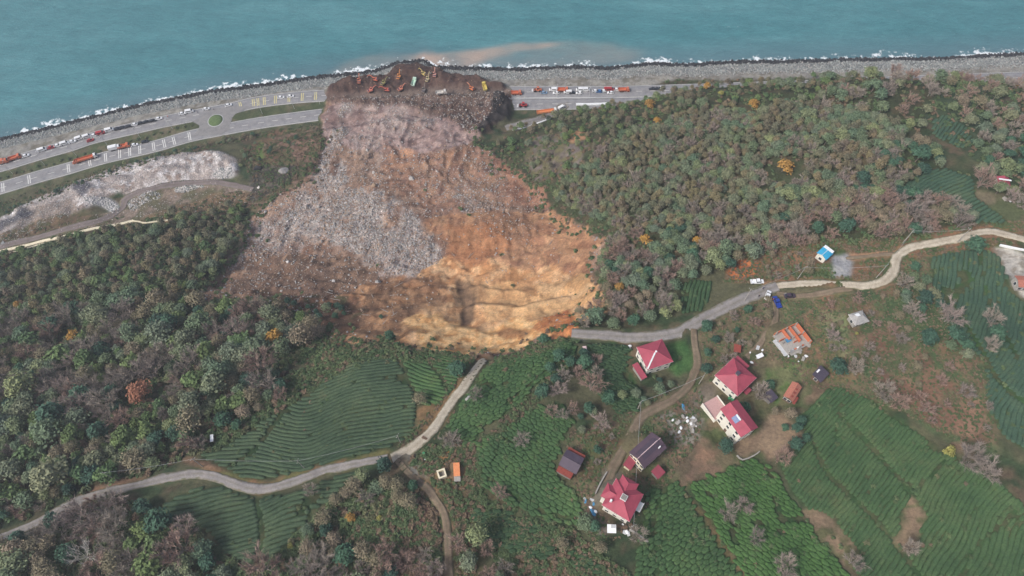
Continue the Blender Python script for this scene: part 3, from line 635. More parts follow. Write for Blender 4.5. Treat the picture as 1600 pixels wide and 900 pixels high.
strip('yard_path', 'yard', RM['earth'], 'short earth path to the blue roofed house')
strip('haul_road', 'haul', RM['haul'], 'dark haul track through the landfill', w=4.6, rag=.9)
strip('bypass_road', 'bypass', RM['grav'], 'grey road curving behind the slide toe')
strip('coastal_highway', 'hw_sea', RM['asphalt'], 'seaward carriageway of the coastal highway', rag=0)
strip('coastal_highway', 'hw_land', RM['asphalt'], 'landward carriageway of the coastal highway', rag=0, lift=.004)
# ------------------------------------------------------------------ plants
def orient(nrm, rg):
    """two random in-plane axes for each normal"""
    a = rg.normal(size=nrm.shape); u = np.cross(nrm, a); u /= np.linalg.norm(u, axis=1)[:, None] + 1e-9
    return u, np.cross(nrm, u)
def leafy(R, H, n, size, lobes, seed, z0=.22, flat=.75):
    """many small leaf clusters spread through lobes of a crown"""
    rg = np.random.default_rng(seed); C = []
    for q in range(lobes):
        a = q * 2.4 + rg.uniform(-.4, .4); r = R * .58 * math.sqrt((q + .3) / lobes) ; hh = H * (z0 + (1 - z0) * (.32 + .42 * (1 - (r / (R * .6)) ** 2) + rg.uniform(-.1, .1)))
        C.append((r * cos(a), r * sin(a), hh, R * rg.uniform(.38, .58)))
    C = np.array(C); w_ = C[:, 3] ** 2; pick = rg.choice(len(C), n, p=w_ / w_.sum())
    d = rg.normal(size=(n, 3)); d /= np.linalg.norm(d, axis=1)[:, None]; d[:, 2] = np.where(d[:, 2] < -.35, -d[:, 2], d[:, 2])
    rr = C[pick, 3] * (rg.uniform(.25, 1.0, n) ** .45) * (1 + .18 * rg.normal(size=n))
    c = C[pick, :3] + d * rr[:, None] * np.array([1, 1, flat])
    nrm = d * .8 + rg.normal(size=(n, 3)) * .6 + np.array([0, 0, .35]); nrm /= np.linalg.norm(nrm, axis=1)[:, None]
    u, v = orient(nrm, rg); s = size * rg.uniform(.55, 1.35, n)[:, None]
    V = np.stack([c - u * s, c + v * s * .62, c + u * s, c - v * s * .62], 1).reshape(-1, 3)
    return V, np.arange(4 * n).reshape(n, 4)
def prism_chain(pts, rad, sides=4):
    pts = np.asarray(pts, float); n = len(pts); V = []; 
    for i in range(n):
        t = pts[min(i + 1, n - 1)] - pts[max(i - 1, 0)]; t /= np.linalg.norm(t) + 1e-9
        a = np.cross(t, [0.3, .9, .1]); a /= np.linalg.norm(a) + 1e-9; b = np.cross(t, a)
        for k_ in range(sides):
            an = 2 * pi * k_ / sides; V.append(pts[i] + (a * cos(an) + b * sin(an)) * rad[i])
    F = [[i * sides + k_, i * sides + (k_ + 1) % sides, (i + 1) * sides + (k_ + 1) % sides, (i + 1) * sides + k_] for i in range(n - 1) for k_ in range(sides)]
    return np.array(V), np.array(F)
def merge(parts):
    V = []; F = []; o = 0
    for v, f in parts: V.append(v); F.append(f + o); o += len(v)
    return np.concatenate(V), np.concatenate(F)
def trunk_mesh(R, H, seed, r0=.22, limbs=5):
    rg = np.random.default_rng(seed); top = np.array([rg.uniform(-.3, .3), rg.uniform(-.3, .3), H * .62])
    ps = [prism_chain([(0, 0, -.6), (0, 0, .3), top * .5 + [0.1, 0, 0], top], [r0 * 1.5, r0 * 1.1, r0 * .8, r0 * .35], 6)]
    for q in range(limbs):
        a = q * 2.4 + rg.uniform(0, .5); b = top * rg.uniform(.4, .9); e = np.array([cos(a) * R * .6, sin(a) * R * .6, H * rg.uniform(.6, .85)])
        ps.append(prism_chain([b, (b + e) / 2 + [0, 0, .3], e], [r0 * .5, r0 * .35, .04], 4))
    return merge(ps)
def bare_tree_mesh(R, H, seed, nl=9, twigs=620):
    """trunk with forking limbs; a fine broom of twigs as the crown"""
    rg = np.random.default_rng(seed); ps = []; ends = []
    base = np.array([0, 0, H * .18]); ps.append(prism_chain([(0, 0, -.6), (0, 0, .2), base], [.2, .16, .12], 6))
    for q in range(nl):
        a = 2 * pi * q / nl + rg.uniform(-.3, .3); el = rg.uniform(.45, 1.35); L = R / max(cos(el), .35) * .75 if cos(el) > .4 else H * .7
        L = min(L, H * .8); d = np.array([cos(a) * cos(el), sin(a) * cos(el), sin(el)])
        m = base + d * L * .5 + rg.normal(size=3) * .25; e = base + d * L + [0, 0, .3]
        ps.append(prism_chain([base, m, e], [.075, .045, .02], 4)); ends += [(m, e)]
        for k_ in range(4):
            p = base + (e - base) * rg.uniform(.35, .9); dd = d + rg.normal(size=3) * .55; dd[2] = abs(dd[2]) + .15; dd /= np.linalg.norm(dd)
            f = p + dd * L * rg.uniform(.3, .5); ps.append(prism_chain([p, (p + f) / 2 + rg.normal(size=3) * .1, f], [.035, .022, .01], 3)); ends.append((p, f))
    E = np.array([[a, b] for a, b in ends]); n = twigs; pick = rg.integers(0, len(E), n); t = rg.uniform(.2, 1.0, n)[:, None]
    p = E[pick, 0] * (1 - t) + E[pick, 1] * t; d = (E[pick, 1] - E[pick, 0]); d /= np.linalg.norm(d, axis=1)[:, None]
    d = d + rg.normal(size=(n, 3)) * .55; d[:, 2] += .25; d /= np.linalg.norm(d, axis=1)[:, None]
    L = rg.uniform(.5, 1.3, n)[:, None] * R / 3; e = p + d * L; u, v = orient(d, rg); w_ = .045
    V = np.stack([p - u * w_, p + u * w_, e + u * w_ * .3, e - u * w_ * .3], 1).reshape(-1, 3)
    return merge(ps), (V, np.arange(4 * n).reshape(n, 4))
def shrub_mesh(R, H, n, size, seed): return leafy(R, H, n, size, 4, seed, .0, .7)
def leaf_mat(name, cols, sc=.55, rough=.75):
    m = NT(name); oi = m.n('ShaderNodeObjectInfo'); r = m.ramp(oi.outputs['Random'], [(q / (len(cols) - 1), C4(*c)) for q, c in enumerate(cols)])
    f = m.noise(sc, 4, .7, 'Object'); r = m.mix(1, r, m.ramp(f, [(.3, (.62, .66, .62, 1)), (.5, (1, 1, 1, 1)), (.7, (1.42, 1.36, 1.25, 1))]), 'MULTIPLY')
    m.base(r); m.rough(rough); m.b.inputs['Specular IOR Level'].default_value = .2; return m.m
M_ = {}
M_['olive'] = leaf_mat('olive_leaves', [(108, 124, 94), (92, 117, 94), (124, 128, 99), (103, 119, 101), (131, 140, 97), (88, 110, 85)])
M_['alder'] = leaf_mat('grey_green_leaves', [(122, 116, 92), (108, 112, 90), (130, 116, 92), (130, 124, 90), (118, 106, 92), (102, 106, 84), (112, 112, 94)])
M_['fresh'] = leaf_mat('fresh_green_leaves', [(92, 118, 74), (106, 124, 74), (84, 112, 76)])
M_['dark'] = leaf_mat('dark_evergreen_leaves', [(60, 91, 76), (69, 103, 80), (53, 80, 69)])
M_['rust'] = leaf_mat('rusty_leaves', [(150, 104, 84), (158, 108, 84)])
M_['gold'] = leaf_mat('golden_leaves', [(186, 142, 62), (172, 132, 66), (160, 124, 66)])
M_['yellow'] = leaf_mat('yellow_green_leaves', [(136, 136, 72), (148, 144, 78)])
M_['tan'] = leaf_mat('thinning_tan_leaves', [(134, 124, 102), (124, 118, 94), (140, 126, 108)])
M_['mauve'] = leaf_mat('grey_brown_twigs', [(149, 138, 131), (159, 149, 138), (138, 129, 123), (162, 146, 140)], 1.5)
M_['pinkt'] = leaf_mat('pinkish_twigs', [(152, 130, 122), (162, 136, 124)], 1.5)
M_['bark'] = simple('tree_bark', (112, 102, 92), .9, .3, 3); M_['pale_bark'] = simple('pale_bark', (146, 138, 132), .9, .2, 3)
PROTO = {}
def prep_leafy(kind, R, H, n, size, lobes, seed, mat, trunk_r=.2, flat=.75):
    V, F = leafy(R, H, n, size, lobes, seed, .22, flat); me = mesh_np('crown', V, F); me.materials.append(mat)
    V, F = trunk_mesh(R, H, seed, trunk_r); mt = mesh_np('trunk', V, F, True); mt.materials.append(M_['bark'])
    PROTO.setdefault(kind, []).append((mt, me))
for q in range(5): prep_leafy('olive', 3.3 + .3 * (q % 2), 5.6 + .6 * q, 900, .33, 9 + 2 * q, 100 + q, M_['olive'], flat=.62 + .1 * (q % 3))
for q in range(5): prep_leafy('alder', 2.5, 6.2 + .8 * q, 560, .3, 5 + q, 110 + q, M_['alder'], .15, 1.05)
for q in range(2): prep_leafy('fresh', 2.9, 5.5, 520, .4, 7, 120 + q, M_['fresh'])
for q in range(3): prep_leafy('dark', 3.0, 6.2, 760, .42, 8, 130 + q, M_['dark'])
for q in range(2): prep_leafy('gold', 3.0, 6, 520, .36, 7, 140 + q, M_['gold'])
for q in range(2): prep_leafy('tan', 3.2, 6.2, 800, .24, 11, 150 + q, M_['tan'])
prep_leafy('rust', 4.6, 7.5, 1500, .34, 12, 160, M_['rust']); prep_leafy('yellow', 2.2, 4.4, 420, .3, 6, 161, M_['yellow'])
for q in range(4):
    a, b = bare_tree_mesh(3.4, 6.5, 170 + q, 9 + q % 3, 1250)
    mt = mesh_np('trunk', *a, True); mt.materials.append(M_['pale_bark'] if q % 2 else M_['bark']); me = mesh_np('crown', *b); me.materials.append(M_['mauve']); PROTO.setdefault('bare', []).append((mt, me))
    me2 = me.copy(); me2.materials.clear(); me2.materials.append(M_['pinkt']); PROTO.setdefault('pink', []).append((mt, me2))
a, b = bare_tree_mesh(4.2, 7, 190, 14, 260); mt = mesh_np('trunk', *a, True); mt.materials.append(simple('white_bark', (205, 200, 192), .8, .1, 3)); me = mesh_np('crown', *b); me.materials.append(simple('white_twigs', (190, 184, 176), .8, .1, 3)); PROTO['white'] = [(mt, me)]
LOOK = {'olive': ('broadleaf_tree', 'olive green broadleaf tree', 'tree'), 'alder': ('broadleaf_tree', 'slim grey green broadleaf tree', 'tree'), 'fresh': ('broadleaf_tree', 'fresh green bushy tree', 'tree'),
        'dark': ('evergreen_tree', 'dark green evergreen tree', 'tree'), 'gold': ('autumn_tree', 'golden brown autumn tree', 'tree'), 'tan': ('autumn_tree', 'thinning tan leaved tree', 'tree'),
        'rust': ('autumn_tree', 'rust red round autumn tree', 'tree'), 'yellow': ('autumn_tree', 'small yellow green tree', 'tree'), 'bare': ('bare_tree', 'leafless grey brown tree', 'tree'), 'pink': ('bare_tree', 'leafless pinkish brown tree', 'tree'),
        'white': ('bare_tree', 'leafless white branched tree', 'tree')}
CROWNS = {}
def plant(kind, x, y, s, where, label=None, group=None, v=None, sz=None):
    name, look, cat = LOOK[kind]; v = random.randrange(len(PROTO[kind])) if v is None else v
    r = thing(name, (x, y, float(hz(x, y))), random.uniform(0, 6.28), label or (look + ' ' + where), cat, group)
    sz = sz or s * random.uniform(.85, 1.1); r.scale = (s, s * random.uniform(.9, 1.1), sz)
    mt, me = PROTO[kind][v]; link('trunk', mt, parent=r); c = link('crown', me, parent=r)
    CROWNS.setdefault(kind, {}).setdefault(v, c); return r
TREES = []      # (kind, x, y, s, region text)
OCC = []
def scatter(px, count, kinds, smin, smax, where, mind=.85, off=0.0, avoid=None, seed=0, dens=None):
    W_ = WP(px) if isinstance(px, str) else px; rg = np.random.default_rng(1000 + seed); ks = list(kinds); pr = np.array([kinds[k_] for k_ in ks], float); pr /= pr.sum()
    n = 0; tries = 0; b0 = W_.min(0); b1 = W_.max(0); cell = {}
    X = rg.uniform(b0[0], b1[0], count * 60); Y = rg.uniform(b0[1], b1[1], count * 60); ok = inpoly(X, Y, W_)
    if dens is not None: ok &= dens(X, Y)
    for k_ in range(len(ROADS)): pass
    X = X[ok]; Y = Y[ok]
    for x, y in zip(X, Y):
        s = smin + (smax - smin) * rg.uniform(0, 1) ** 1.9 * rg.choice([1, 1.25]) ; R = 3.0 * s * 2 * mind; g_ = (int(x // 6), int(y // 6)); bad = False
        for i in (-1, 0, 1):
            for j in (-1, 0, 1):
                for (a, b, r) in cell.get((g_[0] + i, g_[1] + j), ()):
                    if (a - x) ** 2 + (b - y) ** 2 < ((R + r) / 2) ** 2: bad = True
        if bad or on_road(x, y, 1.6 * s): continue
        cell.setdefault(g_, []).append((x, y, R)); f = (vn(np.array(x / 16), np.array(y / 16), 77) * .5 + .5)
        p = pr * np.exp(1.4 * np.cos(np.arange(len(ks)) * 2.1 + float(f) * 6.28)); p /= p.sum()
        TREES.append((ks[rg.choice(len(ks), p=p)], x, y, s, where)); n += 1
        if n >= count: break
RP = np.concatenate([np.concatenate([L, np.full((len(L), 1), w_)], 1) for k_, (L, z_, w_) in ROADS.items()])
HP = np.array([(h[0], h[1], max(h[3], h[4]) * .62) for h in HOUSES.values()])
_cw = catmull(WP("-40,402 0,394 60,380 100,371 136,361 175,354 209,346 227,349 263,345"), 2.5); HP = np.concatenate([HP, np.concatenate([_cw + [0, -1.5], np.full((len(_cw), 1), 2.2)], 1)])
def on_road(x, y, r):
    return bool(((RP[:, 0] - x) ** 2 + (RP[:, 1] - y) ** 2 < (RP[:, 2] / 2 + r) ** 2).any() or ((HP[:, 0] - x) ** 2 + (HP[:, 1] - y) ** 2 < (HP[:, 2] + r) ** 2).any())
scatter("-60,425 60,398 140,368 210,352 300,332 380,322 388,350 372,395 330,440 296,470 250,480 150,480 60,500 -60,520", 420, {'olive': 6, 'fresh': 2, 'alder': 4, 'tan': .5},   .55, 1.2, 'in the dense wood between the landfill canal and the slide', .5, seed=1)
scatter("-60,520 60,500 150,480 296,470 340,482 420,480 490,500 515,520 470,545 400,560 440,590 420,640 345,688 290,715 200,742 120,765 60,795 -60,830", 520, {'olive': 9, 'bare': 2.6, 'tan': 1.6, 'dark': 2.4, 'pink': .7, 'fresh': 1.6, 'gold': .12}, .7, 1.75, 'in the mixed wood above the long gravel road', .54, seed=2)
scatter("-60,860 60,835 150,785 215,785 230,800 290,830 340,870 400,905 -60,1000", 90, {'olive': 6, 'bare': 2, 'tan': 2.6, 'dark': 3, 'pink': .8, 'fresh': 1}, .9, 1.7, 'below the long gravel road in the lower left', .56, seed=3)
scatter("400,905 430,880 470,830 500,800 555,750 600,738 650,758 650,790 590,810 575,850 620,905 640,960 400,960", 70, {'olive': 4, 'tan': 4, 'bare': 3, 'dark': 2}, .75, 1.15, 'in the copse beside the lower tea field', .62, seed=4)
scatter("600,860 690,850 760,830 800,900 830,960 600,960", 26, {'bare': 3, 'pink': 3, 'olive': 2}, .7, 1.1, 'near the end of the brown dirt track', .8, seed=5)
gap = lambda X, Y: fbm(X, Y, 17, 2, 88) < .28
scatter("905,270 960,215 1040,190 1150,165 1300,170 1400,200 1400,270 1330,320 1240,350 1160,350 1060,360 980,370 920,340 868,312 875,290", 1500, {'alder': 12, 'olive': 3, 'bare': .8, 'tan': .6}, .5, .95, 'in the close grown wood on the right hand hill', .44, seed=6)
scatter("770,228 800,205 870,182 960,158 1050,137 1180,128 1330,118 1330,165 1150,165 1040,190 960,215 905,270 880,290 850,285 820,262", 330, {'olive': 5, 'fresh': 3, 'alder': 4, 'tan': 2, 'gold': .15}, .55, .95, 'on the hill edge above the buried highway', .6, seed=7, dens=gap)
scatter("1180,130 1350,116 1500,120 1640,132 1640,200 1545,215 1500,175 1450,180 1440,240 1400,225 1300,170", 230, {'pink': 6, 'bare': 3, 'olive': 2, 'tan': 5, 'gold': .25}, .75, 1.15, 'on the ridge crest in front of the beach', .6, seed=8)
scatter("1500,180 1640,190 1640,330 1600,330 1560,315 1530,270 1520,225", 60, {'bare': 4, 'dark': 2, 'olive': 3, 'pink': 2}, .7, 1.1, 'on the far right hillside', .8, seed=9)
scatter("1400,225 1455,240 1470,262 1440,268 1410,290 1350,320 1330,300", 55, {'olive': 3, 'bare': 2, 'dark': 2, 'gold': .15, 'alder': 3}, .7, 1.1, 'beside the terraced plot on the hill', .62, seed=10)
scatter("1200,350 1330,310 1410,300 1490,325 1520,350 1440,368 1300,372 1200,392", 130, {'bare': 5, 'pink': 3, 'olive': 2, 'dark': 1.5, 'tan': 2}, .75, 1.15, 'along the brow above the blue roofed house', .58, seed=11)
scatter("905,490 948,470 935,420 955,378 1060,362 1190,350 1205,390 1150,415 1120,430 1062,440 1055,490 985,512 905,515", 150, {'bare': 4, 'olive': 4, 'pink': 1, 'tan': 3, 'dark': 1, 'gold': .2}, .75, 1.15, 'between the slide and the village road', .6, seed=12)
scatter("1420,410 1450,440 1475,490 1530,560 1500,560 1440,520 1400,470", 26, {'bare': 4, 'dark': 2, 'olive': 2}, .6, 1.0, 'on the brown slope left of the far tea plot', .8, seed=13)
scatter("870,560 930,555 950,600 940,640 880,660 835,640 830,600", 24, {'bare': 4, 'dark': 2, 'pink': 2}, .7, 1.1, 'in the gully among the tea left of the red houses', .75, seed=14)
scatter("0,392 200,352 150,372 60,400 0,425", 8, {'fresh': 1}, .7, 1, 'beside the white canal', .7, seed=15)
scatter("0,330 120,290 230,246 300,228 400,208 400,216 300,236 200,262 60,310 0,338", 60, {'dark': 2, 'olive': 3, 'tan': 1}, .3, .5, 'in the strip between landfill and highway', .7, seed=16)
scatter("380,228 500,200 500,215 440,235 400,260 375,262", 26, {'dark': 2, 'olive': 3, 'tan': 2}, .35, .6, 'between the landfill and the slide', .8, seed=17)
scatter("440,470 520,475 560,490 540,500 450,500 400,480", 16, {'olive': 3, 'dark': 2, 'tan': 2}, .4, .7, 'on the torn left edge of the scar', .8, seed=18)
scatter("1100,500 1200,465 1210,540 1150,560 1095,590", 22, {'bare': 3, 'tan': 2, 'pink': 2, 'dark': 1}, .35, .75, 'in the garden scrub above the chimneyed house', .9, seed=19)
scatter("1250,470 1400,455 1450,540 1540,620 1545,700 1400,640 1340,600 1290,540", 46, {'bare': 4, 'tan': 2, 'pink': 2, 'dark': 1}, .35, .8, 'on the open brown slope right of the sheds', 1.0, seed=20)
scatter("1180,395 1280,400 1280,438 1200,440", 14, {'bare': 3, 'tan': 2, 'olive': 1}, .35, .7, 'on the bank below the blue roofed house', .9, seed=21)
scatter("985,600 1050,590 1070,560 1085,600 1030,635 985,650 960,690 940,740 905,690 900,650", 16, {'bare': 3, 'dark': 2, 'olive': 2}, .35, .7, 'in the scrub along the village lane', 1.0, seed=22)
scatter("1195,600 1240,640 1262,690 1240,712 1215,650 1190,640", 9, {'bare': 3, 'dark': 2, 'tan': 1}, .45, .8, 'round the yard right of the tall white house', .9, seed=23)
# single trees picked out one by one: crown position in the photo
def crown_at(kind, px, py, s, label, v=None, h=4.0):
    p = h1(px, py, h * s); plant(kind, p[0], p[1], s, '', label, v=v)
    for q in range(len(TREES) - 1, -1, -1):
        if (TREES[q][1] - p[0]) ** 2 + (TREES[q][2] - p[1]) ** 2 < (3.6 * s + (4.0 if kind in ('rust', 'gold', 'yellow') else 1.2)) ** 2: del TREES[q]
for a_ in [('rust', 217, 613, 1.15, 'round rust red tree standing out in the left wood'), ('gold', 112, 521, .95, 'bright orange yellow tree in the upper left wood'),
           ('gold', 26, 475, .7, 'small golden tree near the left edge of the wood'), ('gold', 1010, 374, .95, 'orange crowned tree in the wood right of the scar'),
           ('gold', 1228, 256, 1.25, 'broad bronze tree in the middle of the right hand wood'), ('gold', 1027, 186, .8, 'ochre tree on the hill edge near the beach'),
           ('gold', 1015, 160, 1.1, 'large ochre tree leaning over the highway end'), ('yellow', 1128, 143, .9, 'yellow tree on the skyline of the right hill'),
           ('gold', 1178, 160, 1.0, 'mustard coloured tree on the seaward hilltop'), ('gold', 1105, 133, .8, 'small mustard tree nearest the beach'),
           ('white', 128, 868, 1.15, 'white branched dead tree in the lower left corner'), ('dark', 100, 862, 1.1, 'broad dark evergreen behind the white dead tree'),
           ('dark', 220, 792, 1.0, 'dark teal evergreen just below the gravel road bend'), ('bare', 288, 820, 1.3, 'spreading leafless tree left of the lower tea field'),
           ('pink', 410, 885, 1.6, 'big pinkish bare tree at the bottom edge'), ('dark', 600, 726, .95, 'dark evergreen tree at the road junction'),
           ('gold', 547, 808, .6, 'small orange brown tree beside the copse'), ('yellow', 592, 808, .45, 'tiny lime yellow tree in the brown clearing'),
           ('yellow', 453, 852, .5, 'lime yellow shrub tree at the corner of the lower tea field'), ('dark', 850, 528, .75, 'single dark tree on the lip of the slide by the road end'),
           ('dark', 608, 524, .75, 'dark tree at the top edge of the left tea field'), ('dark', 595, 494, .35, 'lone small dark bush on the bare orange earth'),
           ('dark', 715, 575, 1.1, 'dark rounded tree left of the cracked road'), ('tan', 655, 622, .9, 'tan tree between the two left tea plots'),
           ('bare', 743, 615, .8, 'pale bare tree right of the cracked road'), ('dark', 848, 610, .95, 'tall dark evergreen among the tea in the gully'),
           ('bare', 873, 608, 1.0, 'bare tree next to the tall dark evergreen'), ('pink', 925, 600, 1.35, 'large brown bare tree left of the first red house'),
           ('dark', 952, 620, .9, 'dark tree below the large brown bare tree'), ('bare', 1385, 610, 1.2, 'silver grey bare tree in the middle of the right slope'),
           ('pink', 1405, 628, 1.0, 'pinkish bare tree touching the silver grey one'), ('bare', 1490, 490, 1.5, 'wide bare tree at the left edge of the far tea plot'),
           ('dark', 1455, 525, 1.15, 'rounded dark green tree on the brown slope'), ('dark', 1560, 518, 1.1, 'dark tree in the middle of the far tea plot'),
           ('bare', 1552, 497, 1.0, 'bare tree behind the dark tree in the far tea plot'), ('bare', 1550, 538, .9, 'bare tree in front of the dark tree in the far tea plot'),
           ('yellow', 1487, 702, 1.0, 'yellowing tree on the upper edge of the wide tea field'), ('bare', 1517, 715, 1.4, 'big grey bare tree beside the yellowing tree'),
           ('bare', 1550, 735, 1.1, 'bare tree at the far end of the upper hedge'), ('bare', 1228, 885, 1.1, 'bare grey tree in the bright tea at the bottom'),
           ('bare', 1335, 877, .9, 'bare grey tree at the foot of the brown strip'), ('bare', 1425, 855, .8, 'round bare bush tree on the brown patch in the wide field'),
           ('pink', 1225, 712, 1.0, 'pinkish bare tree on the brown yard below the white house'), ('bare', 1140, 800, .9, 'left one of two bare trees in the bright tea'),
           ('bare', 1165, 790, .8, 'right one of two bare trees in the bright tea'), ('bare', 1182, 838, .8, 'bare tree alone above the bottom edge in the tea'),
           ('dark', 1310, 570, 1.1, 'dark green tree right of the dark shed'), ('bare', 1338, 572, 1.0, 'bare tree just right of the dark green tree by the sheds'),
           ('dark', 1105, 508, .8, 'dark shrub tree beside the village road junction'), ('dark', 1170, 482, .65, 'small dark tree below the white pickup'),
           ('bare', 940, 660, .9, 'bare tree at the top of the yard by the purple barn'), ('bare', 998, 835, .9, 'bare tree behind the big red roofed house'),
           ('olive', 915, 815, .95, 'olive tree left of the white shed'), ('dark', 930, 822, .7, 'dark tree between the olive tree and white shed'),
           ('tan', 938, 855, .7, 'tan tree below the white shed'), ('tan', 880, 850, .75, 'round tan bush tree in the bottom centre'),
           ('pink', 780, 768, .8, 'pinkish bare tree at the lower edge of the hollow'), ('bare', 815, 685, .8, 'bare tree at the top of the hollow'),
           ('bare', 705, 685, .95, 'bare tree right of the gravel junction'), ('dark', 645, 757, .6, 'small dark tree left of the brown track'),
           ('bare', 485, 765, .0 + .8, 'pale bare tree on the lower tea field edge'), ('dark', 1165, 635 + 0, .0 + .75, 'dark tree between the two white red roofed houses'),
           ('bare', 1190, 612, 1.05, 'bare tree right of the chimneyed red roof'), ('dark', 1135, 695, .9, 'dark tree below the tall white house'),
           ('dark', 1325, 352, 1.15, 'dark laurel tree at the foot of the brow'), ('dark', 1278, 355, .9, 'left dark laurel above the blue roofed house'),
           ('dark', 1525, 380, 1.1, 'dark tree inside the road bend on the right'), ('bare', 1505, 345, 1.2, 'pinkish bare tree at the road edge on the brow'),
           ('pink', 1540, 280, 1.3, 'brown bare tree left of the far red house'), ('dark', 1440, 240, 1.3, 'dark bushy tree above the terraced plot'),
           ('dark', 435, 600, 1.1, 'dark tree at the left end of the big tea field'), ('pink', 437, 615, .9, 'pinkish tree in front of the dark one by the big tea field'),
           ('dark', 345, 655, 1.1, 'dark tree just above the big tea field'), ('yellow', 1340, 520 + 0, .35, 'tiny yellow shrub on the brown slope'),
           ('olive', 930, 492, 1.2, 'broad olive tree where the road meets the scar'), ('dark', 991, 500, .9, 'dark evergreen above the village road')]:
    crown_at(*a_)
# nearest ones individually, the far rest as stuff, kind by kind
def gn_stuff(name, pts, rot, scl, idx, sources, label, cat=None, kind='stuff', top=True, parent=None):
    me = bpy.data.meshes.new(name); pts = np.asarray(pts, np.float32); me.vertices.add(len(pts)); me.vertices.foreach_set('co', pts.ravel())
    attr(me, 'rot', rot, 'FLOAT_VECTOR'); attr(me, 'scl', scl, 'FLOAT_VECTOR'); attr(me, 'pick', idx, 'INT'); me.update()
    o = link(name, me); ng = bpy.data.node_groups.new(name + '_scatter', 'GeometryNodeTree')
    ng.interface.new_socket('Geometry', in_out='INPUT', socket_type='NodeSocketGeometry'); ng.interface.new_socket('Geometry', in_out='OUTPUT', socket_type='NodeSocketGeometry')
    N = ng.nodes.new; L = ng.links.new; gi = N('NodeGroupInput'); go = N('NodeGroupOutput'); ip = N('GeometryNodeInstanceOnPoints'); gti = N('GeometryNodeGeometryToInstance')
    for s_ in reversed(sources):
        oi = N('GeometryNodeObjectInfo'); oi.inputs['Object'].default_value = s_; oi.inputs['As Instance'].default_value = False; oi.transform_space = 'ORIGINAL'
        g1 = gti if False else None; L(oi.outputs['Geometry'], gti.inputs[0])
    def na(nm, t):
        a = N('GeometryNodeInputNamedAttribute'); a.data_type = t; a.inputs['Name'].default_value = nm; return a.outputs['Attribute']
    L(gi.outputs[0], ip.inputs['Points']); L(gti.outputs[0], ip.inputs['Instance']); ip.inputs['Pick Instance'].default_value = True
    L(na('pick', 'INT'), ip.inputs['Instance Index']); er = N('FunctionNodeEulerToRotation'); L(na('rot', 'FLOAT_VECTOR'), er.inputs[0]); L(er.outputs[0], ip.inputs['Rotation'])
    L(na('scl', 'FLOAT_VECTOR'), ip.inputs['Scale']); L(ip.outputs[0], go.inputs[0])
    md = o.modifiers.new('scatter', 'NODES'); md.node_group = ng; tag(o, label, cat, kind=kind); return o
def shown(t):
    x, y = t[1], t[2]; z = float(hz(x, y)); px, py = proj(x, y, z); d = math.sqrt(x * x + y * y + (z - CAM_H) ** 2)
    vis = -60 < px < 1660 and 20 < py < 950; return (t[3] * LSZ[t[0]] / d) if vis else 0
LSZ = {'olive': 3.3, 'alder': 2.6, 'fresh': 2.9, 'dark': 3, 'gold': 3, 'tan': 3.2, 'rust': 4.6, 'yellow': 2.2, 'bare': 3.4, 'pink': 3.4, 'white': 4}
byname = {}
for t in TREES: byname.setdefault(LOOK[t[0]][0], []).append(t)
for nm, ts in byname.items():
    ts.sort(key=shown, reverse=True); lim = {'broadleaf_tree': 300, 'bare_tree': 265, 'autumn_tree': 280, 'evergreen_tree': 255}[nm]
    for t in ts[:lim]:
        plant(t[0], t[1], t[2], t[3], t[4], group=(LOOK[t[0]][1] + 's ' + t[4]))
    rest = ts[lim:]; src = []; rows = {}
    if len(rest) > 0:
        keys = sorted({t[0] for t in rest})
        for k_ in keys:
            if k_ not in CROWNS:
                t = next(t for t in rest if t[0] == k_); rest.remove(t); plant(t[0], t[1], t[2], t[3], t[4], group=(LOOK[t[0]][1] + 's ' + t[4]))
        keys = sorted({t[0] for t in rest})
        for k_ in keys:
            rows[k_] = []
            for v, c_ in CROWNS[k_].items(): rows[k_].append(len(src)); src.append(c_)
        pts = [(t[1], t[2], float(hz(t[1], t[2]))) for t in rest]; idx = [random.choice(rows[t[0]]) for t in rest]
        rot = [(0, 0, random.uniform(0, 6.28)) for _ in rest]; scl = [(t[3], t[3], t[3] * random.uniform(.85, 1.15)) for t in rest]
        gn_stuff({'broadleaf_tree': 'woodland', 'bare_tree': 'bare_woodland', 'autumn_tree': 'autumn_woodland', 'evergreen_tree': 'evergreen_woodland'}[nm], pts, rot, scl, idx, src, 'mass of small tree crowns filling the woods on the slopes')
print('TREES', {k_: len(v) for k_, v in byname.items()})
# ------------------------------------------------------------------ undergrowth and bushes
UG = []
M_['scrub'] = leaf_mat('scrub_leaves', [(85, 107, 70), (101, 116, 79), (74, 99, 66), (114, 112, 83)], 1.2)
M_['bracken'] = leaf_mat('dead_bracken', [(122, 102, 84), (114, 98, 80), (132, 112, 92), (104, 94, 78)], 1.2)
M_['weed'] = leaf_mat('bright_weeds', [(76, 94, 62), (84, 100, 66)], 1.2)
bush = {}
for nm, mt, lab, px, py in (('scrub', 'scrub', 'low green bush beside the lane below the first red house', 1022, 590), ('bracken', 'bracken', 'brown dead bracken clump beside the grey stone hut', 1325, 512), ('weed', 'weed', 'bright green weed clump near the round yard lawn', 1062, 560)):
    V, F = shrub_mesh(1.0, 1.0, 75, .3, hash(nm) % 97); me = mesh_np('foliage', V, F); me.materials.append(M_[mt]); p = h1(px, py)
    o = link('bush', me, loc=(p[0], p[1], p[2] - .1)); tag(o, lab, 'bush'); bush[nm] = o
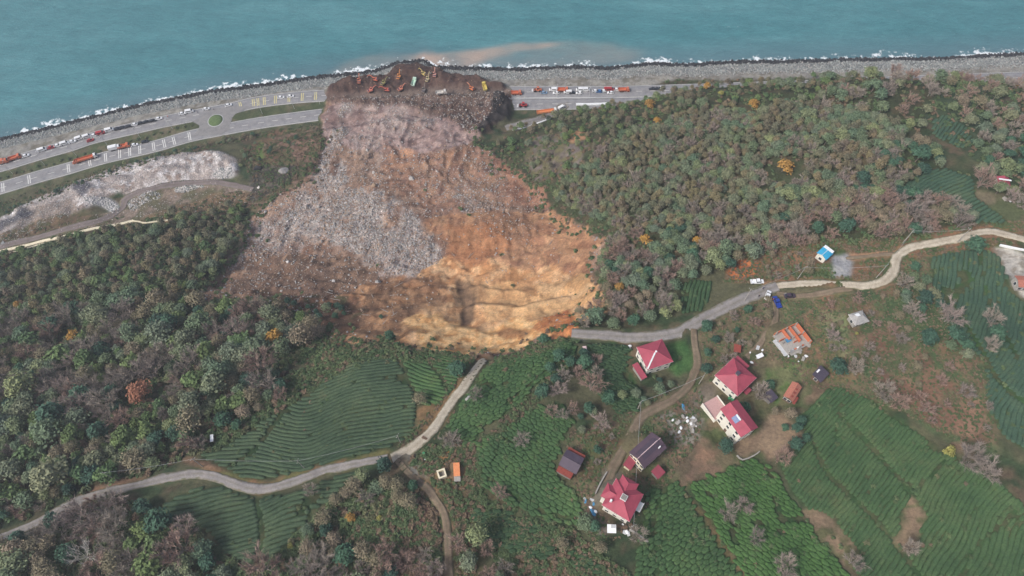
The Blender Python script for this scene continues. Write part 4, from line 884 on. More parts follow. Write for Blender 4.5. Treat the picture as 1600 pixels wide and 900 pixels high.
def under(px, n, mixw, smin=.5, smax=1.4, seed=0, where=None):
    W_ = WP(px) if isinstance(px, str) else px; rg = np.random.default_rng(seed + 500); b0 = W_.min(0); b1 = W_.max(0)
    X = rg.uniform(b0[0], b1[0], n * 3); Y = rg.uniform(b0[1], b1[1], n * 3); ok = inpoly(X, Y, W_); X = X[ok][:n]; Y = Y[ok][:n]
    f = fbm(X, Y, 11, 3, 91) + rg.normal(size=len(X)) * .25
    th = np.quantile(f, np.cumsum(np.array(mixw, float) / sum(mixw))[:2]) if len(f) else (0, 0)
    idx = (f > th[0]).astype(int) + (f > th[1]).astype(int)
    for x, y, i in zip(X, Y, idx): UG.append((x, y, i, rg.uniform(smin, smax)))
under("-60,400 200,350 385,325 385,345 330,440 300,470 400,465 520,515 470,560 430,640 330,700 200,760 60,810 -60,850", 5200, (5, 2, 2), .8, 1.9, 1)
under("-60,860 60,838 140,792 220,785 300,830 400,900 470,830 500,800 560,750 640,760 660,800 600,905 -60,920", 2200, (5, 2, 3), .8, 1.7, 2)
under("580,780 650,770 690,800 690,905 600,920 575,860", 900, (1, 6, 1), .5, 1.2, 3)
under("770,225 900,160 1050,125 1600,118 1660,200 1440,190 1430,290 1520,350 1380,370 1190,400 1060,440 980,515 900,515 945,460 950,380 850,310", 4200, (5, 2, 1), .8, 1.6, 4)
under("1500,120 1640,120 1640,330 1520,250 1440,180", 1400, (4, 2, 3), .7, 1.5, 5)
under("1160,392 1250,375 1400,372 1500,352 1600,345 1600,380 1440,400 1380,450 1200,445 1130,440", 3200, (3, 5, 2), .2, .8, 6)
under("1080,520 1200,455 1330,455 1450,400 1470,480 1540,560 1560,720 1400,640 1260,600 1200,560 1110,600", 7500, (3, 5, 3), .18, .62, 7)
under("880,680 985,640 1080,590 1100,620 1090,690 1040,760 980,830 940,860 890,800 900,740", 2400, (4, 4, 3), .2, .65, 8)
under("640,700 740,690 760,770 740,905 660,920 690,800 640,760", 1200, (3, 4, 3), .4, 1.1, 9)
under("760,800 900,830 990,905 780,920", 1100, (4, 4, 3), .4, 1.1, 10)
under("380,230 510,200 500,250 440,300 385,330 210,348 330,310 390,290", 1100, (3, 4, 2), .4, 1.0, 11)
under("340,655 440,595 520,552 610,540 650,548 560,572 490,612 440,640 395,668 345,700 310,714", 900, (7, 2, 3), .5, 1.5, 17)
under("330,478 400,472 470,498 512,518 508,545 550,546 600,534 640,548 640,562 440,562 380,520", 1500, (7, 3, 2), .5, 1.9, 18)
under("640,550 700,550 755,562 800,556 890,524 900,530 830,560 760,572 700,560", 420, (7, 3, 2), .5, 1.1, 19)
under("705,700 745,690 800,640 840,605 880,560 905,560 850,620 790,680 750,720 745,770 900,830 880,850 740,790", 900, (7, 3, 3), .4, 1.1, 20)
under("0,312 200,254 400,208 500,193 500,200 400,218 200,268 0,340", 1500, (5, 3, 3), .4, .9, 12)
under("430,500 520,520 650,550 760,560 740,575 560,560 450,570", 1100, (6, 3, 2), .4, 1.0, 13)
under("800,560 890,525 905,535 830,560 760,575", 420, (6, 3, 2), .4, .9, 14)
under("700,560 760,560 690,680 640,720 620,700 690,620", 500, (4, 4, 2), .35, .8, 15)
under("0,372 120,345 200,338 130,360 0,392", 350, (2, 5, 1), .4, .9, 16)
for q, (k_, (W_, kw_)) in enumerate(FIELDS.items()):
    n0 = len(UG); A_ = .5 * abs(np.dot(W_[:, 0], np.roll(W_[:, 1], 1)) - np.dot(W_[:, 1], np.roll(W_[:, 0], 1)))
    under(W_, int(A_ / (9 if kw_.get('cell') else 22)), (3, .4, 6), .35, .85, 40 + q)
    for j in range(n0, len(UG)): UG[j] = UG[j][:3] + (UG[j][3] + .25,)
# scrub hanging raggedly over both flanks and the head of the slide
for q in range(len(SLIDE)):
    p0, p1 = SLIDE[q], SLIDE[(q + 1) % len(SLIDE)]; L_ = float(np.hypot(*(p1 - p0)))
    if (p0[1] + p1[1]) / 2 > 296: continue
    for _ in range(int(L_ * 1.9)):
        t = rng.uniform(); x, y = p0 + (p1 - p0) * t; gq = float(vn(x / 9, y / 9, 123)); w_ = 4.5 if gq > 0 else .8
        UG.append((x + rng.normal() * w_, y + rng.normal() * w_, int(rng.choice([0, 0, 1, 2])), rng.uniform(.5, 1.5)))
keep = []
for (x, y, i, s) in UG:
    keep.append((x, y, i, s))
UG = np.array(keep)
rx = np.zeros(len(UG), bool)
for q in range(len(RP)):
    rx |= (UG[:, 0] - RP[q, 0]) ** 2 + (UG[:, 1] - RP[q, 1]) ** 2 < (RP[q, 2] / 2 + .9) ** 2
for q in range(len(HP)): rx |= (UG[:, 0] - HP[q, 0]) ** 2 + (UG[:, 1] - HP[q, 1]) ** 2 < (HP[q, 2] + .3) ** 2
for B_ in (PADDY,): rx |= (UG[:, 0] - B_[0]) ** 2 + (UG[:, 1] - B_[1]) ** 2 < 36
UG = UG[~rx]
pz = hz(UG[:, 0], UG[:, 1]) - .12
gn_stuff('undergrowth', np.stack([UG[:, 0], UG[:, 1], pz], 1), np.stack([rng.uniform(-.2, .2, len(UG)), rng.uniform(-.2, .2, len(UG)), rng.uniform(0, 6.28, len(UG))], 1),
         np.stack([UG[:, 3], UG[:, 3], UG[:, 3] * .9], 1), UG[:, 2].astype(int), [bush['scrub'], bush['bracken'], bush['weed']], 'tangle of brambles, bracken and weeds between the trees and plots')
# ------------------------------------------------------------------ tea hedges, row by row
def tea_mat(name, c1, c2, c3):
    m = NT(name); n1 = m.noise(.09, 5, .68, 'World'); n2 = m.noise(1.8, 4, .75, 'World')
    c = m.ramp(n1, [(.34, C4(*c1)), (.5, C4(*c2)), (.64, C4(*c3)), (.76, C4(c3[0] + 22, c3[1] + 4, c3[2] + 4))]); c = m.mix(1, c, m.ramp(n2, [(.3, (.62, .66, .66, 1)), (.5, (1, 1, 1, 1)), (.72, (1.45, 1.4, 1.25, 1))]), 'MULTIPLY')
    m.base(c); m.rough(.7); m.b.inputs['Specular IOR Level'].default_value = .3; m.bump(m.noise(3.5, 4, .75, 'World'), .9, .25); return m.m
TM = [tea_mat('tea_deep_green', (55, 77, 55), (63, 84, 59), (72, 91, 63)), tea_mat('tea_mid_green', (54, 82, 48), (64, 95, 54), (75, 102, 57)), tea_mat('tea_dark_green', (48, 75, 48), (55, 82, 52), (66, 91, 57)),
      tea_mat('tea_bright_green', (59, 93, 46), (68, 104, 50), (75, 108, 57)), tea_mat('tea_worn_green', (58, 86, 52), (66, 94, 56), (76, 98, 60)), tea_mat('tea_blue_green', (57, 84, 66), (63, 90, 70), (73, 95, 70))]
ROWS = []
def tea(key):
    W_, kw = FIELDS[key]; a = radians(kw['ang']); c0 = W_.mean(0); ux = np.array([cos(a), sin(a)]); vx = np.array([-sin(a), cos(a)])
    Q = (W_ - c0); uu = Q @ ux; vv = Q @ vx; p = kw['pitch']; cell = kw.get('cell', 0); cur = kw['curve']; sd = abs(hash(key)) % 1000 if False else sum(map(ord, key))
    gp = kw.get('gap', .02)
    for r_ in range(int((vv.min() - 8) / p), int((vv.max() + 8) / p) + 1):
        u = np.arange(uu.min() - 2, uu.max() + 2, .55)
        v = r_ * p + cur * fbm(u, u * 0 + r_ * p * .35, 34, 2, sd) * 1.5 + .5 * fbm(u, u * 0 + r_ * 1.7, 7, 2, sd + 5) + cell * .75 * fbm(u, u * 0 + r_ * 2.3, 2.6, 2, sd + 6)
        pos = c0 + u[:, None] * ux + v[:, None] * vx; x, y = pos[:, 0], pos[:, 1]
        ok = inpoly(x + .8 * vn(x / 3, y / 3, 3), y + .8 * vn(x / 3, y / 3, 4), W_) & (fbm(x, y, 13, 3, sd + 9) < .62 - gp) & (vn(u / 2.3, u * 0 + r_ * 3.1, sd + 11) < (.93 if not cell else .8))
        for B_ in BARE: ok &= ~inpoly(x, y, B_)
        for q in range(0, len(RP), 1): pass
        near = np.zeros(len(x), bool); bb = RP[(RP[:, 0] > x.min() - 5) & (RP[:, 0] < x.max() + 5) & (RP[:, 1] > y.min() - 5) & (RP[:, 1] < y.max() + 5)]
        if len(bb): near = (((x[:, None] - bb[None, :, 0]) ** 2 + (y[:, None] - bb[None, :, 1]) ** 2) < (bb[None, :, 2] / 2 + .7) ** 2).any(1)
        hh = (((x[:, None] - HP[None, :, 0]) ** 2 + (y[:, None] - HP[None, :, 1]) ** 2) < (HP[None, :, 2] + .8) ** 2).any(1)
        ok &= ~near & ~hh
        segs = np.split(np.nonzero(ok)[0], np.nonzero(np.diff(np.nonzero(ok)[0]) > 1)[0] + 1); segs = [s_ for s_ in segs if len(s_) >= 4]
        if not segs: continue
        ROWS.append((key, kw, [pos[s_] for s_ in segs]))
for k_ in FIELDS:
    if not FIELDS[k_][1].get('cell'): tea(k_)
def clip(poly, n_, d_):
    out = []; m = len(poly)
    for i in range(m):
        p, q = poly[i], poly[(i + 1) % m]; a_ = p[0] * n_[0] + p[1] * n_[1] - d_; b_ = q[0] * n_[0] + q[1] * n_[1] - d_
        if a_ <= 0: out.append(p)
        if (a_ < 0) != (b_ < 0) and a_ != b_: t = a_ / (a_ - b_); out.append((p[0] + (q[0] - p[0]) * t, p[1] + (q[1] - p[1]) * t))
    return out
BUSHES = []
def cells(key):
    """tea grown together into flat topped plates parted by thin cracks"""
    W_, kw = FIELDS[key]; a = radians(kw['ang']); R_ = np.array([[cos(a), sin(a)], [-sin(a), cos(a)]]); st_ = np.array([kw.get('cu', 2.5), kw.get('cv', 1.25)]); c0 = W_.mean(0); Q = (W_ - c0) @ R_.T / st_
    lo = np.floor(Q.min(0)).astype(int) - 1; hi = np.ceil(Q.max(0)).astype(int) + 1; sd = sum(map(ord, key)); G = {}
    for i in range(lo[0], hi[0] + 1):
        for j in range(lo[1], hi[1] + 1): G[i, j] = (i + .5 * (j % 2) + .36 * float(_h(np.array(i), np.array(j), sd)), j + .3 * float(_h(np.array(i), np.array(j), sd + 3)))
    for (i, j), s_ in G.items():
        w0 = np.array(s_) * st_ @ R_ + c0; x, y = w0
        if not inpoly(np.array([x]), np.array([y]), W_)[0] or float(fbm(x, y, 13, 3, sd + 9)) > .62 - kw.get('gap', .05): continue
        if any(inpoly(np.array([x]), np.array([y]), B_)[0] for B_ in BARE): continue
        if ((RP[:, 0] - x) ** 2 + (RP[:, 1] - y) ** 2 < (RP[:, 2] / 2 + 1.2) ** 2).any() or ((HP[:, 0] - x) ** 2 + (HP[:, 1] - y) ** 2 < (HP[:, 2] + 1.0) ** 2).any(): continue
        P_ = [(s_[0] - 1.4, s_[1] - 1.4), (s_[0] + 1.4, s_[1] - 1.4), (s_[0] + 1.4, s_[1] + 1.4), (s_[0] - 1.4, s_[1] + 1.4)]
        for di in (-2, -1, 0, 1, 2):
            for dj in (-2, -1, 0, 1, 2):
                o_ = G.get((i + di, j + dj))
                if (di or dj) and o_: n_ = (o_[0] - s_[0], o_[1] - s_[1]); P_ = clip(P_, n_, (n_[0] * (o_[0] + s_[0]) + n_[1] * (o_[1] + s_[1])) / 2)
        if len(P_) < 3: continue
        pg = []
        for q in range(len(P_)):          # midpoints too, for rounder plates
            p0, p1 = np.array(P_[q]), np.array(P_[(q + 1) % len(P_)])
            if np.hypot(*(p1 - p0)) > .16: pg += [p0 * .5 + p1 * .5 + (p0 - p1) * .3, p0 * .5 + p1 * .5 - (p0 - p1) * .3]
        pg = (np.array(pg) * st_) @ R_ + c0; m = len(pg); V = []; h_ = .62 + .16 * float(vn(x / 3, y / 3, 5))
        for f_, z_ in ((1.01, h_ * .35), (.985, h_ * .72), (.88, h_), (.4, h_ * 1.04)):
            pt = w0 + (pg - w0) * f_ + rng.normal(size=(m, 2)) * .05; V.append(np.concatenate([pt, (hz(pt[:, 0], pt[:, 1]) + z_ + rng.normal(size=m) * .05)[:, None]], 1))
        V = np.concatenate(V + [[[x, y, float(hz(x, y)) + h_ * 1.05]]]); F = [[r_ * m + q, r_ * m + (q + 1) % m, (r_ + 1) * m + (q + 1) % m, (r_ + 1) * m + q] for r_ in range(3) for q in range(m)]
        T = [[3 * m + q, 3 * m + (q + 1) % m, 4 * m] for q in range(m)]; px, py = proj(x, y, float(hz(x, y)))
        BUSHES.append((float(-10 < px < 1610 and py < 905) / math.sqrt(x * x + y * y + (CAM_H - 100) ** 2), key, V, np.array(F), np.array(T)))
for k_ in FIELDS:
    if FIELDS[k_][1].get('cell'): cells(k_)
def row_geo(segs, p, cell=0, hh=1.0, wd=1.0):
    parts = []
    for S in segs:
        n = len(S); t = np.gradient(S, axis=0); t /= np.hypot(t[:, 0], t[:, 1])[:, None] + 1e-9; nn = np.stack([-t[:, 1], t[:, 0]], 1)
        e = np.minimum(np.arange(n), np.arange(n)[::-1]); end = np.where(e == 0, .35, 1.0)
        prof = [(-.49, -.1), (-.42, .42), (-.17, .68), (.17, .70), (.42, .44), (.49, -.1)]; V = []
        wv = wd * (1 + .16 * cell) + (.2 + .25 * cell) * vn(S[:, 0] / 1.3, S[:, 1] / 1.3, 31)
        for q, (a, b) in enumerate(prof):
            pt = S + nn * (a * p * wv * end)[:, None]; pt = pt + rng.normal(size=pt.shape) * .06
            zz = hz(pt[:, 0], pt[:, 1]) + (b if b < 0 else b * hh + (1 - hh) * .18) * (.9 + .25 * vn(pt[:, 0] / 1.1, pt[:, 1] / 1.1, 33)) * (end if b > 0 else 1) + rng.normal(size=n) * .04
            V.append(np.concatenate([pt, zz[:, None]], 1))
        V = np.stack(V, 1); ii = np.arange(n * 6).reshape(n, 6); F = np.stack([ii[:-1, :-1], ii[:-1, 1:], ii[1:, 1:], ii[1:, :-1]], -1).reshape(-1, 4)
        parts.append((V.reshape(-1, 3), F))
    return merge(parts)
def rscore(r):
    S = np.concatenate(r[2]); z = hz(S[:, 0], S[:, 1]); px, py = proj(S[:, 0], S[:, 1], z); v = (px > 0) & (px < 1600) & (py > 0) & (py < 900)
    own = 3.0 if r[0] in ('upper left', 'lower left', 'small steep') else 1.0
    return own * float((v / np.sqrt(S[:, 0] ** 2 + S[:, 1] ** 2 + (CAM_H - z) ** 2)).sum())
ROWS.sort(key=rscore, reverse=True)
WHERE = {'upper left': 'in the curved plot above the gravel road', 'small steep': 'in the small steep plot left of the cracked road', 'lower left': 'in the plot below the gravel road', 'beside the cracked road': 'in the plot right of the cracked road',
         'beside the red house': 'in the plot left of the first red house', 'hollow': 'in the hollow left of the purple barn', 'bottom centre': 'in the ragged plot at the bottom centre', 'behind the big red roof': 'in the plot right of the big red roofed house',
         'bright middle': 'in the bright plot below the white house', 'wide right': 'in the wide field on the right', 'right edge': 'in the blue green plot at the right edge', 'round hill': 'in the terraced plot near the far red house', 'hill top': 'in the small plot on the right hilltop', 'little square': 'in the little square plot above the village road'}
rest = {}
for q, (key, kw, segs) in enumerate(ROWS):
    g_ = row_geo(segs, kw['pitch'], kw.get('cell', 0), kw.get('hh', 1.0), kw.get('wd', 1.0))
    if q < 300:
        me = mesh_np('tea_hedge', *g_, True); o = link('tea_hedge', me, TM[kw['col']]); tag(o, 'clipped green tea hedge row ' + WHERE[key], 'tea hedge', 'tea hedge rows ' + WHERE[key])
    else: rest.setdefault(key, []).append(g_)
for key, gs in rest.items():
    me = mesh_np('tea_bushes', *merge(gs), True); o = link('tea_bushes', me, TM[FIELDS[key][1]['col']]); tag(o, 'close rows of tea bushes ' + WHERE[key], kind='stuff')
BUSHES.sort(key=lambda t: -t[0]); rest = {}
for q, (s_, key, V, F, T) in enumerate(BUSHES):
    if q < 300: tag(link('tea_bush', mesh_np('tea_bush', V, [F, T], True), TM[FIELDS[key][1]['col']]), 'flat topped green tea bush ' + WHERE[key], 'tea bush', 'tea bushes ' + WHERE[key])
    else: rest.setdefault(key, []).append((V, F, T))
for key, gs in rest.items():
    Vs = []; Fs = []; Ts = []; o_ = 0
    for V, F, T in gs: Vs.append(V); Fs.append(F + o_); Ts.append(T + o_); o_ += len(V)
    tag(link('tea_bushes', mesh_np('tea_bushes', np.concatenate(Vs), [np.concatenate(Fs), np.concatenate(Ts)], True), TM[FIELDS[key][1]['col']]), 'flat topped tea bushes grown together ' + WHERE[key], kind='stuff')
print('ROWS', len(ROWS), 'BUSHES', len(BUSHES))
# ------------------------------------------------------------------ rocks
def rock_mesh(seed, k_=1.0):
    import bmesh
    bm = bmesh.new(); bmesh.ops.create_icosphere(bm, subdivisions=2, radius=1.0); rg = np.random.default_rng(seed)
    nr = rg.normal(size=(7, 3)); nr /= np.linalg.norm(nr, axis=1)[:, None]; dd = rg.uniform(.45, .8, 7)
    for v in bm.verts:
        p = np.array(v.co)
        for a, b in zip(nr, dd):
            s_ = p @ a
            if s_ > b: p = p - a * (s_ - b)
        v.co = p * np.array([1.0, .82, .62]) * 1.15
    me = bpy.data.meshes.new('rock'); bm.to_mesh(me); bm.free(); return me
def rock_mat(name, cols):
    m = NT(name); oi = m.n('ShaderNodeObjectInfo'); r = m.ramp(oi.outputs['Random'], [(q / (len(cols) - 1), C4(*c)) for q, c in enumerate(cols)])
    r = m.mix(1, r, m.ramp(m.noise(1.6, 5, .7), [(.3, (.7, .7, .7, 1)), (.7, (1.25, 1.25, 1.25, 1))]), 'MULTIPLY'); m.base(r); m.rough(.9); m.bump(m.noise(3, 4, .7), .6, .12); return m.m
RK = {'grey': rock_mat('grey_rock', [(150, 148, 146), (168, 164, 160), (132, 130, 130), (180, 176, 172)]), 'dark': rock_mat('wet_dark_rock', [(50, 52, 56), (62, 63, 66), (42, 44, 48)]),
      'pale': rock_mat('pale_armour_rock', [(134, 140, 138), (152, 156, 154), (114, 118, 118), (172, 176, 174)]), 'brown': rock_mat('brown_rock', [(142, 122, 106), (158, 134, 112), (124, 104, 92)]), 'white': rock_mat('white_rock', [(200, 196, 192), (188, 184, 180), (212, 208, 206)])}
RKM = {}
for nm in RK:
    RKM[nm] = []
    for q in range(3):
        me = rock_mesh(len(RKM) * 10 + q); me.materials.append(RK[nm]); RKM[nm].append(me)
SRC = {}
def boulder(kind, px, py, r, label, group=None):
    p = h1(px, py); q = random.randrange(3); o = link('boulder', RKM[kind][q], loc=(p[0], p[1], p[2] + r * .2)); o.scale = (r, r, r); o.rotation_euler = (random.uniform(-.4, .4), random.uniform(-.4, .4), random.uniform(0, 6.28))
    tag(o, label, 'boulder', group); SRC.setdefault(kind, []).append(o); return o
boulder('grey', 444, 267, 3.1, 'largest grey boulder beside the left flank of the slide'); boulder('dark', 403, 264, 2.6, 'dark boulder left of the largest grey boulder'); boulder('brown', 574, 245, 1.5, 'tan boulder at the top of the slide')
boulder('grey', 643, 280, 1.6, 'round pale boulder on orange earth in mid slide'); boulder('brown', 584, 290, 1.7, 'angular yellowish boulder above the grey rubble'); boulder('white', 415, 332, 1.3, 'white boulder on the left rubble edge')
boulder('white', 521, 440, 1.2, 'white block in the brown lower left of the slide'); boulder('grey', 591, 441, 1.5, 'pale slab of rock low in the grey rubble'); boulder('white', 450, 410, 1.3, 'white pointed rock among the brown mounds')
boulder('white', 404, 293, 1.0, 'small white rock under the dark boulder'); boulder('white', 440, 320, .9, 'small white rock above the rubble stripe'); boulder('brown', 672, 308, 1.3, 'brown rock at the middle of the slide')
boulder('pale', 734, 634 - 13, .8, 'light stone beside the cracked road'); boulder('grey', 731, 624, .9, 'grey block lying by the cracked road'); boulder('pale', 5, 380, 1.0, 'pale rock by the haul track')
for kind in ('pale', 'dark', 'white'):
    while len(SRC.get(kind, [])) < 2: boulder(kind, {'pale': 1120, 'dark': 1130, 'white': 560}[kind] + 9 * len(SRC.get(kind, [])), {'pale': 112, 'dark': 99, 'white': 170}[kind], 1.0, {'pale': 'pale armour block on the beach embankment', 'dark': 'wet black block at the water edge', 'white': 'white rock near the slide toe'}[kind] + (', right one of a pair' if SRC.get(kind) and len(SRC[kind]) % 2 else ', left one of a pair'))
def scat_px(px, n, seed, pred=None):
    W_ = WP(px) if isinstance(px, str) else px; rg = np.random.default_rng(seed + 900); b0 = W_.min(0); b1 = W_.max(0)
    X = rg.uniform(b0[0], b1[0], n * 7); Y = rg.uniform(b0[1], b1[1], n * 7); ok = inpoly(X, Y, W_)
    if pred is not None: ok &= pred(X, Y)
    return X[ok][:n], Y[ok][:n], rg
# boulders one can pick out on the slide
X, Y, rg = scat_px("515,160 760,180 700,230 650,330 690,430 600,440 400,400 400,330 490,290", 150, 1, lambda x, y: fbm(x, y, 18, 2, 61) > -.12)
for x, y in zip(X, Y):
    r = float(rg.uniform(.45, 1.0)); kd = rg.choice(['grey', 'white', 'brown'], p=[.55, .2, .25]); o = link('boulder', RKM[kd][int(rg.integers(3))], loc=(x, y, float(hz(x, y)) + r * .2)); o.scale = (r, r, r); o.rotation_euler = tuple(rg.uniform(0, 3, 3))
    tag(o, {'grey': 'grey', 'white': 'whitish', 'brown': 'brown'}[kd] + ' boulder scattered over the upper and middle slide', 'boulder', 'loose ' + kd + ' boulders on the upper and middle slide')
# torn-out shrubs, trunks and roots riding on the slide
for px, py, s_, lab in [(720, 328, 1.6, 'green shrub still upright in the middle of the slide'), (733, 337, 1.3, 'torn shrub just below the upright one on the slide'), (784, 399, 1.3, 'dark shrub alone on the right orange slope'), (664, 298, 1.1, 'small shrub beside the brown rock on the slide'), (802, 447, 1.2, 'small green shrub on the yellow face of the scar'),
                        (898, 393, 1.4, 'shrub at the right edge of the orange slope'), (925, 405, 1.6, 'tall shrub where the orange slope meets the wood'), (768, 273, 1.5, 'dull shrub under the right flank ridge'), (496, 268, 1.8, 'grey green bush on the left flank beside the largest boulder'), (590, 415, 1.0, 'tiny shrub low in the grey rubble'), (917, 432, 1.3, 'leaning shrub low on the right edge of the scar')]:
    p = h1(px, py); o = link('bush', bush['scrub'].data, loc=(p[0], p[1], p[2] - .2)); o.scale = (s_, s_, s_); o.rotation_euler = (random.uniform(-.3, .3), random.uniform(-.3, .3), px); tag(o, lab, 'bush')
X, Y, rg = scat_px("400,400 600,400 640,470 600,520 520,500 420,460 330,460", 34, 11)
X2, Y2, _ = scat_px("520,180 740,230 900,380 900,480 700,430 500,340", 22, 12)
for q, (x, y) in enumerate(list(zip(X, Y)) + list(zip(X2, Y2))):
    L_ = rg.uniform(2.0, 5.5); V, F = prism_chain([(-L_ / 2, 0, 0), (0, .1 * L_ * rg.uniform(-.5, .5), .15), (L_ / 2, 0, .25)], [.2, .15, .07], 5); V2, F2 = prism_chain([(0, 0, .1), (L_ * .2, L_ * .25, .5)], [.08, .03], 4); V, F = merge([(V, F), (V2, F2)])
    o = link('fallen_trunk', mesh_np('fallen_trunk', V, F), M_['pale_bark'], loc=(x, y, float(hz(x, y)) + .15), rz=rg.uniform(0, 3.1)); w_ = 'in the brown mounds at the left foot of the scar' if q < len(X) else 'strewn over the open slide'
    tag(o, 'broken pale tree trunk lying ' + w_, 'fallen trunk', 'broken trunks ' + w_)
def rocks(name, sets, label, src):
    pts = []; sc = []; ix = []
    for X, Y, lo, hi, kinds in sets:
        rg = np.random.default_rng(len(X)); pts.append(np.stack([X, Y, hz(X, Y)], 1)); sc.append(lo * (hi / lo) ** (rg.uniform(0, 1, len(X)) ** 2.2)); ix.append(rg.choice(kinds, len(X)))
    pts = np.concatenate(pts); sc = np.concatenate(sc); ix = np.concatenate(ix); n = len(pts)
    gn_stuff(name, pts, rng.uniform(0, 6.28, (n, 3)), np.stack([sc] * 3, 1), ix, src, label)
srcR = [SRC['grey'][0], SRC['white'][0], SRC['brown'][0], SRC['pale'][0], SRC['dark'][0], SRC['grey'][1], SRC['pale'][1], SRC['dark'][1]]
_r = np.random.default_rng(99)
st = lambda x, y: sample(STN, x, y) > _r.uniform(.12, 1.0, len(x)) ** .8
st2 = lambda x, y: sample(STN, x, y) > .1
sl_all = SLIDE
X1, Y1, _ = scat_px(sl_all, 26000, 2, st); X2, Y2, _ = scat_px(sl_all, 4200, 3, st2); X4, Y4, _ = scat_px(DUMP, 7000, 5, st)
X5, Y5, _ = scat_px("395,455 400,330 470,290 520,300 420,400", 500, 6)
rocks('rubble', [(X1, Y1, .14, .75, [0, 0, 5, 5, 2, 2]), (X2, Y2, .12, .5, [0, 2, 2, 2, 2]), (X5, Y5, .2, .7, [1, 0, 5])], 'loose stones and broken rock strewn down the slide', srcR)
X6, Y6, _ = scat_px(np.array([atz(a, b, 6) for a, b in P("512,138 575,116 620,100 680,103 765,130 792,140 790,165 740,225 640,165 515,160")]), 2400, 8)
rocks('spoil_stones', [(X6, Y6, .15, .5, [2, 4, 4, 4])], 'stones in the dark spoil over the highway', srcR)
WX = []; 
for s_ in ("203,328 200,318 215,305 235,298 252,302 250,310 225,318 212,330", "130,310 150,306 170,310 186,322 187,333 175,332 160,322 140,318", "272,300 275,293 300,289 322,291 305,296 285,301", "330,275 345,262 362,262 362,275 345,280"):
    x_, y_, _ = scat_px(s_, 420, len(s_)); WX.append((x_, y_, .2, .8, [1, 1, 3]))
x_, y_, _ = scat_px("60,366 110,345 190,328 215,300 330,284 400,296 400,320 330,338 210,346 100,371 0,394 0,380", 1500, 77); WX.append((x_, y_, .12, .5, [0, 2, 1]))
rocks('landfill_debris', WX + [(X4, Y4, .12, .45, [0, 1, 5, 3])], 'pale broken rubble heaped on the landfill', srcR)
xs_ = np.random.default_rng(5).uniform(-430, 460, 17000); us_ = np.random.default_rng(6).uniform(0, 1, 17000)
wid = np.interp(xs_, [-400, -160, 0, 120, 460], [15, 16.5, 17, 19, 21]); d_ = us_ * wid - .8; Y7 = yshore(xs_) - d_
wet = d_ < 3.6 + 1.2 * vn(xs_ / 5, xs_ * 0, 3); mt_ = ~inpoly(xs_, Y7, TOE)
gd = (~wet) & mt_; wd = wet & mt_
rocks('armour_stone', [(xs_[gd], Y7[gd], .35, .95, [3, 6, 0, 3]), (xs_[wd], Y7[wd], .6, 1.35, [4, 7, 4])], 'rock armour along the shore, black at the waterline and pale above', srcR)
# ------------------------------------------------------------------ buildings
class MB:
    def __init__(s): s.v = []; s.f = []
    def add(s, V, F):
        o = len(s.v); s.v += [tuple(map(float, p)) for p in V]; s.f += [tuple(i + o for i in f) for f in F]; return s
    def box(s, x0, x1, y0, y1, z0, z1):
        V = [(x, y, z) for z in (z0, z1) for x, y in ((x0, y0), (x1, y0), (x1, y1), (x0, y1))]
        return s.add(V, [(3, 2, 1, 0), (4, 5, 6, 7), (0, 1, 5, 4), (1, 2, 6, 5), (2, 3, 7, 6), (3, 0, 4, 7)])
    def obox(s, c, ax, hx, hy, z0, z1):
        """box turned by angle ax about its centre c"""
        u = (cos(ax), sin(ax)); w_ = (-sin(ax), cos(ax)); V = [(c[0] + u[0] * a * hx + w_[0] * b * hy, c[1] + u[1] * a * hx + w_[1] * b * hy, z) for z in (z0, z1) for a, b in ((-1, -1), (1, -1), (1, 1), (-1, 1))]
        return s.add(V, [(3, 2, 1, 0), (4, 5, 6, 7), (0, 1, 5, 4), (1, 2, 6, 5), (2, 3, 7, 6), (3, 0, 4, 7)])
    def beam(s, a, b, r, n=5, r2=None):
        V, F = prism_chain([a, b], [r, r2 or r], n); s.add(V, [tuple(f) for f in F]); k_ = len(s.v) - 2 * n; s.f += [tuple(range(k_ + n - 1, k_ - 1, -1)), tuple(range(k_ + n, k_ + 2 * n))]; return s
    def cyl(s, c, r, h, ax='z', n=12):
        a = np.array(c, float); d = {'z': (0, 0, h), 'x': (h, 0, 0), 'y': (0, h, 0)}[ax]; return s.beam(a, a + np.array(d) + 1e-4, r, n)
    def loft(s, rings):
        """closed body through rings of equal point count"""
        n = len(rings[0]); o = len(s.v)
        for r in rings: s.v += [tuple(map(float, p)) for p in r]
        for i in range(len(rings) - 1):
            for k_ in range(n): s.f.append((o + i * n + k_, o + i * n + (k_ + 1) % n, o + (i + 1) * n + (k_ + 1) % n, o + (i + 1) * n + k_))
        s.f += [tuple(o + k_ for k_ in range(n - 1, -1, -1)), tuple(o + (len(rings) - 1) * n + k_ for k_ in range(n))]; return s
    def mesh(s, name, mat=None, smooth=False):
        import bmesh
        me = bpy.data.meshes.new(name); me.from_pydata(s.v, [], s.f); bm = bmesh.new(); bm.from_mesh(me); bmesh.ops.recalc_face_normals(bm, faces=bm.faces); bm.to_mesh(me); bm.free()
        if mat: me.materials.append(mat)
        if smooth: me.polygons.foreach_set('use_smooth', [True] * len(me.polygons))
        return me
    def build(s, name, mat, parent, smooth=False, label=None):
        o = link(name, s.mesh(name, mat, smooth), parent=parent)
        if label: o['label'] = label
        return o
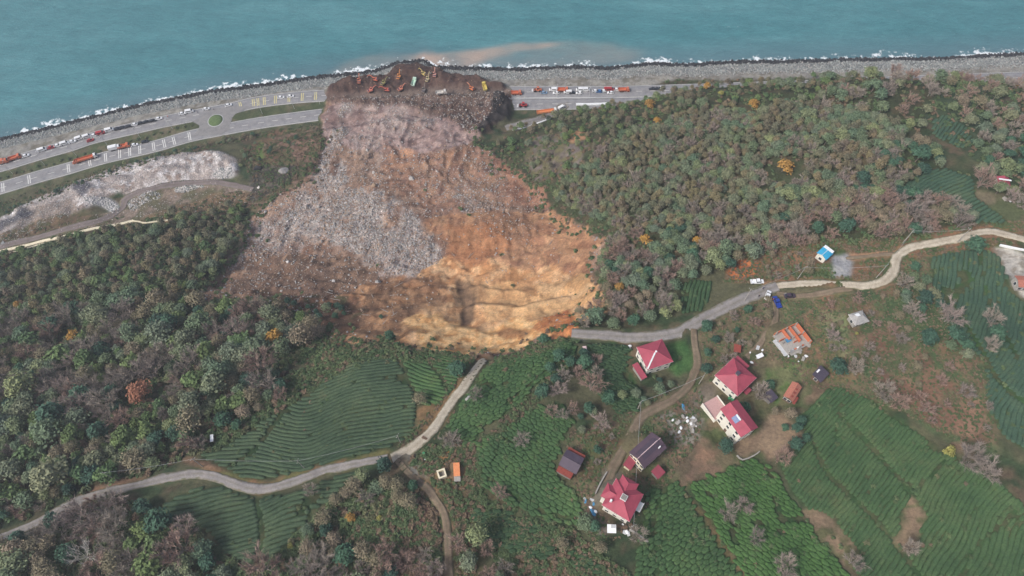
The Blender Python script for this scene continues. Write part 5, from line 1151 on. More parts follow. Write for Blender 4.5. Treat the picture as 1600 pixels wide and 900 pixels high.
def metal_roof(name, rgb, wave=3.2):
    m = NT(name); c = C4(*rgb); f = m.noise(.5, 4, .65); b = m.ramp(f, [(.3, tuple(v * .82 for v in c[:3]) + (1,)), (.55, c), (.75, tuple(min(1, v * 1.15) for v in c[:3]) + (1,))])
    m.base(b); m.rough(.5); m.b.inputs['Specular IOR Level'].default_value = .4; w_ = m.n('ShaderNodeTexWave'); w_.inputs['Scale'].default_value = wave; w_.inputs['Distortion'].default_value = 0; m.l(m.co(), w_.inputs['Vector']); m.bump(w_.outputs['Fac'], .35, .05); return m.m
H_ = {'red': metal_roof('crimson_sheet_roof', (164, 68, 86)), 'dred': metal_roof('dark_red_sheet_roof', (150, 60, 76)), 'purple': metal_roof('plum_sheet_roof', (88, 70, 82)), 'plum2': metal_roof('grey_plum_sheet_roof', (82, 70, 84)),
      'wall': simple('white_render', (222, 218, 206), .9, .07, .8), 'cream': simple('cream_render', (216, 206, 178), .9, .08, .8), 'pane': simple('window_glass', (52, 58, 66), .15, .1, 2, spec=.6), 'frame': simple('white_frame', (220, 220, 218), .6, .04),
      'brick': simple('orange_brick', (196, 112, 78), .9, .15, 4), 'conc': simple('grey_concrete', (158, 154, 148), .9, .15, 2), 'oldconc': simple('old_concrete', (128, 124, 120), .9, .2, 2), 'rusty': simple('rusty_tiles', (172, 108, 90), .85, .22, 3),
      'rustdark': simple('dark_rusty_sheet', (138, 66, 56), .8, .2, 3), 'wood': simple('weathered_wood', (108, 88, 72), .9, .25, 3), 'dark': simple('dark_roofing', (74, 68, 82), .8, .2, 2), 'blue': metal_roof('bright_blue_sheet', (44, 168, 212)), 'greyroof': simple('grey_slab_roof', (158, 156, 154), .85, .2, 1.5),
      'white': simple('white_sheeting', (226, 228, 230), .7, .08, 1), 'pink': simple('pink_terrace_tiles', (186, 148, 144), .85, .1, 2), 'solar': simple('solar_glass', (96, 116, 156), .2, .15, 2, spec=.6), 'steel': simple('galvanised_steel', (186, 188, 190), .5, .1, 2), 'trim': simple('pale_ridge_cap', (206, 178, 180), .6, .08, 2),
      'redtrim': simple('crimson_ridge_cap', (180, 80, 98), .6, .06, 2), 'orange': simple('orange_tarp', (214, 134, 84), .7, .1, 2), 'green': simple('green_tank', (60, 132, 92), .5, .1, 2), 'bluet': simple('blue_tarp', (64, 134, 178), .6, .2, 2)}
def windows(root, hx, hy, z0, floors, fh, nx, ny, wd=1.15, hg=1.25, big=None):
    for fl in range(floors):
        zb = z0 + fl * fh + .95
        for side in (0, 1, 2, 3):
            n = nx if side in (0, 2) else ny; L = hx if side in (0, 2) else hy
            for k_ in range(n):
                c = -L + (k_ + .5) * 2 * L / n
                sgn = 1 if side in (0, 1) else -1
                def bx(a, d0, d1, z_0, z_1, m_=MB):
                    lo, hi = c - a, c + a; q0, q1 = sorted((sgn * ((hy if side in (0, 2) else hx) + d0), sgn * ((hy if side in (0, 2) else hx) + d1)))
                    return MB().box(lo, hi, q0, q1, z_0, z_1) if side in (0, 2) else MB().box(q0, q1, lo, hi, z_0, z_1)
                if fl == 0 and side == 0 and k_ == n // 2:
                    d = bx(.5, -.05, .06, z0 + .05, z0 + 2.15).build('door', H_['wood'], root); continue
                w_ = bx(wd / 2 + .08, -.04, .07, zb - .08, zb + hg + .08).build('window', H_['frame'], root); bx(wd / 2 - .03, .07, .085, zb, zb + hg).build('pane', H_['pane'], w_)
def hip(mb, x0, x1, y0, y1, z, rise, th=.12, ridge=None):
    """hip roof solid over a rectangle"""
    L = x1 - x0; W = y1 - y0; cx_, cy_ = (x0 + x1) / 2, (y0 + y1) / 2
    if ridge is None: ridge = abs(L - W) * .9 + .3
    if L >= W: r0, r1 = (cx_ - ridge / 2, cy_), (cx_ + ridge / 2, cy_)
    else: r0, r1 = (cx_, cy_ - ridge / 2), (cx_, cy_ + ridge / 2)
    V = [(x0, y0, z), (x1, y0, z), (x1, y1, z), (x0, y1, z), (x0, y0, z + th), (x1, y0, z + th), (x1, y1, z + th), (x0, y1, z + th), (*r0, z + rise), (*r1, z + rise)]
    B_ = [(3, 2, 1, 0), (0, 1, 5, 4), (1, 2, 6, 5), (2, 3, 7, 6), (3, 0, 4, 7)]
    if L >= W: T = [(4, 5, 9, 8), (5, 6, 9), (6, 7, 8, 9), (7, 4, 8)]
    else: T = [(4, 5, 8), (5, 6, 9, 8), (6, 7, 9), (7, 4, 8, 9)]
    mb.add(V, B_ + T); return [(x0, y0, z + th), (x1, y0, z + th), (x1, y1, z + th), (x0, y1, z + th)], (*r0, z + rise), (*r1, z + rise), L >= W
def caps(root, corners, r0, r1, longx, mat, r=.11):
    a, b, c, d = corners
    prs = [(a, r0), (b, r1), (c, r1), (d, r0)] if longx else [(a, r0), (b, r0), (c, r1), (d, r1)]
    for p, q in prs + [(r0, r1)]:
        MB().beam(np.array(p) + [0, 0, .06], np.array(q) + [0, 0, .06] + np.array([1e-3, 0, 0]), r, 5).build('ridge_cap', mat, root)
def gable(mb, hx, hy, z, rise, th=.14, off=0.0):
    """gable roof, ridge along local x (ridge can sit off centre)"""
    t = th; V = []
    for x in (-hx, hx): V += [(x, -hy, z), (x, off, z + rise), (x, hy, z), (x, hy, z + t), (x, off, z + rise + t), (x, -hy, z + t)]
    F = [(0, 1, 4, 5), (1, 2, 3, 4), (11, 10, 7, 6), (10, 9, 8, 7)]
    for i in range(6): F.append((i, i + 6, (i + 1) % 6 + 6, (i + 1) % 6))
    return mb.add(V, F)
def house(key, kind, label, cat='house', **o):
    x, y, z, lu, lv, ang = HOUSES[key]; nm = o.get('name', 'house'); root = thing(nm, (x, y, z), ang, label, cat, o.get('group'))
    h = o['h']; ov = o.get('ov', .45); hx = lu / 2; hy = lv / 2; wx_, wy_ = hx - ov, hy - ov; wall = H_[o.get('wall', 'wall')]; rf = H_[o.get('roof', 'red')]
    MB().box(-wx_, wx_, -wy_, wy_, -3.2, h - .01).build('wall', wall, root)
    if kind == 'hip':
        mb = MB(); r_ = hip(mb, -hx, hx, -hy, hy, h, o.get('rise', 2.2), ridge=o.get('ridge')); mb.build('roof', rf, root); caps(root, *r_, H_[o.get('cap', 'redtrim')])
        MB().box(-hx - .04, hx + .04, -hy - .04, hy + .04, h - .16, h - .012).build('eaves', H_['frame'], root)
    elif kind == 'gable':
        mb = MB(); gable(mb, hx, hy, h - .02, o.get('rise', 1.4), off=o.get('roff', 0)); r = mb.build('roof', rf, root)
        g = MB(); zz = h + o.get('rise', 1.4) - .12
        for sx_ in (-1, 1): g.add([(sx_ * (wx_ - .02), -wy_, h - .3), (sx_ * (wx_ - .02), wy_, h - .3), (sx_ * (wx_ - .02), wy_, h - .02), (sx_ * (wx_ - .02), o.get('roff', 0), zz), (sx_ * (wx_ - .02), -wy_, h - .02)] + [(sx_ * (wx_ - .2), -wy_, h - .3), (sx_ * (wx_ - .2), wy_, h - .3), (sx_ * (wx_ - .2), wy_, h - .02), (sx_ * (wx_ - .2), o.get('roff', 0), zz), (sx_ * (wx_ - .2), -wy_, h - .02)], [(0, 1, 2, 3, 4), (9, 8, 7, 6, 5)] + [(i, (i + 1) % 5, (i + 1) % 5 + 5, i + 5) for i in range(5)])
        g.build('gable', wall, root)
        MB().beam((-hx, o.get('roff', 0), h + o.get('rise', 1.4) + .14), (hx, o.get('roff', 0), h + o.get('rise', 1.4) + .14), .1, 5).build('ridge_cap', H_[o.get('cap', 'redtrim')], root)
    elif kind == 'shed':
        t = o.get('rise', .6); dr = o.get('dir', 1); V = []
        for q in (0, .14): V += [(-hx, -hy, h + q + (t if dr < 0 else 0)), (hx, -hy, h + q + (t if dr < 0 else 0)), (hx, hy, h + q + (t if dr > 0 else 0)), (-hx, hy, h + q + (t if dr > 0 else 0))]
        MB().add(V, [(3, 2, 1, 0), (4, 5, 6, 7), (0, 1, 5, 4), (1, 2, 6, 5), (2, 3, 7, 6), (3, 0, 4, 7)]).build('roof', rf, root)
    if o.get('win'): windows(root, wx_, wy_, 0, o.get('fl', 2), o.get('fh', 2.9), *o['win'])
    return root, hx, hy
r, hx, hy = house('A', 'hip', 'two storey white house with a square crimson roof and a pale ridge stripe', h=6.0, win=(3, 3), rise=2.3, ridge=.4)
MB().beam((-hx * .1, -hy * .05, 8.35), (-hx * .98, -hy * .93 if False else -hy * .93, 6.3), .3, 4).build('flashing', H_['white'], r)
MB().box(-.3, .3, -.3, .3, 6.4, 8.6).build('chimney', H_['white'], r)
house('A2', 'shed', 'narrow crimson lean-to shed left of the first red house', 'shed', name='shed', h=2.6, rise=.5, wall='conc')
r, hx, hy = house('B', 'hip', 'white house with a broad crimson hip roof and a dark chimney at its peak', h=5.6, win=(3, 3), rise=2.2, ridge=.5)
c_ = MB().box(-.55, .55, -.55, .55, 6.9, 8.7).build('chimney', H_['oldconc'], r); MB().box(-.7, .7, -.7, .7, 8.7, 8.85).build('chimney_cap', H_['dark'], c_)
MB().box(hx - .3, hx + 2.6, -hy * .1, hy * .95, 4.0, 4.14).build('porch_roof', H_['dred'], r); MB().box(hx - .4, hx + 2.2, -hy * .05, hy * .9, -3, 4.0).build('annex_wall', H_['wall'], r)
MB().box(-hx * .2, hx * .35, -hy - 1.6, -hy + .3, 3.0, 3.14).build('porch_roof', H_['dred'], r)
r, hx, hy = house('C', 'gable', 'tall narrow white house with a crimson roof carrying a solar water heater', h=8.5, fl=3, fh=2.8, win=(3, 3), rise=1.5, ov=.35)
so_ = MB(); so_.add([(-1.1, hy * .75, 9.45), (1.1, hy * .75, 9.45), (1.1, hy * .75 - 1.6, 10.3), (-1.1, hy * .75 - 1.6, 10.3), (-1.1, hy * .75, 9.37), (1.1, hy * .75, 9.37), (1.1, hy * .75 - 1.6, 10.22), (-1.1, hy * .75 - 1.6, 10.22)], [(0, 1, 2, 3), (7, 6, 5, 4), (0, 4, 5, 1), (1, 5, 6, 2), (2, 6, 7, 3), (3, 7, 4, 0)])
sp_ = so_.build('solar_panel', H_['solar'], r); MB().cyl((-1.1, hy * .75 - 1.8, 10.45), .3, 2.2, 'x').build('water_tank', H_['white'], sp_, True)
p = h1(1118, 638, 1.5); t_ = thing('terrace', (p[0], p[1], float(hz(p[0], p[1]))), HOUSES['C'][5], 'pink tiled terrace with a low wall beside the tall white house', 'terrace')
MB().box(-3.4, 3.4, -3.0, 3.0, -2, 1.5).build('base', H_['oldconc'], t_); MB().box(-3.3, 3.3, -2.9, 2.9, 1.5, 1.56).build('paving', H_['pink'], t_)
for a_ in ((-3.4, 3.4, 3.0, 3.18), (-3.4, 3.4, -3.18, -3.0), (-3.58, -3.4, -3.18, 3.18)): MB().box(*a_, -1, 2.3).build('parapet', H_['wall'], t_)
r, hx, hy = house('D', 'gable', 'two storey cream house under a plum sheet roof with a raised middle bay', h=6.0, win=(2, 4), rise=1.9, roof='purple', cap='trim', wall='cream', roff=0)
mb = MB(); gable(mb, hx * .72, hy * .5, 6.95, 1.35); mb.build('raised_roof', H_['plum2'], r); MB().beam((-hx * .72, 0, 8.5), (hx * .72, 0, 8.5), .14, 5).build('ridge_cap', H_['trim'], r); MB().box(hx * .5, hx * .62, -hy * .6, -hy * .5, 6.6, 8.3).build('chimney', H_['white'], r)
house('D2', 'shed', 'crimson canopy in front of the plum roofed house', 'canopy', name='canopy', h=2.8, rise=.3, roof='dred', wall='cream')
house('D3', 'shed', 'small square crimson roofed outbuilding below the plum roofed house', 'shed', name='shed', h=2.6, rise=.3, roof='dred', wall='conc')
r, hx, hy = house('E', 'gable', 'grey plum roofed barn with faded pink lean-to strips standing alone in the tea', 'barn', name='barn', h=3.2, rise=1.0, roof='plum2', cap='plum2', wall='oldconc', win=(2, 2), fl=1)
MB().box(-hx * .95, hx * .95, -hy - 1.3, -hy + .1, 2.2, 2.34).build('lean_to_roof', H_['rustdark'], r); MB().box(-hx * .9, hx * .9, -hy - 1.1, -hy + .3, -2, 2.2).build('lean_to_wall', H_['oldconc'], r)
MB().box(-hx * .7, hx * .95, hy - .1, hy + 1.9, 2.3, 2.44).build('lean_to_roof', H_['rustdark'], r); MB().box(-hx * .65, hx * .9, hy - .3, hy + 1.7, -2, 2.3).build('lean_to_wall', H_['oldconc'], r)
r, hx, hy = house('F', 'hip', 'largest house with a many sided bright crimson roof and a square skylight', h=6.5, win=(3, 3), rise=2.6, ridge=1.2, ov=.6)
mb = MB(); k_ = hip(mb, hx * .15, hx + 1.9, -hy * .45, hy * .75, 6.52, 1.5, ridge=2.2); mb.build('roof', H_['red'], r); caps(r, *k_, H_['redtrim']); MB().box(hx * .2, hx + 1.5, -hy * .4, hy * .7, -3.0, 6.5).build('wall', H_['wall'], r)
mb = MB(); k_ = hip(mb, -hx * .55, hx * .45, hy * .2, hy + 1.5, 6.54, 1.5, ridge=1.9); mb.build('roof', H_['red'], r); caps(r, *k_, H_['redtrim']); MB().box(-hx * .5, hx * .4, hy * .2, hy + 1.1, -3.0, 6.5).build('wall', H_['wall'], r)
sk = MB().box(-.9, .9, -.9, .9, 8.3, 9.45).build('skylight_box', H_['frame'], r); MB().box(-.78, .78, -.78, .78, 9.45, 9.5).build('glass', H_['oldconc'], sk); MB().box(-2.9, -2.3, hy * .55, hy * .55 + .6, 7.0, 9.0).build('chimney', H_['white'], r)
MB().box(hx * .05, hx * .7, -hy - 1.4, -hy + .2, 3.0, 3.12).build('balcony', H_['white'], r); MB().box(hx * .05, hx * .7, -hy - 1.45, -hy - 1.35, 3.12, 4.0).build('railing', H_['white'], r)
r, hx, hy = house('G', 'shed', 'small shed patched with white sheeting below the big crimson house', 'shed', name='shed', h=2.2, rise=.5, roof='white', wall='oldconc'); MB().box(-hx * .2, hx * .7, hy * .1, hy * .9, 2.9, 3.05).build('patch', H_['steel'], r)
r, hx, hy = house('H', 'gable', 'rusty tile roofed shed at the corner of the right tea field', 'shed', name='shed', h=3.0, rise=1.1, roof='rusty', cap='rusty', wall='wood', win=(1, 2), fl=1); MB().box(-hx - .1, -hx * .1, -hy - .9, -hy + .1, 2.4, 2.52).build('lean_to_roof', H_['rustdark'], r)
for k_ in range(3): MB().box(-hx * .7 + k_ * 1.6, -hx * .7 + .5 + k_ * 1.6, -.9, -.3, 3.9, 4.2).build('loose_sheet', H_['rustdark'], r)
r, hx, hy = house('I', 'shed', 'dark roofed shed half hidden by a bare tree', 'shed', name='shed', h=2.6, rise=.7, roof='dark', wall='wood', win=(1, 1), fl=1); MB().box(-hx * .3, hx * .3, hy * .5, hy * .8, 3.35, 3.5).build('patch', H_['white'], r)
r, hx, hy = house('J', 'hip', 'square stone hut with a weathered grey roof and white patches', 'hut', name='hut', h=3.0, rise=1.3, ridge=2.0, roof='greyroof', cap='greyroof', wall='conc', win=(2, 1), fl=1)
MB().add([(-1.3, .2, 4.1), (.4, .2, 4.1), (.4, 1.5, 3.75), (-1.3, 1.5, 3.75), (-1.3, .2, 4.2), (.4, .2, 4.2), (.4, 1.5, 3.85), (-1.3, 1.5, 3.85)], [(3, 2, 1, 0), (4, 5, 6, 7), (0, 1, 5, 4), (1, 2, 6, 5), (2, 3, 7, 6), (3, 0, 4, 7)]).build('roof_patch', H_['white'], r)
# unfinished house: slab with orange brick partitions
x, y, z, lu, lv, ang = HOUSES['K']; r = thing('unfinished_house', (x, y, z), ang, 'unfinished concrete shell with bare orange brick partition walls', 'building'); hx, hy = lu / 2, lv / 2
MB().box(-hx, hx, -hy, hy, -2.5, .8).build('slab', H_['conc'], r)
for a_ in [(-hx, hx, hy - .25, hy), (hx - .25, hx, -hy, hy - .25), (hx * .3, hx * .3 + .22, -hy * .5, hy - .25), (-hx * .3, -hx * .3 + .22, 0, hy - .25), (hx * .5, hx - .25, 0, .22), (-hx * .1, hx * .3, -hy * .35, -hy * .35 + .22), (-hx, -hx * .6, hy * .25, hy * .25 + .22)]: MB().box(*a_, .8, random.uniform(2.2, 3.0)).build('brick_wall', H_['brick'], r)
for a_ in (-1, 0, 1):
    for b_ in (-1, 0, 1): MB().box(a_ * (hx - .45) - .16, a_ * (hx - .45) + .16, b_ * (hy - .45) - .16, b_ * (hy - .45) + .16, .8, 3.4).build('column', H_['conc'], r)
MB().box(-hx * .5, -hx * .1, -hy * .1, hy * .2, .82, 1.2).build('tarp', H_['bluet'], r); MB().box(-hx - 1.3, -hx, -hy, hy * .6, -1.5, .5).build('step', H_['steel'], r); MB().box(-hx * .8, hx * .2, -hy - .8, -hy, -1.2, .4).build('step', H_['conc'], r)
for k_ in range(6): MB().box(-hx * .8 + k_ * 1.1, -hx * .8 + k_ * 1.1 + .7, -hy * .9, -hy * .9 + .5, .82, 1.3).build('material_stack', H_[['white', 'steel', 'brick'][k_ % 3]], r)
r, hx, hy = house('L', 'gable', 'small house with a bright blue sheet roof on the brown hillside', h=3.4, rise=1.1, roof='blue', cap='white', wall='wall', win=(2, 1), fl=1); MB().box(hx * .45, hx + .05, -hy * .9, hy * .9, 4.55, 4.62).build('white_sheet', H_['white'], r)
r, hx, hy = house('M', 'gable', 'far small white house with a crimson roof split by a white strip', h=3.2, rise=.9, roof='red', win=(2, 1), fl=1); MB().box(-.35, .35, -hy, hy, 4.25, 4.33).build('roof_strip', H_['white'], r)
house('N', 'shed', 'dark ruined shed frame left of the rusty tiled shed', 'shed', name='shed', h=2.6, rise=.5, roof='dark', wall='oldconc')
house('O', 'gable', 'rusty roofed house cut by the right edge of the view', h=3.0, rise=.9, roof='rusty', cap='rusty', wall='conc', win=(2, 1), fl=1)
x, y, z, lu, lv, ang = HOUSES['Q']; r = thing('water_tank', (x, y, z), ang, 'open white square concrete tank beside the brown track', 'tank'); hx, hy = lu / 2, lv / 2
for a_ in ((-hx, hx, hy - .5, hy), (-hx, hx, -hy, -hy + .5), (-hx, -hx + .5, -hy + .5, hy - .5), (hx - .5, hx, -hy + .5, hy - .5)): MB().box(*a_, -1.5, 1.5).build('wall', H_['cream'], r)
MB().box(-hx + .5, hx - .5, -hy + .5, hy - .5, -1, .25).build('floor', H_['oldconc'], r)
r, hx, hy = house('R', 'shed', 'little hut with an orange cover next to the open white tank', 'hut', name='hut', h=1.8, rise=.3, roof='orange', wall='conc'); MB().box(-hx, hx, -hy - 1.4, -hy + .2, .2, 1.2).build('step', H_['conc'], r)
house('S', 'shed', 'small dark red shed beside the two rut track', 'shed', name='shed', h=2.0, rise=.3, roof='rustdark', wall='wood')
house('T', 'shed', 'white topped lean-to above the chimneyed house', 'shed', name='shed', h=1.8, rise=.3, roof='white', wall='conc')
house('U', 'shed', 'tiny pinkish hut at the edge of the tea near the slide', 'hut', name='hut', h=1.6, rise=.3, roof='trim', wall='wood')
house('V', 'shed', 'tiny white roofed hut alone in the left wood', 'hut', name='hut', h=2.2, rise=.3, roof='white', wall='wood')
house('W', 'shed', 'narrow pale shelter at the corner of the big tea field', 'shelter', name='shelter', h=2.0, rise=.2, roof='white', wall='cream')
# yard clutter: pale sacks, crates and sheets
def clutter(px, n, label, mats, seed):
    W_ = WP(px); rg = np.random.default_rng(seed); k_ = 0
    while k_ < n:
        x, y = rg.uniform(W_.min(0), W_.max(0))
        if not inpoly(np.array([x]), np.array([y]), W_)[0]: continue
        s = rg.uniform(.3, .8); m = mats[int(rg.integers(len(mats)))]; nm, lk = {'white': ('sack', 'white sack'), 'steel': ('metal_sheet', 'grey metal sheet'), 'bluet': ('tarp', 'blue tarp'), 'wood': ('timber_pile', 'brown timber pile'), 'green': ('barrel', 'green barrel'), 'conc': ('concrete_block', 'grey concrete block')}[m]
        mb = MB()
        if nm == 'sack': mb.loft([[(s * a * cos(t), s * a * .7 * sin(t), s * b) for t in np.linspace(0, 2 * pi, 8, endpoint=False)] for a, b in ((.7, 0), (1, .2), (.95, .5), (.5, .7))])
        elif nm == 'barrel': mb.cyl((0, 0, 0), .5, 1.1, 'z', 12); mb.cyl((0, 0, .5), .54, .08, 'z', 12)
        elif nm == 'timber_pile':
            for q in range(4): mb.obox((0, q * .22 - .4), .05 * q, s * 2, .09, .0 + .02 * q, .2 + .02 * q)
        elif nm == 'tarp': mb.loft([[(2 * s * a * cos(t), s * a * sin(t) * (1 + .2 * sin(3 * t)), s * b) for t in np.linspace(0, 2 * pi, 9, endpoint=False)] for a, b in ((1.1, 0), (1, .2), (.6, .35))])
        else: mb.obox((0, 0), .2, s * 1.3, s * .8, 0, .12 if nm == 'metal_sheet' else .6); mb.obox((.2, .1), .6, s * .9, s * .6, (.13 if nm == 'metal_sheet' else .62), (.2 if nm == 'metal_sheet' else .9))
        o = link(nm, mb.mesh(nm, H_[m]), loc=(x, y, float(hz(x, y))), rz=rg.uniform(0, 3)); tag(o, lk + ' ' + label, lk.split()[-1], lk + 's ' + label); k_ += 1
clutter("1050,655 1085,648 1090,675 1062,685", 15, 'in the scatter of rubbish below the lane', ['white', 'white', 'steel', 'conc'], 1)
clutter("1052,630 1072,622 1078,645 1058,650", 8, 'by the small clearing beside the lane', ['white', 'wood', 'bluet'], 2)
clutter("912,780 926,776 932,800 918,806", 10, 'in the yard left of the big crimson roof', ['white', 'bluet', 'wood', 'steel'], 3)
clutter("965,822 985,815 990,835 968,838", 8, 'in the yard below the big crimson roof', ['white', 'steel', 'wood'], 4)
clutter("1140,616 1150,620 1146,628 1136,624", 3, 'between the two red roofed white houses', ['green', 'conc'], 5)
clutter("1550,292 1600,290 1600,330 1570,320", 10, 'on the grass below the far small red house', ['white', 'conc'], 6)
clutter("1170,545 1195,540 1195,575 1172,575", 7, 'beside the two rut track', ['white', 'wood', 'steel'], 7)
clutter("655,684 680,686 668,730 655,730", 5, 'by the gravel junction', ['white', 'wood', 'green'], 8)
clutter("972,540 985,540 985,548 972,548", 4, 'left of the first red house', ['steel', 'wood', 'white'], 9)
clutter("1208,512 1225,505 1270,530 1262,565 1230,566 1205,545", 22, 'round the unfinished brick and concrete shell', ['conc', 'steel', 'wood', 'white'], 10)
# low walls and fences
def wallrun(name, px, h, th, mat, label, cat='wall', off=0):
    W_ = hit(P(px)[:, 0], P(px)[:, 1])[:, :2]; L = catmull(W_, 1.5); t = np.gradient(L, axis=0); t /= np.hypot(t[:, 0], t[:, 1])[:, None] + 1e-9; nn = np.stack([-t[:, 1], t[:, 0]], 1); z = smooth1(hz(L[:, 0], L[:, 1]), 3); mb = MB()
    mb.loft([[(*(p + n_ * th / 2), zz - 1), (*(p + n_ * th / 2), zz + h), (*(p - n_ * th / 2), zz + h), (*(p - n_ * th / 2), zz - 1)] for p, n_, zz in zip(L, nn, z)])
    o = link(name, mb.mesh(name, mat)); tag(o, label, cat); return o
wallrun('canal_wall', "-40,402 0,394 60,380 100,371 136,361 175,354 209,346", .9, 1.6, H_['cream'], 'broad pale concrete channel wall along the foot of the left wood')
wallrun('canal_wall', "206,346 216,347 227,349 245,347 263,345", .8, .7, H_['cream'], 'thin bent end of the pale channel wall near the slide')
wallrun('canal_wall', "-40,410 0,400 35,391 70,380", .6, .6, H_['cream'], 'thin lower rail of the channel wall at the left edge')
wallrun('retaining_wall', "800,203 832,196 860,186", .8, .8, H_['white'], 'white kerb wall by the grey road behind the slide toe')
wallrun('retaining_wall', "900,164 925,164 950,163", 1.0, 1.6, H_['white'], 'white barrier along the landward carriageway')
wallrun('retaining_wall', "983,828 1000,838 1012,848", .7, .5, H_['conc'], 'low grey wall leading out of the big house yard')
wallrun('retaining_wall', "930,772 938,755 948,738", .9, .4, H_['conc'], 'low wall beside the lane left of the big crimson roof')
wallrun('retaining_wall', "1151,712 1160,719 1178,712 1186,706", .7, .35, H_['conc'], 'low wall round the bare yard under the tall house')
wallrun('retaining_wall', "1561,384 1580,388 1600,392", .8, .6, H_['white'], 'white wall at the concrete yard on the right edge')
wallrun('crash_barrier', "795,153.5 850,154 905,154 960,153", .7, .4, H_['steel'], 'steel crash barrier in the highway median right of the slide', 'barrier')
# utility poles
def pole(bx_, by_, h, label, tilt=0.0, grp=None):
    p = h1(bx_, by_); r = thing('utility_pole', tuple(p), random.uniform(0, 3), label, 'utility pole', grp); r.rotation_euler[0] = tilt
    MB().beam((0, 0, -.5), (0, 0, h), .16, 7, .10).build('post', H_['conc'], r); MB().box(-.9, .9, -.06, .06, h - .7, h - .58).build('crossarm', H_['oldconc'], r)
    for a_ in (-.75, 0, .75): MB().cyl((a_, 0, h - .58), .06, .22, 'z', 6).build('insulator', H_['white'], r)
    return np.array([p[0], p[1], p[2] + h - .4])
PT = {}
for k_, bx_, by_, h, lab in [('a', 184, 751, 10, 'concrete utility pole above the bend of the long gravel road'), ('b', 317, 729, 9, 'concrete utility pole at the lower left corner of the big tea field'), ('c', 476, 732, 9, 'utility pole in the middle of the big tea field edge'), ('d', 626, 692, 8, 'utility pole by the junction of the cracked road'),
                              ('e', 1163, 470, 9, 'utility pole leaning over the village road'), ('f', 1246, 436, 9, 'utility pole by the red earth left of the blue roof'), ('g', 1369, 434, 9, 'utility pole inside the concrete road bend'), ('h', 1410, 380, 9, 'utility pole above the concrete road bend'), ('i', 1496, 378, 9, 'utility pole beside the road at the top of the brow'),
                              ('j', 1092, 600, 8, 'utility pole beside the lane left of the chimneyed house'), ('k', 996, 640, 8, 'utility pole on the lane above the plum roof'), ('l', 985, 828, 7, 'utility pole at the yard corner of the big crimson house')]:
    PT[k_] = pole(bx_, by_, h, lab)
def wire(a, b, lab):
    a, b = PT[a], PT[b]; pts = [a * (1 - t) + b * t - np.array([0, 0, 4 * 1.2 * t * (1 - t)]) for t in np.linspace(0, 1, 9)]; V, F = prism_chain(pts, [.035] * 9, 3); o = link('power_line', mesh_np('power_line', V, F), H_['steel']); tag(o, lab, 'power line')
wire('a', 'b', 'thin wire between the two poles above the gravel road bend'); wire('b', 'c', 'thin wire over the lower edge of the big tea field'); wire('c', 'd', 'thin wire from the tea field pole to the junction'); wire('e', 'f', 'thin wire over the village road'); wire('f', 'g', 'thin wire below the blue roofed house'); wire('g', 'h', 'thin wire crossing the concrete road bend'); wire('h', 'i', 'thin wire along the brow'); wire('j', 'k', 'thin wire above the lane'); wire('k', 'l', 'thin wire over the big crimson house')
# ------------------------------------------------------------------ highway furniture and paint
PAINT = {'white': simple('white_road_paint', (222, 222, 218), .8, .06, 2, co='World'), 'yellow': simple('yellow_road_paint', (214, 202, 130), .8, .06, 2, co='World')}
def along(key, px, py):
    L, z, w_ = ROADS[key]; x, y = atz(px, py, HWZ); i = int(np.argmin((L[:, 0] - x) ** 2 + (L[:, 1] - y) ** 2)); i = min(max(i, 1), len(L) - 2)
    t = L[i + 1] - L[i - 1]; t = t / np.hypot(*t); return L[i], t, float(z[i]), i
def paint_sheet(rects, mat, label):
    mb = MB()
    for (c, t, hl, hw, z) in rects:
        n_ = np.array([-t[1], t[0]]); mb.add([(*(c - t * hl - n_ * hw), z), (*(c + t * hl - n_ * hw), z), (*(c + t * hl + n_ * hw), z), (*(c - t * hl + n_ * hw), z)], [(0, 1, 2, 3)])
    me = bpy.data.meshes.new('road_marking'); me.from_pydata(mb.v, [], mb.f); me.materials.append(mat); o = link('road_marking', me); tag(o, label, kind='structure')
for key, nm in (('hw_sea', 'seaward'), ('hw_land', 'landward')):
    L, z, w_ = ROADS[key]; s = cum(L); rects = []; edge = []
    for q in np.arange(2, s[-1] - 4, 9):
        i = int(np.searchsorted(s, q)); i = min(max(i, 1), len(L) - 2); t = L[i + 1] - L[i - 1]; t = t / np.hypot(*t)
        if inpoly(L[i:i + 1, 0], L[i:i + 1, 1], TOE)[0] or inpoly(L[i:i + 1, 0], L[i:i + 1, 1], TOE2)[0]: continue
        rects.append((L[i], t, 1.9, .13, float(z[i]) + .055))
    for i in range(1, len(L) - 1):
        if inpoly(L[i:i + 1, 0], L[i:i + 1, 1], TOE)[0] or inpoly(L[i:i + 1, 0], L[i:i + 1, 1], TOE2)[0]: continue
        t = L[i + 1] - L[i - 1]; t = t / np.hypot(*t); n_ = np.array([-t[1], t[0]])
        for sd in (-1, 1): edge.append((L[i] + n_ * sd * (w_ / 2 - .5), t, .75, .11, float(z[i]) + .03))
    paint_sheet(rects, PAINT['white'], 'white dashed lane line of the ' + nm + ' carriageway'); paint_sheet(edge, PAINT['white'], 'white edge lines of the ' + nm + ' carriageway')
def bars(key, pts, mat, label, pair=1.1):
    R_ = []
    for px, py in pts:
        c, t, z, i = along(key, px, py); n_ = np.array([-t[1], t[0]])
        for d in (-pair / 2, pair / 2): R_.append((c + t * d, n_, 3.6, .2, z + .06))
    paint_sheet(R_, PAINT[mat], label)
bars('hw_land', [(6, 293), (44, 281), (107, 262), (140, 252), (165, 246), (185, 241), (201, 237), (220, 233), (240, 228), (257, 222), (270, 218), (296, 212)], 'white', 'rows of white rumble bars on the landward carriageway')
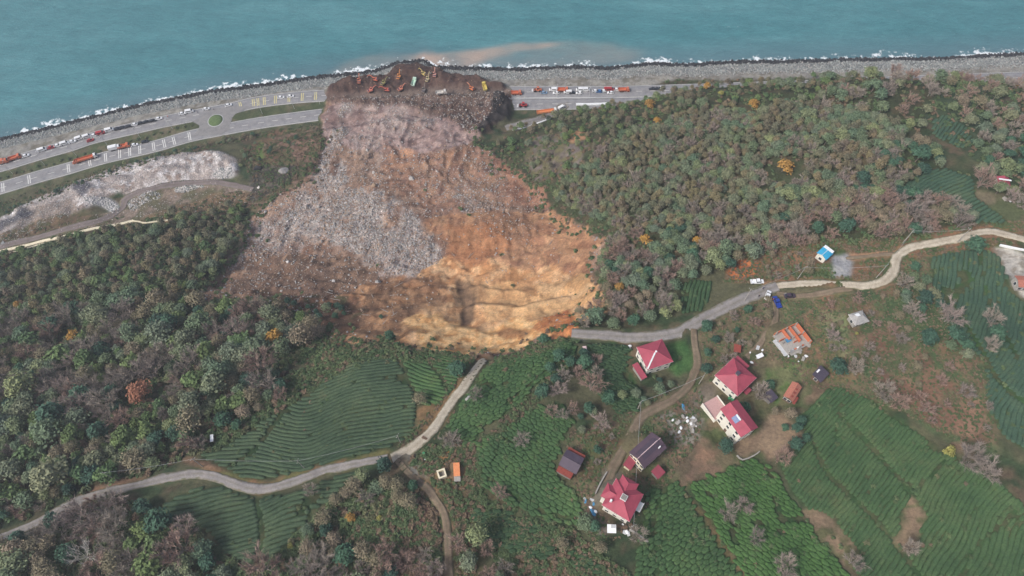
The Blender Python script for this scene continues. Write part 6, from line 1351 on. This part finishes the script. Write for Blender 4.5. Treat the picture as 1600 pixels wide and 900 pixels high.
bars('hw_sea', [(376, 163), (397, 160), (403, 160), (412, 159), (431, 156), (453, 153), (472, 152), (494, 150), (514, 149)], 'yellow', 'yellow rumble bars on the seaward carriageway')
# roundabout
rc = atz(337, 188.5, HWZ); n_ = 40
def disc(r, z, name, mat, label, ry=None, kind='structure', rag=0):
    mb = MB(); V = [(rc[0], rc[1], z)] + [(rc[0] + r * cos(2 * pi * k_ / n_), rc[1] + (ry or r) * sin(2 * pi * k_ / n_), z) for k_ in range(n_)]; mb.add(V, [(0, 1 + k_, 1 + (k_ + 1) % n_) for k_ in range(n_)])
    me = bpy.data.meshes.new(name); me.from_pydata(mb.v, [], mb.f); me.materials.append(mat); o = link(name, me); tag(o, label, kind=kind); return o
apron = np.stack(atz(P("300,190 330,172 372,166 400,166 368,178 358,190 360,203 345,210 300,214 310,203 312,196")[:, 0], P("300,190 330,172 372,166 400,166 368,178 358,190 360,203 345,210 300,214 310,203 312,196")[:, 1], HWZ), 1)
me = bpy.data.meshes.new('roundabout_surface'); me.from_pydata([(a, b, HWZ + .075) for a, b in apron], [], [tuple(range(len(apron)))]); me.materials.append(RM['asphalt']); tag(link('roundabout_surface', me), 'grey asphalt of the roundabout joining both carriageways', kind='structure')
disc(10.2, HWZ + .085, 'roundabout_surface', RM['asphalt'], 'circular asphalt ring of the roundabout', 11.5)
kb = thing('traffic_island', (rc[0], rc[1], HWZ + .08), 0, 'round planted traffic island at the highway junction', 'traffic island')
grass = simple('island_grass', (92, 112, 70), .9, .3, 1.2)
MB().add([(4.9 * cos(2 * pi * k_ / 32) * a, 5.4 * sin(2 * pi * k_ / 32) * a, b) for a, b in ((1, -.1), (1, .16), (.92, .16)) for k_ in range(32)], [(k_ + 32 * q, (k_ + 1) % 32 + 32 * q, (k_ + 1) % 32 + 32 * q + 32, k_ + 32 * q + 32) for q in (0, 1) for k_ in range(32)]).build('kerb', H_['steel'], kb)
MB().loft([[(4.5 * cos(2 * pi * k_ / 32) * a, 5.0 * sin(2 * pi * k_ / 32) * a, b) for k_ in range(32)] for a, b in ((1, .1), (.98, .3), (.6, .6), (.1, .7))]).build('planting', grass, kb, True)
def hedge_blob(px, py, r, label):
    x, y = atz(px, py, HWZ); V, F = shrub_mesh(1.0, 1.0, 75, .3, int(px)); me = mesh_np('foliage', V, F); me.materials.append(M_['scrub']); o = link('bush', me, loc=(x, y, HWZ)); o.scale = (r, r, r * .8); tag(o, label, 'bush', 'bushes in the highway median')
for q, px in enumerate(np.linspace(0, 300, 26)): hedge_blob(px, 279 - px * .279 + 1.5 * sin(q * 2.1), random.uniform(.9, 1.5), 'low green bush in the median between the carriageways')
def lamp(px, py, key, label):
    x, y = atz(px, py, HWZ); r = thing('street_lamp', (x, y, HWZ), 0, label, 'street lamp', 'street lamps in the highway median')
    MB().beam((0, 0, 0), (0, 0, 10), .12, 6, .07).build('post', H_['steel'], r)
    for sg in (-1, 1): a_ = MB().beam((0, 0, 9.9), (0, sg * 1.8, 10.3), .05, 5).build('arm', H_['steel'], r); MB().box(-.14, .14, sg * 1.7 - .3, sg * 1.7 + .3, 10.25, 10.38).build('lamp_head', H_['steel'], r)
for px, py in [(20, 272), (70, 258), (120, 244), (170, 230), (220, 216), (270, 202), (410, 178), (460, 170), (500, 163), (820, 154), (870, 153.6), (920, 153.4)]: lamp(px, py, '', 'double armed grey street lamp in the highway median')
# ------------------------------------------------------------------ vehicles
CARM = {}
def paintm(rgb):
    k_ = tuple(rgb)
    if k_ not in CARM: CARM[k_] = simple('vehicle_paint', rgb, .35, .04, 1, spec=.5)
    return CARM[k_]
TYRE = simple('black_rubber', (32, 32, 34), .9, .1, 3); GLASS = simple('dark_vehicle_glass', (36, 42, 50), .1, .05, 1, spec=.6); CHR = simple('light_lens', (226, 222, 210), .3, .03)
VM = {}
def wheel_mesh(r, w_):
    if ('w', r, w_) not in VM: VM['w', r, w_] = MB().cyl((0, -w_ / 2, 0), r, w_, 'y', 12).mesh('wheel', TYRE)
    return VM['w', r, w_]
def sec(x, hw, z0, z1, tp=.85): return [(x, -hw, z0), (x, hw, z0), (x, hw, (z0 + z1) * .55), (x, hw * tp, z1), (x, -hw * tp, z1), (x, -hw, (z0 + z1) * .55)]
def car(px, py, rgb, label, key=None, kind='car', face=1, z=None, cat=None, group=None):
    """a road vehicle at a photo position, heading along its road (face +-1) or to an angle"""
    if key in ROADS: c, t, zz, i = along(key, px, py); xy = np.array(atz(px, py, zz + .7)); ang = math.atan2(t[1], t[0]) + (0 if face > 0 else pi); loc = (xy[0], xy[1], zz + .045)
    else: p = h1(px, py, .7); ang = key; loc = (p[0], p[1], float(hz(p[0], p[1])) + .12)
    P_ = paintm(rgb); nm, ct = {'car': ('car', 'car'), 'van': ('van', 'van'), 'pickup': ('pickup_truck', 'pickup'), 'truck': ('lorry', 'lorry'), 'dump': ('dump_truck', 'dump truck'), 'semi': ('articulated_lorry', 'lorry'), 'loader': ('wheel_loader', 'loader'), 'bus': ('minibus', 'minibus')}[kind]
    r = thing(nm, loc, ang, label, cat or ct, group); ck = (kind, tuple(rgb))
    def part(name, fn, mat, parent=r, sm=False):
        if (ck, name) not in VM: VM[ck, name] = fn().mesh(name, mat, sm)
        return link(name, VM[ck, name], parent=parent)
    if kind == 'car':
        part('body', lambda: MB().loft([sec(-2.15, .8, .35, .8), sec(-2.0, .88, .28, .95), sec(-1.1, .9, .25, .98), sec(.6, .9, .25, .95), sec(1.7, .88, .28, .85), sec(2.15, .78, .35, .68)]), P_)
        part('roof', lambda: MB().loft([sec(-1.25, .68, 1.3, 1.42, .9), sec(-1.0, .7, 1.33, 1.47, .9), sec(.2, .68, 1.33, 1.47, .9), sec(.4, .66, 1.28, 1.4, .9)]), P_)
        part('windows', lambda: MB().loft([sec(-1.85, .76, .9, .96), sec(-1.2, .74, .9, 1.34), sec(.35, .72, .9, 1.34), sec(1.1, .74, .88, .93)]), GLASS); wr, wx_, wy_ = .33, 1.35, .82
    elif kind in ('van', 'bus'):
        k_ = 1.35 if kind == 'bus' else 1.0
        part('body', lambda: MB().loft([sec(-2.6 * k_, .9, .35, 2.05, .92), sec(-2.5 * k_, .96, .3, 2.15, .92), sec(1.1 * k_, .96, .3, 2.15, .92), sec(1.75 * k_, .94, .3, 1.3, .9), sec(2.5 * k_, .86, .35, .95, .9)]), P_)
        part('windscreen', lambda: MB().add([(1.16 * k_, -.82, 2.06), (1.16 * k_, .82, 2.06), (1.76 * k_, .84, 1.32), (1.76 * k_, -.84, 1.32), (1.2 * k_, -.82, 2.1), (1.2 * k_, .82, 2.1), (1.82 * k_, .84, 1.34), (1.82 * k_, -.84, 1.34)], [(4, 5, 6, 7), (0, 3, 2, 1), (0, 1, 5, 4), (1, 2, 6, 5), (2, 3, 7, 6), (3, 0, 4, 7)]), GLASS)
        part('side_window', lambda: MB().box(-1.8, .9, -.97, .97, 1.35, 1.8), GLASS); wr, wx_, wy_ = .36, 1.6 * k_, .88
    elif kind == 'pickup':
        part('body', lambda: MB().loft([sec(-.4, .9, .4, 1.0), sec(1.4, .92, .4, 1.0), sec(2.3, .85, .45, .85), sec(2.5, .8, .5, .8)]), P_)
        def bed():
            m = MB().box(-2.6, -.4, -.9, .9, .5, .65)
            for a_ in ((-2.6, -.4, -.92, -.84), (-2.6, -.4, .84, .92), (-2.66, -2.6, -.92, .92)): m.box(*a_, .6, 1.05)
            return m
        part('bed', bed, P_); part('roof', lambda: MB().loft([sec(-.4, .72, 1.55, 1.66, .9), sec(.9, .7, 1.55, 1.66, .9)]), P_); part('windows', lambda: MB().loft([sec(-.42, .78, .95, 1.56, .9), sec(.9, .76, .95, 1.56, .9), sec(1.5, .78, .95, 1.0, .9)]), GLASS); wr, wx_, wy_ = .38, 1.65, .82
    elif kind in ('truck', 'dump', 'semi'):
        Lb = {'truck': 5.0, 'dump': 5.0, 'semi': 11.0}[kind]; cabm = P_
        part('cab', lambda: MB().loft([sec(1.6, 1.2, .6, 2.75, .94), sec(2.9, 1.2, .6, 2.75, .94), sec(3.45, 1.18, .6, 1.9, .95), sec(3.6, 1.15, .6, 1.2, .95)]), cabm if kind != 'semi' else paintm((214, 214, 212)))
        part('windscreen', lambda: MB().add([(2.98, -1.0, 2.68), (2.98, 1.0, 2.68), (3.5, 1.02, 1.9), (3.5, -1.02, 1.9), (2.94, -1.0, 2.64), (2.94, 1.0, 2.64), (3.4, 1.02, 1.85), (3.4, -1.02, 1.85)], [(0, 1, 2, 3), (7, 6, 5, 4), (0, 4, 5, 1), (1, 5, 6, 2), (2, 6, 7, 3), (3, 7, 4, 0)]), GLASS)
        part('chassis', lambda: MB().box(1.5 - Lb - .2, 2.0, -.45, .45, .55, .9), TYRE)
        if kind == 'truck': part('cargo_box', lambda: MB().box(1.4 - Lb, 1.4, -1.22, 1.22, .95, 3.1), P_)
        else:
            def tip():
                m = MB().box(1.3 - Lb, 1.3, -1.15, 1.15, .95, 1.1)
                for a_ in ((1.3 - Lb, 1.3, -1.22, -1.1), (1.3 - Lb, 1.3, 1.1, 1.22), (1.2, 1.34, -1.22, 1.22), (1.26 - Lb, 1.36 - Lb, -1.22, 1.22)): m.box(*a_, 1.0, 2.1)
                for k_ in range(6):
                    for sg in (-1, 1): m.box(1.3 - Lb + (k_ + .4) * Lb / 6, 1.42 - Lb + (k_ + .4) * Lb / 6, sg * 1.26 - .05, sg * 1.26 + .05, 1.0, 2.05)
                return m
            part('tipper_body', tip, P_)
        wr, wx_, wy_ = .5, None, 1.05
        for wx2 in ([2.6, -.8 - (Lb - 5), -2.1 - (Lb - 5)] + ([.6, -7] if kind == 'semi' else [])):
            for sg in (-1, 1): link('wheel', wheel_mesh(.5, .35), parent=r, loc=(wx2, sg * wy_, .5))
        wr = None
    elif kind == 'loader':
        part('body', lambda: MB().loft([sec(-2.6, .9, .9, 1.8, .85), sec(-1.0, 1.0, .8, 2.0, .85), sec(1.2, .8, .8, 1.5, .85)]), P_); part('cab', lambda: MB().box(-.9, .5, -.7, .7, 1.9, 3.2), GLASS); part('cab_roof', lambda: MB().box(-1.0, .6, -.8, .8, 3.2, 3.35), P_)
        part('arm', lambda: MB().beam((.8, -.6, 1.5), (2.8, -.6, .8), .16, 5).beam((.8, .6, 1.5), (2.8, .6, .8), .16, 5), P_); part('bucket', lambda: MB().loft([[(2.7, -1.3, .2), (3.9, -1.3, .2), (3.0, -1.3, 1.2), (2.7, -1.3, 1.1)], [(2.7, 1.3, .2), (3.9, 1.3, .2), (3.0, 1.3, 1.2), (2.7, 1.3, 1.1)]]), H_['steel']); wr, wx_, wy_ = .75, 1.5, 1.0
    if wr:
        for a_ in (-1, 1):
            for b_ in (-1, 1): link('wheel', wheel_mesh(wr, .24 if wr < .6 else .5), parent=r, loc=(a_ * wx_, b_ * wy_, wr))
    return r
def excavator(px, py, rgb, label, ang, arm=.4, z=None):
    p = h1(px, py, 1.5); r = thing('excavator', (p[0], p[1], float(hz(p[0], p[1])) - .05), ang, label, 'excavator'); P_ = paintm(tuple(int(.78 * v + 26) for v in rgb)); r.scale = (.84, .84, .84)
    for sg in (-1, 1):
        ring = [(x, zz) for x, zz in ((-2.0, .45), (-1.7, .05), (1.7, .05), (2.0, .45), (1.75, .85), (-1.75, .85))]; MB().loft([[(x, sg * 1.25 - .3, zz) for x, zz in ring], [(x, sg * 1.25 + .3, zz) for x, zz in ring]]).build('track', TYRE, r)
    MB().box(-1.2, 1.2, -.95, .95, .4, .9).build('undercarriage', H_['dark'], r)
    hs = MB().loft([sec(-2.4, 1.2, 1.0, 2.0, .9), sec(-1.6, 1.35, 1.0, 2.2, .9), sec(1.3, 1.35, 1.0, 1.9, .95)]).build('upper_body', P_, r); MB().box(-2.3, -1.4, -1.1, 1.1, 2.02, 2.3).build('engine_cover', H_['dark'], hs)
    c_ = MB().loft([sec(.1, .5, 1.7, 3.1, .9), sec(1.3, .5, 1.7, 3.05, .9), sec(1.6, .48, 1.7, 2.4, .9)]); c_.v = [(x, y + .75, z_) for x, y, z_ in c_.v]; c_.build('cab', GLASS, r); MB().box(.05, 1.35, .22, 1.28, 3.1, 3.22).build('cab_roof', P_, r)
    e = (1.0 + 4.3 * cos(arm), -.2, 1.8 + 4.3 * sin(arm) + .6); MB().beam((1.0, -.2, 1.7), ((1.0 + e[0]) / 2 - .1, -.2, (1.7 + e[2]) / 2 + .7), .34, 5, .3).beam(((1.0 + e[0]) / 2 - .1, -.2, (1.7 + e[2]) / 2 + .7), e, .3, 5, .24).build('boom', P_, r)
    f = (e[0] + 1.9, -.2, max(e[2] - 2.6, .4)); MB().beam(e, f, .24, 5, .18).build('dipper_arm', P_, r); MB().loft([[(f[0] - .6, -.8, f[2] - .3), (f[0] + .4, -.8, f[2] + .3), (f[0] + .3, -.8, f[2] - .6), (f[0] - .3, -.8, f[2] - .8)], [(f[0] - .6, .4, f[2] - .3), (f[0] + .4, .4, f[2] + .3), (f[0] + .3, .4, f[2] - .6), (f[0] - .3, .4, f[2] - .8)]]).build('bucket', H_['oldconc'], r)
    return r
Wc, Dk, Rd, Og = (226, 228, 230), (48, 52, 60), (168, 46, 52), (198, 106, 72)
NAM = {Wc: 'white', Dk: 'dark', Rd: 'red', Og: 'orange'}
UP = [(4, 254, Og, 'truck'), (24, 247, Og, 'dump'), (40, 243, Wc, 'car'), (66, 234, Wc, 'van'), (80, 230, Rd, 'car'), (90, 227, Wc, 'car'), (101, 224, Wc, 'van'), (113, 221, Wc, 'car'), (124, 216, Wc, 'van'), (136, 213, Wc, 'van'), (147, 211, Wc, 'car'), (141, 219, Rd, 'car'), (157, 208, Rd, 'van'), (171, 203, Wc, 'van'), (184, 201, Dk, 'car'), (192, 199, Dk, 'car'), (201, 197, Dk, 'car'), (211, 194, Wc, 'car'), (220, 192, Dk, 'car'), (229, 190, Dk, 'car'), (239, 188, Dk, 'car'), (248, 185, Wc, 'car'), (285, 177, Wc, 'car'), (296, 174, Wc, 'van'), (322, 170, Wc, 'car'), (357, 164, Wc, 'car'), (439, 152, Wc, 'car'), (454, 150, Wc, 'car')]
orf = ['first', 'second', 'third', 'fourth', 'fifth', 'sixth', 'seventh', 'eighth', 'ninth', 'tenth', 'eleventh', 'twelfth']
cnt = {}
for px, py, c_, k_ in UP:
    kk = (NAM[c_], {'car': 'car', 'van': 'van', 'truck': 'lorry', 'dump': 'tipper lorry'}[k_]); cnt[kk] = cnt.get(kk, 0) + 1
    car(px, py, c_, '%s %s, %s of its kind from the left in the seaward queue' % (kk[0], kk[1], orf[cnt[kk] - 1]), 'hw_sea', k_, group='vehicles queueing on the seaward carriageway left of the slide')
for px, py, c_, k_, lab in [(119, 253, Og, 'car', 'orange car behind the long orange trailer'), (143, 246, Og, 'semi', 'long lorry with an orange trailer and white cab on the near carriageway'), (180, 232, Wc, 'truck', 'white box lorry just ahead of the orange tipper'), (194, 229, Og, 'dump', 'orange tipper lorry on the near carriageway'), (210, 226, Wc, 'car', 'white car in front of the orange tipper lorry'), (226, 221, Dk, 'car', 'dark car nearest the roundabout on the near carriageway')]:
    car(px, py, c_, lab, 'hw_land', k_)
RT = [(807, 146, Og, 'dump', 'orange tipper lorry nearest the slide on its right'), (840, 141, Og, 'loader', 'orange wheel loader in the crowd right of the slide'), (850, 144.5, (120, 150, 180), 'car', 'silver blue car beside the orange loader'), (864, 140, Wc, 'van', 'white van behind the orange loader'), (869, 145, Wc, 'car', 'white car in front of the white van right of the slide'),
      (880, 141, Og, 'dump', 'orange tipper in the middle of the crowd on the right'), (887, 144, Wc, 'van', 'white van in front of the middle orange tipper'), (894, 144.5, Dk, 'car', 'dark car between two white vans on the right'), (906, 140, Wc, 'van', 'white van on the far side with a pale roof'), (905, 145, Wc, 'car', 'white car near lane in the middle of the right crowd'),
      (916, 140, Wc, 'van', 'white van parked obliquely beside the pale roofed van'), (931, 142, Wc, 'car', 'white car left of the bright blue car'), (936, 142.5, (52, 108, 168), 'car', 'bright blue car in the right crowd'), (942, 142, Wc, 'car', 'white car right of the bright blue car'), (952, 139.5, Rd, 'bus', 'red and white minibus in the right crowd'),
      (954, 144.5, Wc, 'car', 'white car in front of the red minibus'), (964, 139.5, Wc, 'car', 'white car between the red minibus and orange lorry'), (975, 141, Og, 'dump', 'orange lorry at the right end of the crowd'), (1019, 138.5, Dk, 'car', 'dark car, left of two at the far right of the highway'), (1026, 138.5, Dk, 'car', 'dark car, right of two at the far right of the highway'), (1034, 137, Wc, 'car', 'white car last before the hill hides the highway')]
for px, py, c_, k_, lab in RT: car(px, py, c_, lab, 'hw_sea', k_, face=random.choice([-1, 1]))
car(817, 165, Rd, 'red wheel loader on the landward carriageway right of the slide', 'hw_land', 'loader', -1); car(862, 174, (216, 134, 84), 'long orange tipper lorry parked below the highway right of the slide', .18, 'semi'); car(878, 168, Wc, 'white van beside the long orange tipper', .6, 'van')
car(1183, 440, Wc, 'white pickup standing crosswise on the village road', .05, 'pickup'); car(1200, 461, Wc, 'white car parked nose in beside the blue pickup', 1.1, 'car'); car(1214, 472, (32, 62, 150), 'blue pickup parked at the head of the two rut track', 1.75, 'pickup'); car(1234, 462, (70, 56, 68), 'dark plum car on the narrow earth spur', .05, 'car')
for px, py, c_, a_, ar, lab in [(561, 126, (220, 120, 84), 1.6, .9, 'orange excavator leftmost on the spoil heap'), (586, 123, (226, 104, 64), 2.8, .35, 'orange excavator reaching left across the spoil'), (599, 129, (150, 142, 70), .9, .5, 'dull yellow excavator behind the front row'), (623, 119, (236, 140, 50), 1.3, 1.0, 'bright orange excavator with raised arm near the top of the heap'),
                                 (662, 114, (214, 184, 92), 2.4, .3, 'yellow excavator with a curved boom near the sea'), (679, 116, (222, 150, 130), 1.57, .6, 'salmon coloured excavator pointing to the sea'), (668, 123, (214, 196, 140), 1.2, .8, 'cream excavator in the middle of the heap'), (579, 140, (228, 116, 92), .5, .5, 'red orange excavator at the left of the working road'),
                                 (604, 139, (226, 96, 70), 3.0, .3, 'red excavator stretched flat along the working road'), (626, 138, (222, 124, 90), .6, .7, 'orange excavator with its boom raised to the right'), (662, 140, (130, 118, 110), 1.4, .6, 'grey brown excavator on the working road'), (737, 137, (238, 122, 60), 2.4, .4, 'bright orange excavator at the right end of the heap')]:
    excavator(px, py, c_, lab, a_, ar)
car(647, 129, (186, 214, 196), 'pale green tipper lorry on the spoil heap', 1.4, 'dump'); car(757, 136, (206, 186, 90), 'yellow tipper lorry beside the bright orange excavator', 1.8, 'dump'); car(690, 146, (200, 196, 190), 'whitish lorry on the working road', .2, 'dump')
# a few people on foot
def person(px, py, rgb, label, ang=0):
    p = h1(px, py, .9); me = bpy.data.meshes.new('person'); V = [(0, 0, .92), (0, 0, 1.15), (0, 0, 1.42), (0, 0, 1.54), (0, .01, 1.68), (-.2, 0, 1.40), (-.27, .05, 1.12), (-.25, .16, .88), (.2, 0, 1.40), (.27, -.03, 1.12), (.25, .06, .88), (-.1, 0, .86), (-.13, .08, .48), (-.13, -.04, .06), (-.13, .14, .03), (.1, 0, .86), (.14, -.04, .48), (.14, -.16, .06), (.14, .02, .03)]
    E = [(0, 1), (1, 2), (2, 3), (3, 4), (2, 5), (5, 6), (6, 7), (2, 8), (8, 9), (9, 10), (0, 11), (11, 12), (12, 13), (13, 14), (0, 15), (15, 16), (16, 17), (17, 18)]; R_ = [.15, .15, .16, .07, .12, .075, .055, .05, .075, .055, .05, .095, .07, .05, .045, .095, .07, .05, .045]
    me.from_pydata(V, E, []); o = link('person', me, loc=(p[0], p[1], float(hz(p[0], p[1])) + .05), rz=ang); md = o.modifiers.new('skin', 'SKIN'); sv = me.skin_vertices[0].data
    for q, r_ in enumerate(R_): sv[q].radius = (r_, r_)
    sv[0].use_root = True; o.modifiers.new('sub', 'SUBSURF').levels = 1
    m = NT('clothed_figure'); sx_ = m.n('ShaderNodeSeparateXYZ'); m.l(m.co(), sx_.inputs[0]); rp = m.n('ShaderNodeValToRGB'); m.l(m.mr(sx_.outputs[2], 0, 1.8, 0, 1), rp.inputs[0]); e = rp.color_ramp; e.interpolation = 'CONSTANT'
    while len(e.elements) < 4: e.elements.new(.5)
    for q, (a_, b_) in enumerate(((0, C4(44, 46, 58)), (.51, C4(*rgb)), (.845, C4(196, 152, 128)), (.955, C4(48, 38, 34)))): e.elements[q].position = a_; e.elements[q].color = b_
    m.base(rp.outputs[0]); o.data.materials.append(m.m); tag(o, label, 'person')
for a_ in [(262, 182, (232, 92, 50), 'person in an orange jacket standing on the highway edge'), (289, 179, (60, 62, 70), 'person in dark clothes beside the white van by the roundabout'), (308, 175, (70, 72, 84), 'person in dark clothes walking between the last queued cars'), (334, 171, (54, 56, 66), 'person in dark clothes alone on the highway above the roundabout'),
           (1186, 462, (58, 60, 70), 'person in dark clothes standing left of the white car in the village'), (1208, 468, (196, 60, 60), 'person in a red top between the white car and blue pickup'), (1193, 450, (70, 80, 110), 'person in a grey blue top on the village road below the white pickup')]: person(*a_)
# spoil of dark rock walls and cut turf at the scar lip
hb = MB().box(-31500, 31500, -6500, 31500, -16, 328).mesh('haze'); hm = bpy.data.materials.new('air_haze'); hm.use_nodes = True; hm.node_tree.nodes.remove(hm.node_tree.nodes['Principled BSDF'])
pv = hm.node_tree.nodes.new('ShaderNodeVolumePrincipled'); pv.inputs['Density'].default_value = .0003; pv.inputs['Color'].default_value = (.82, .87, .95, 1); pv.inputs['Anisotropy'].default_value = .2
hm.node_tree.links.new(pv.outputs[0], hm.node_tree.nodes['Material Output'].inputs['Volume']); tag(link('haze', hb, hm), 'thin pale sea haze over the whole coast', kind='stuff')
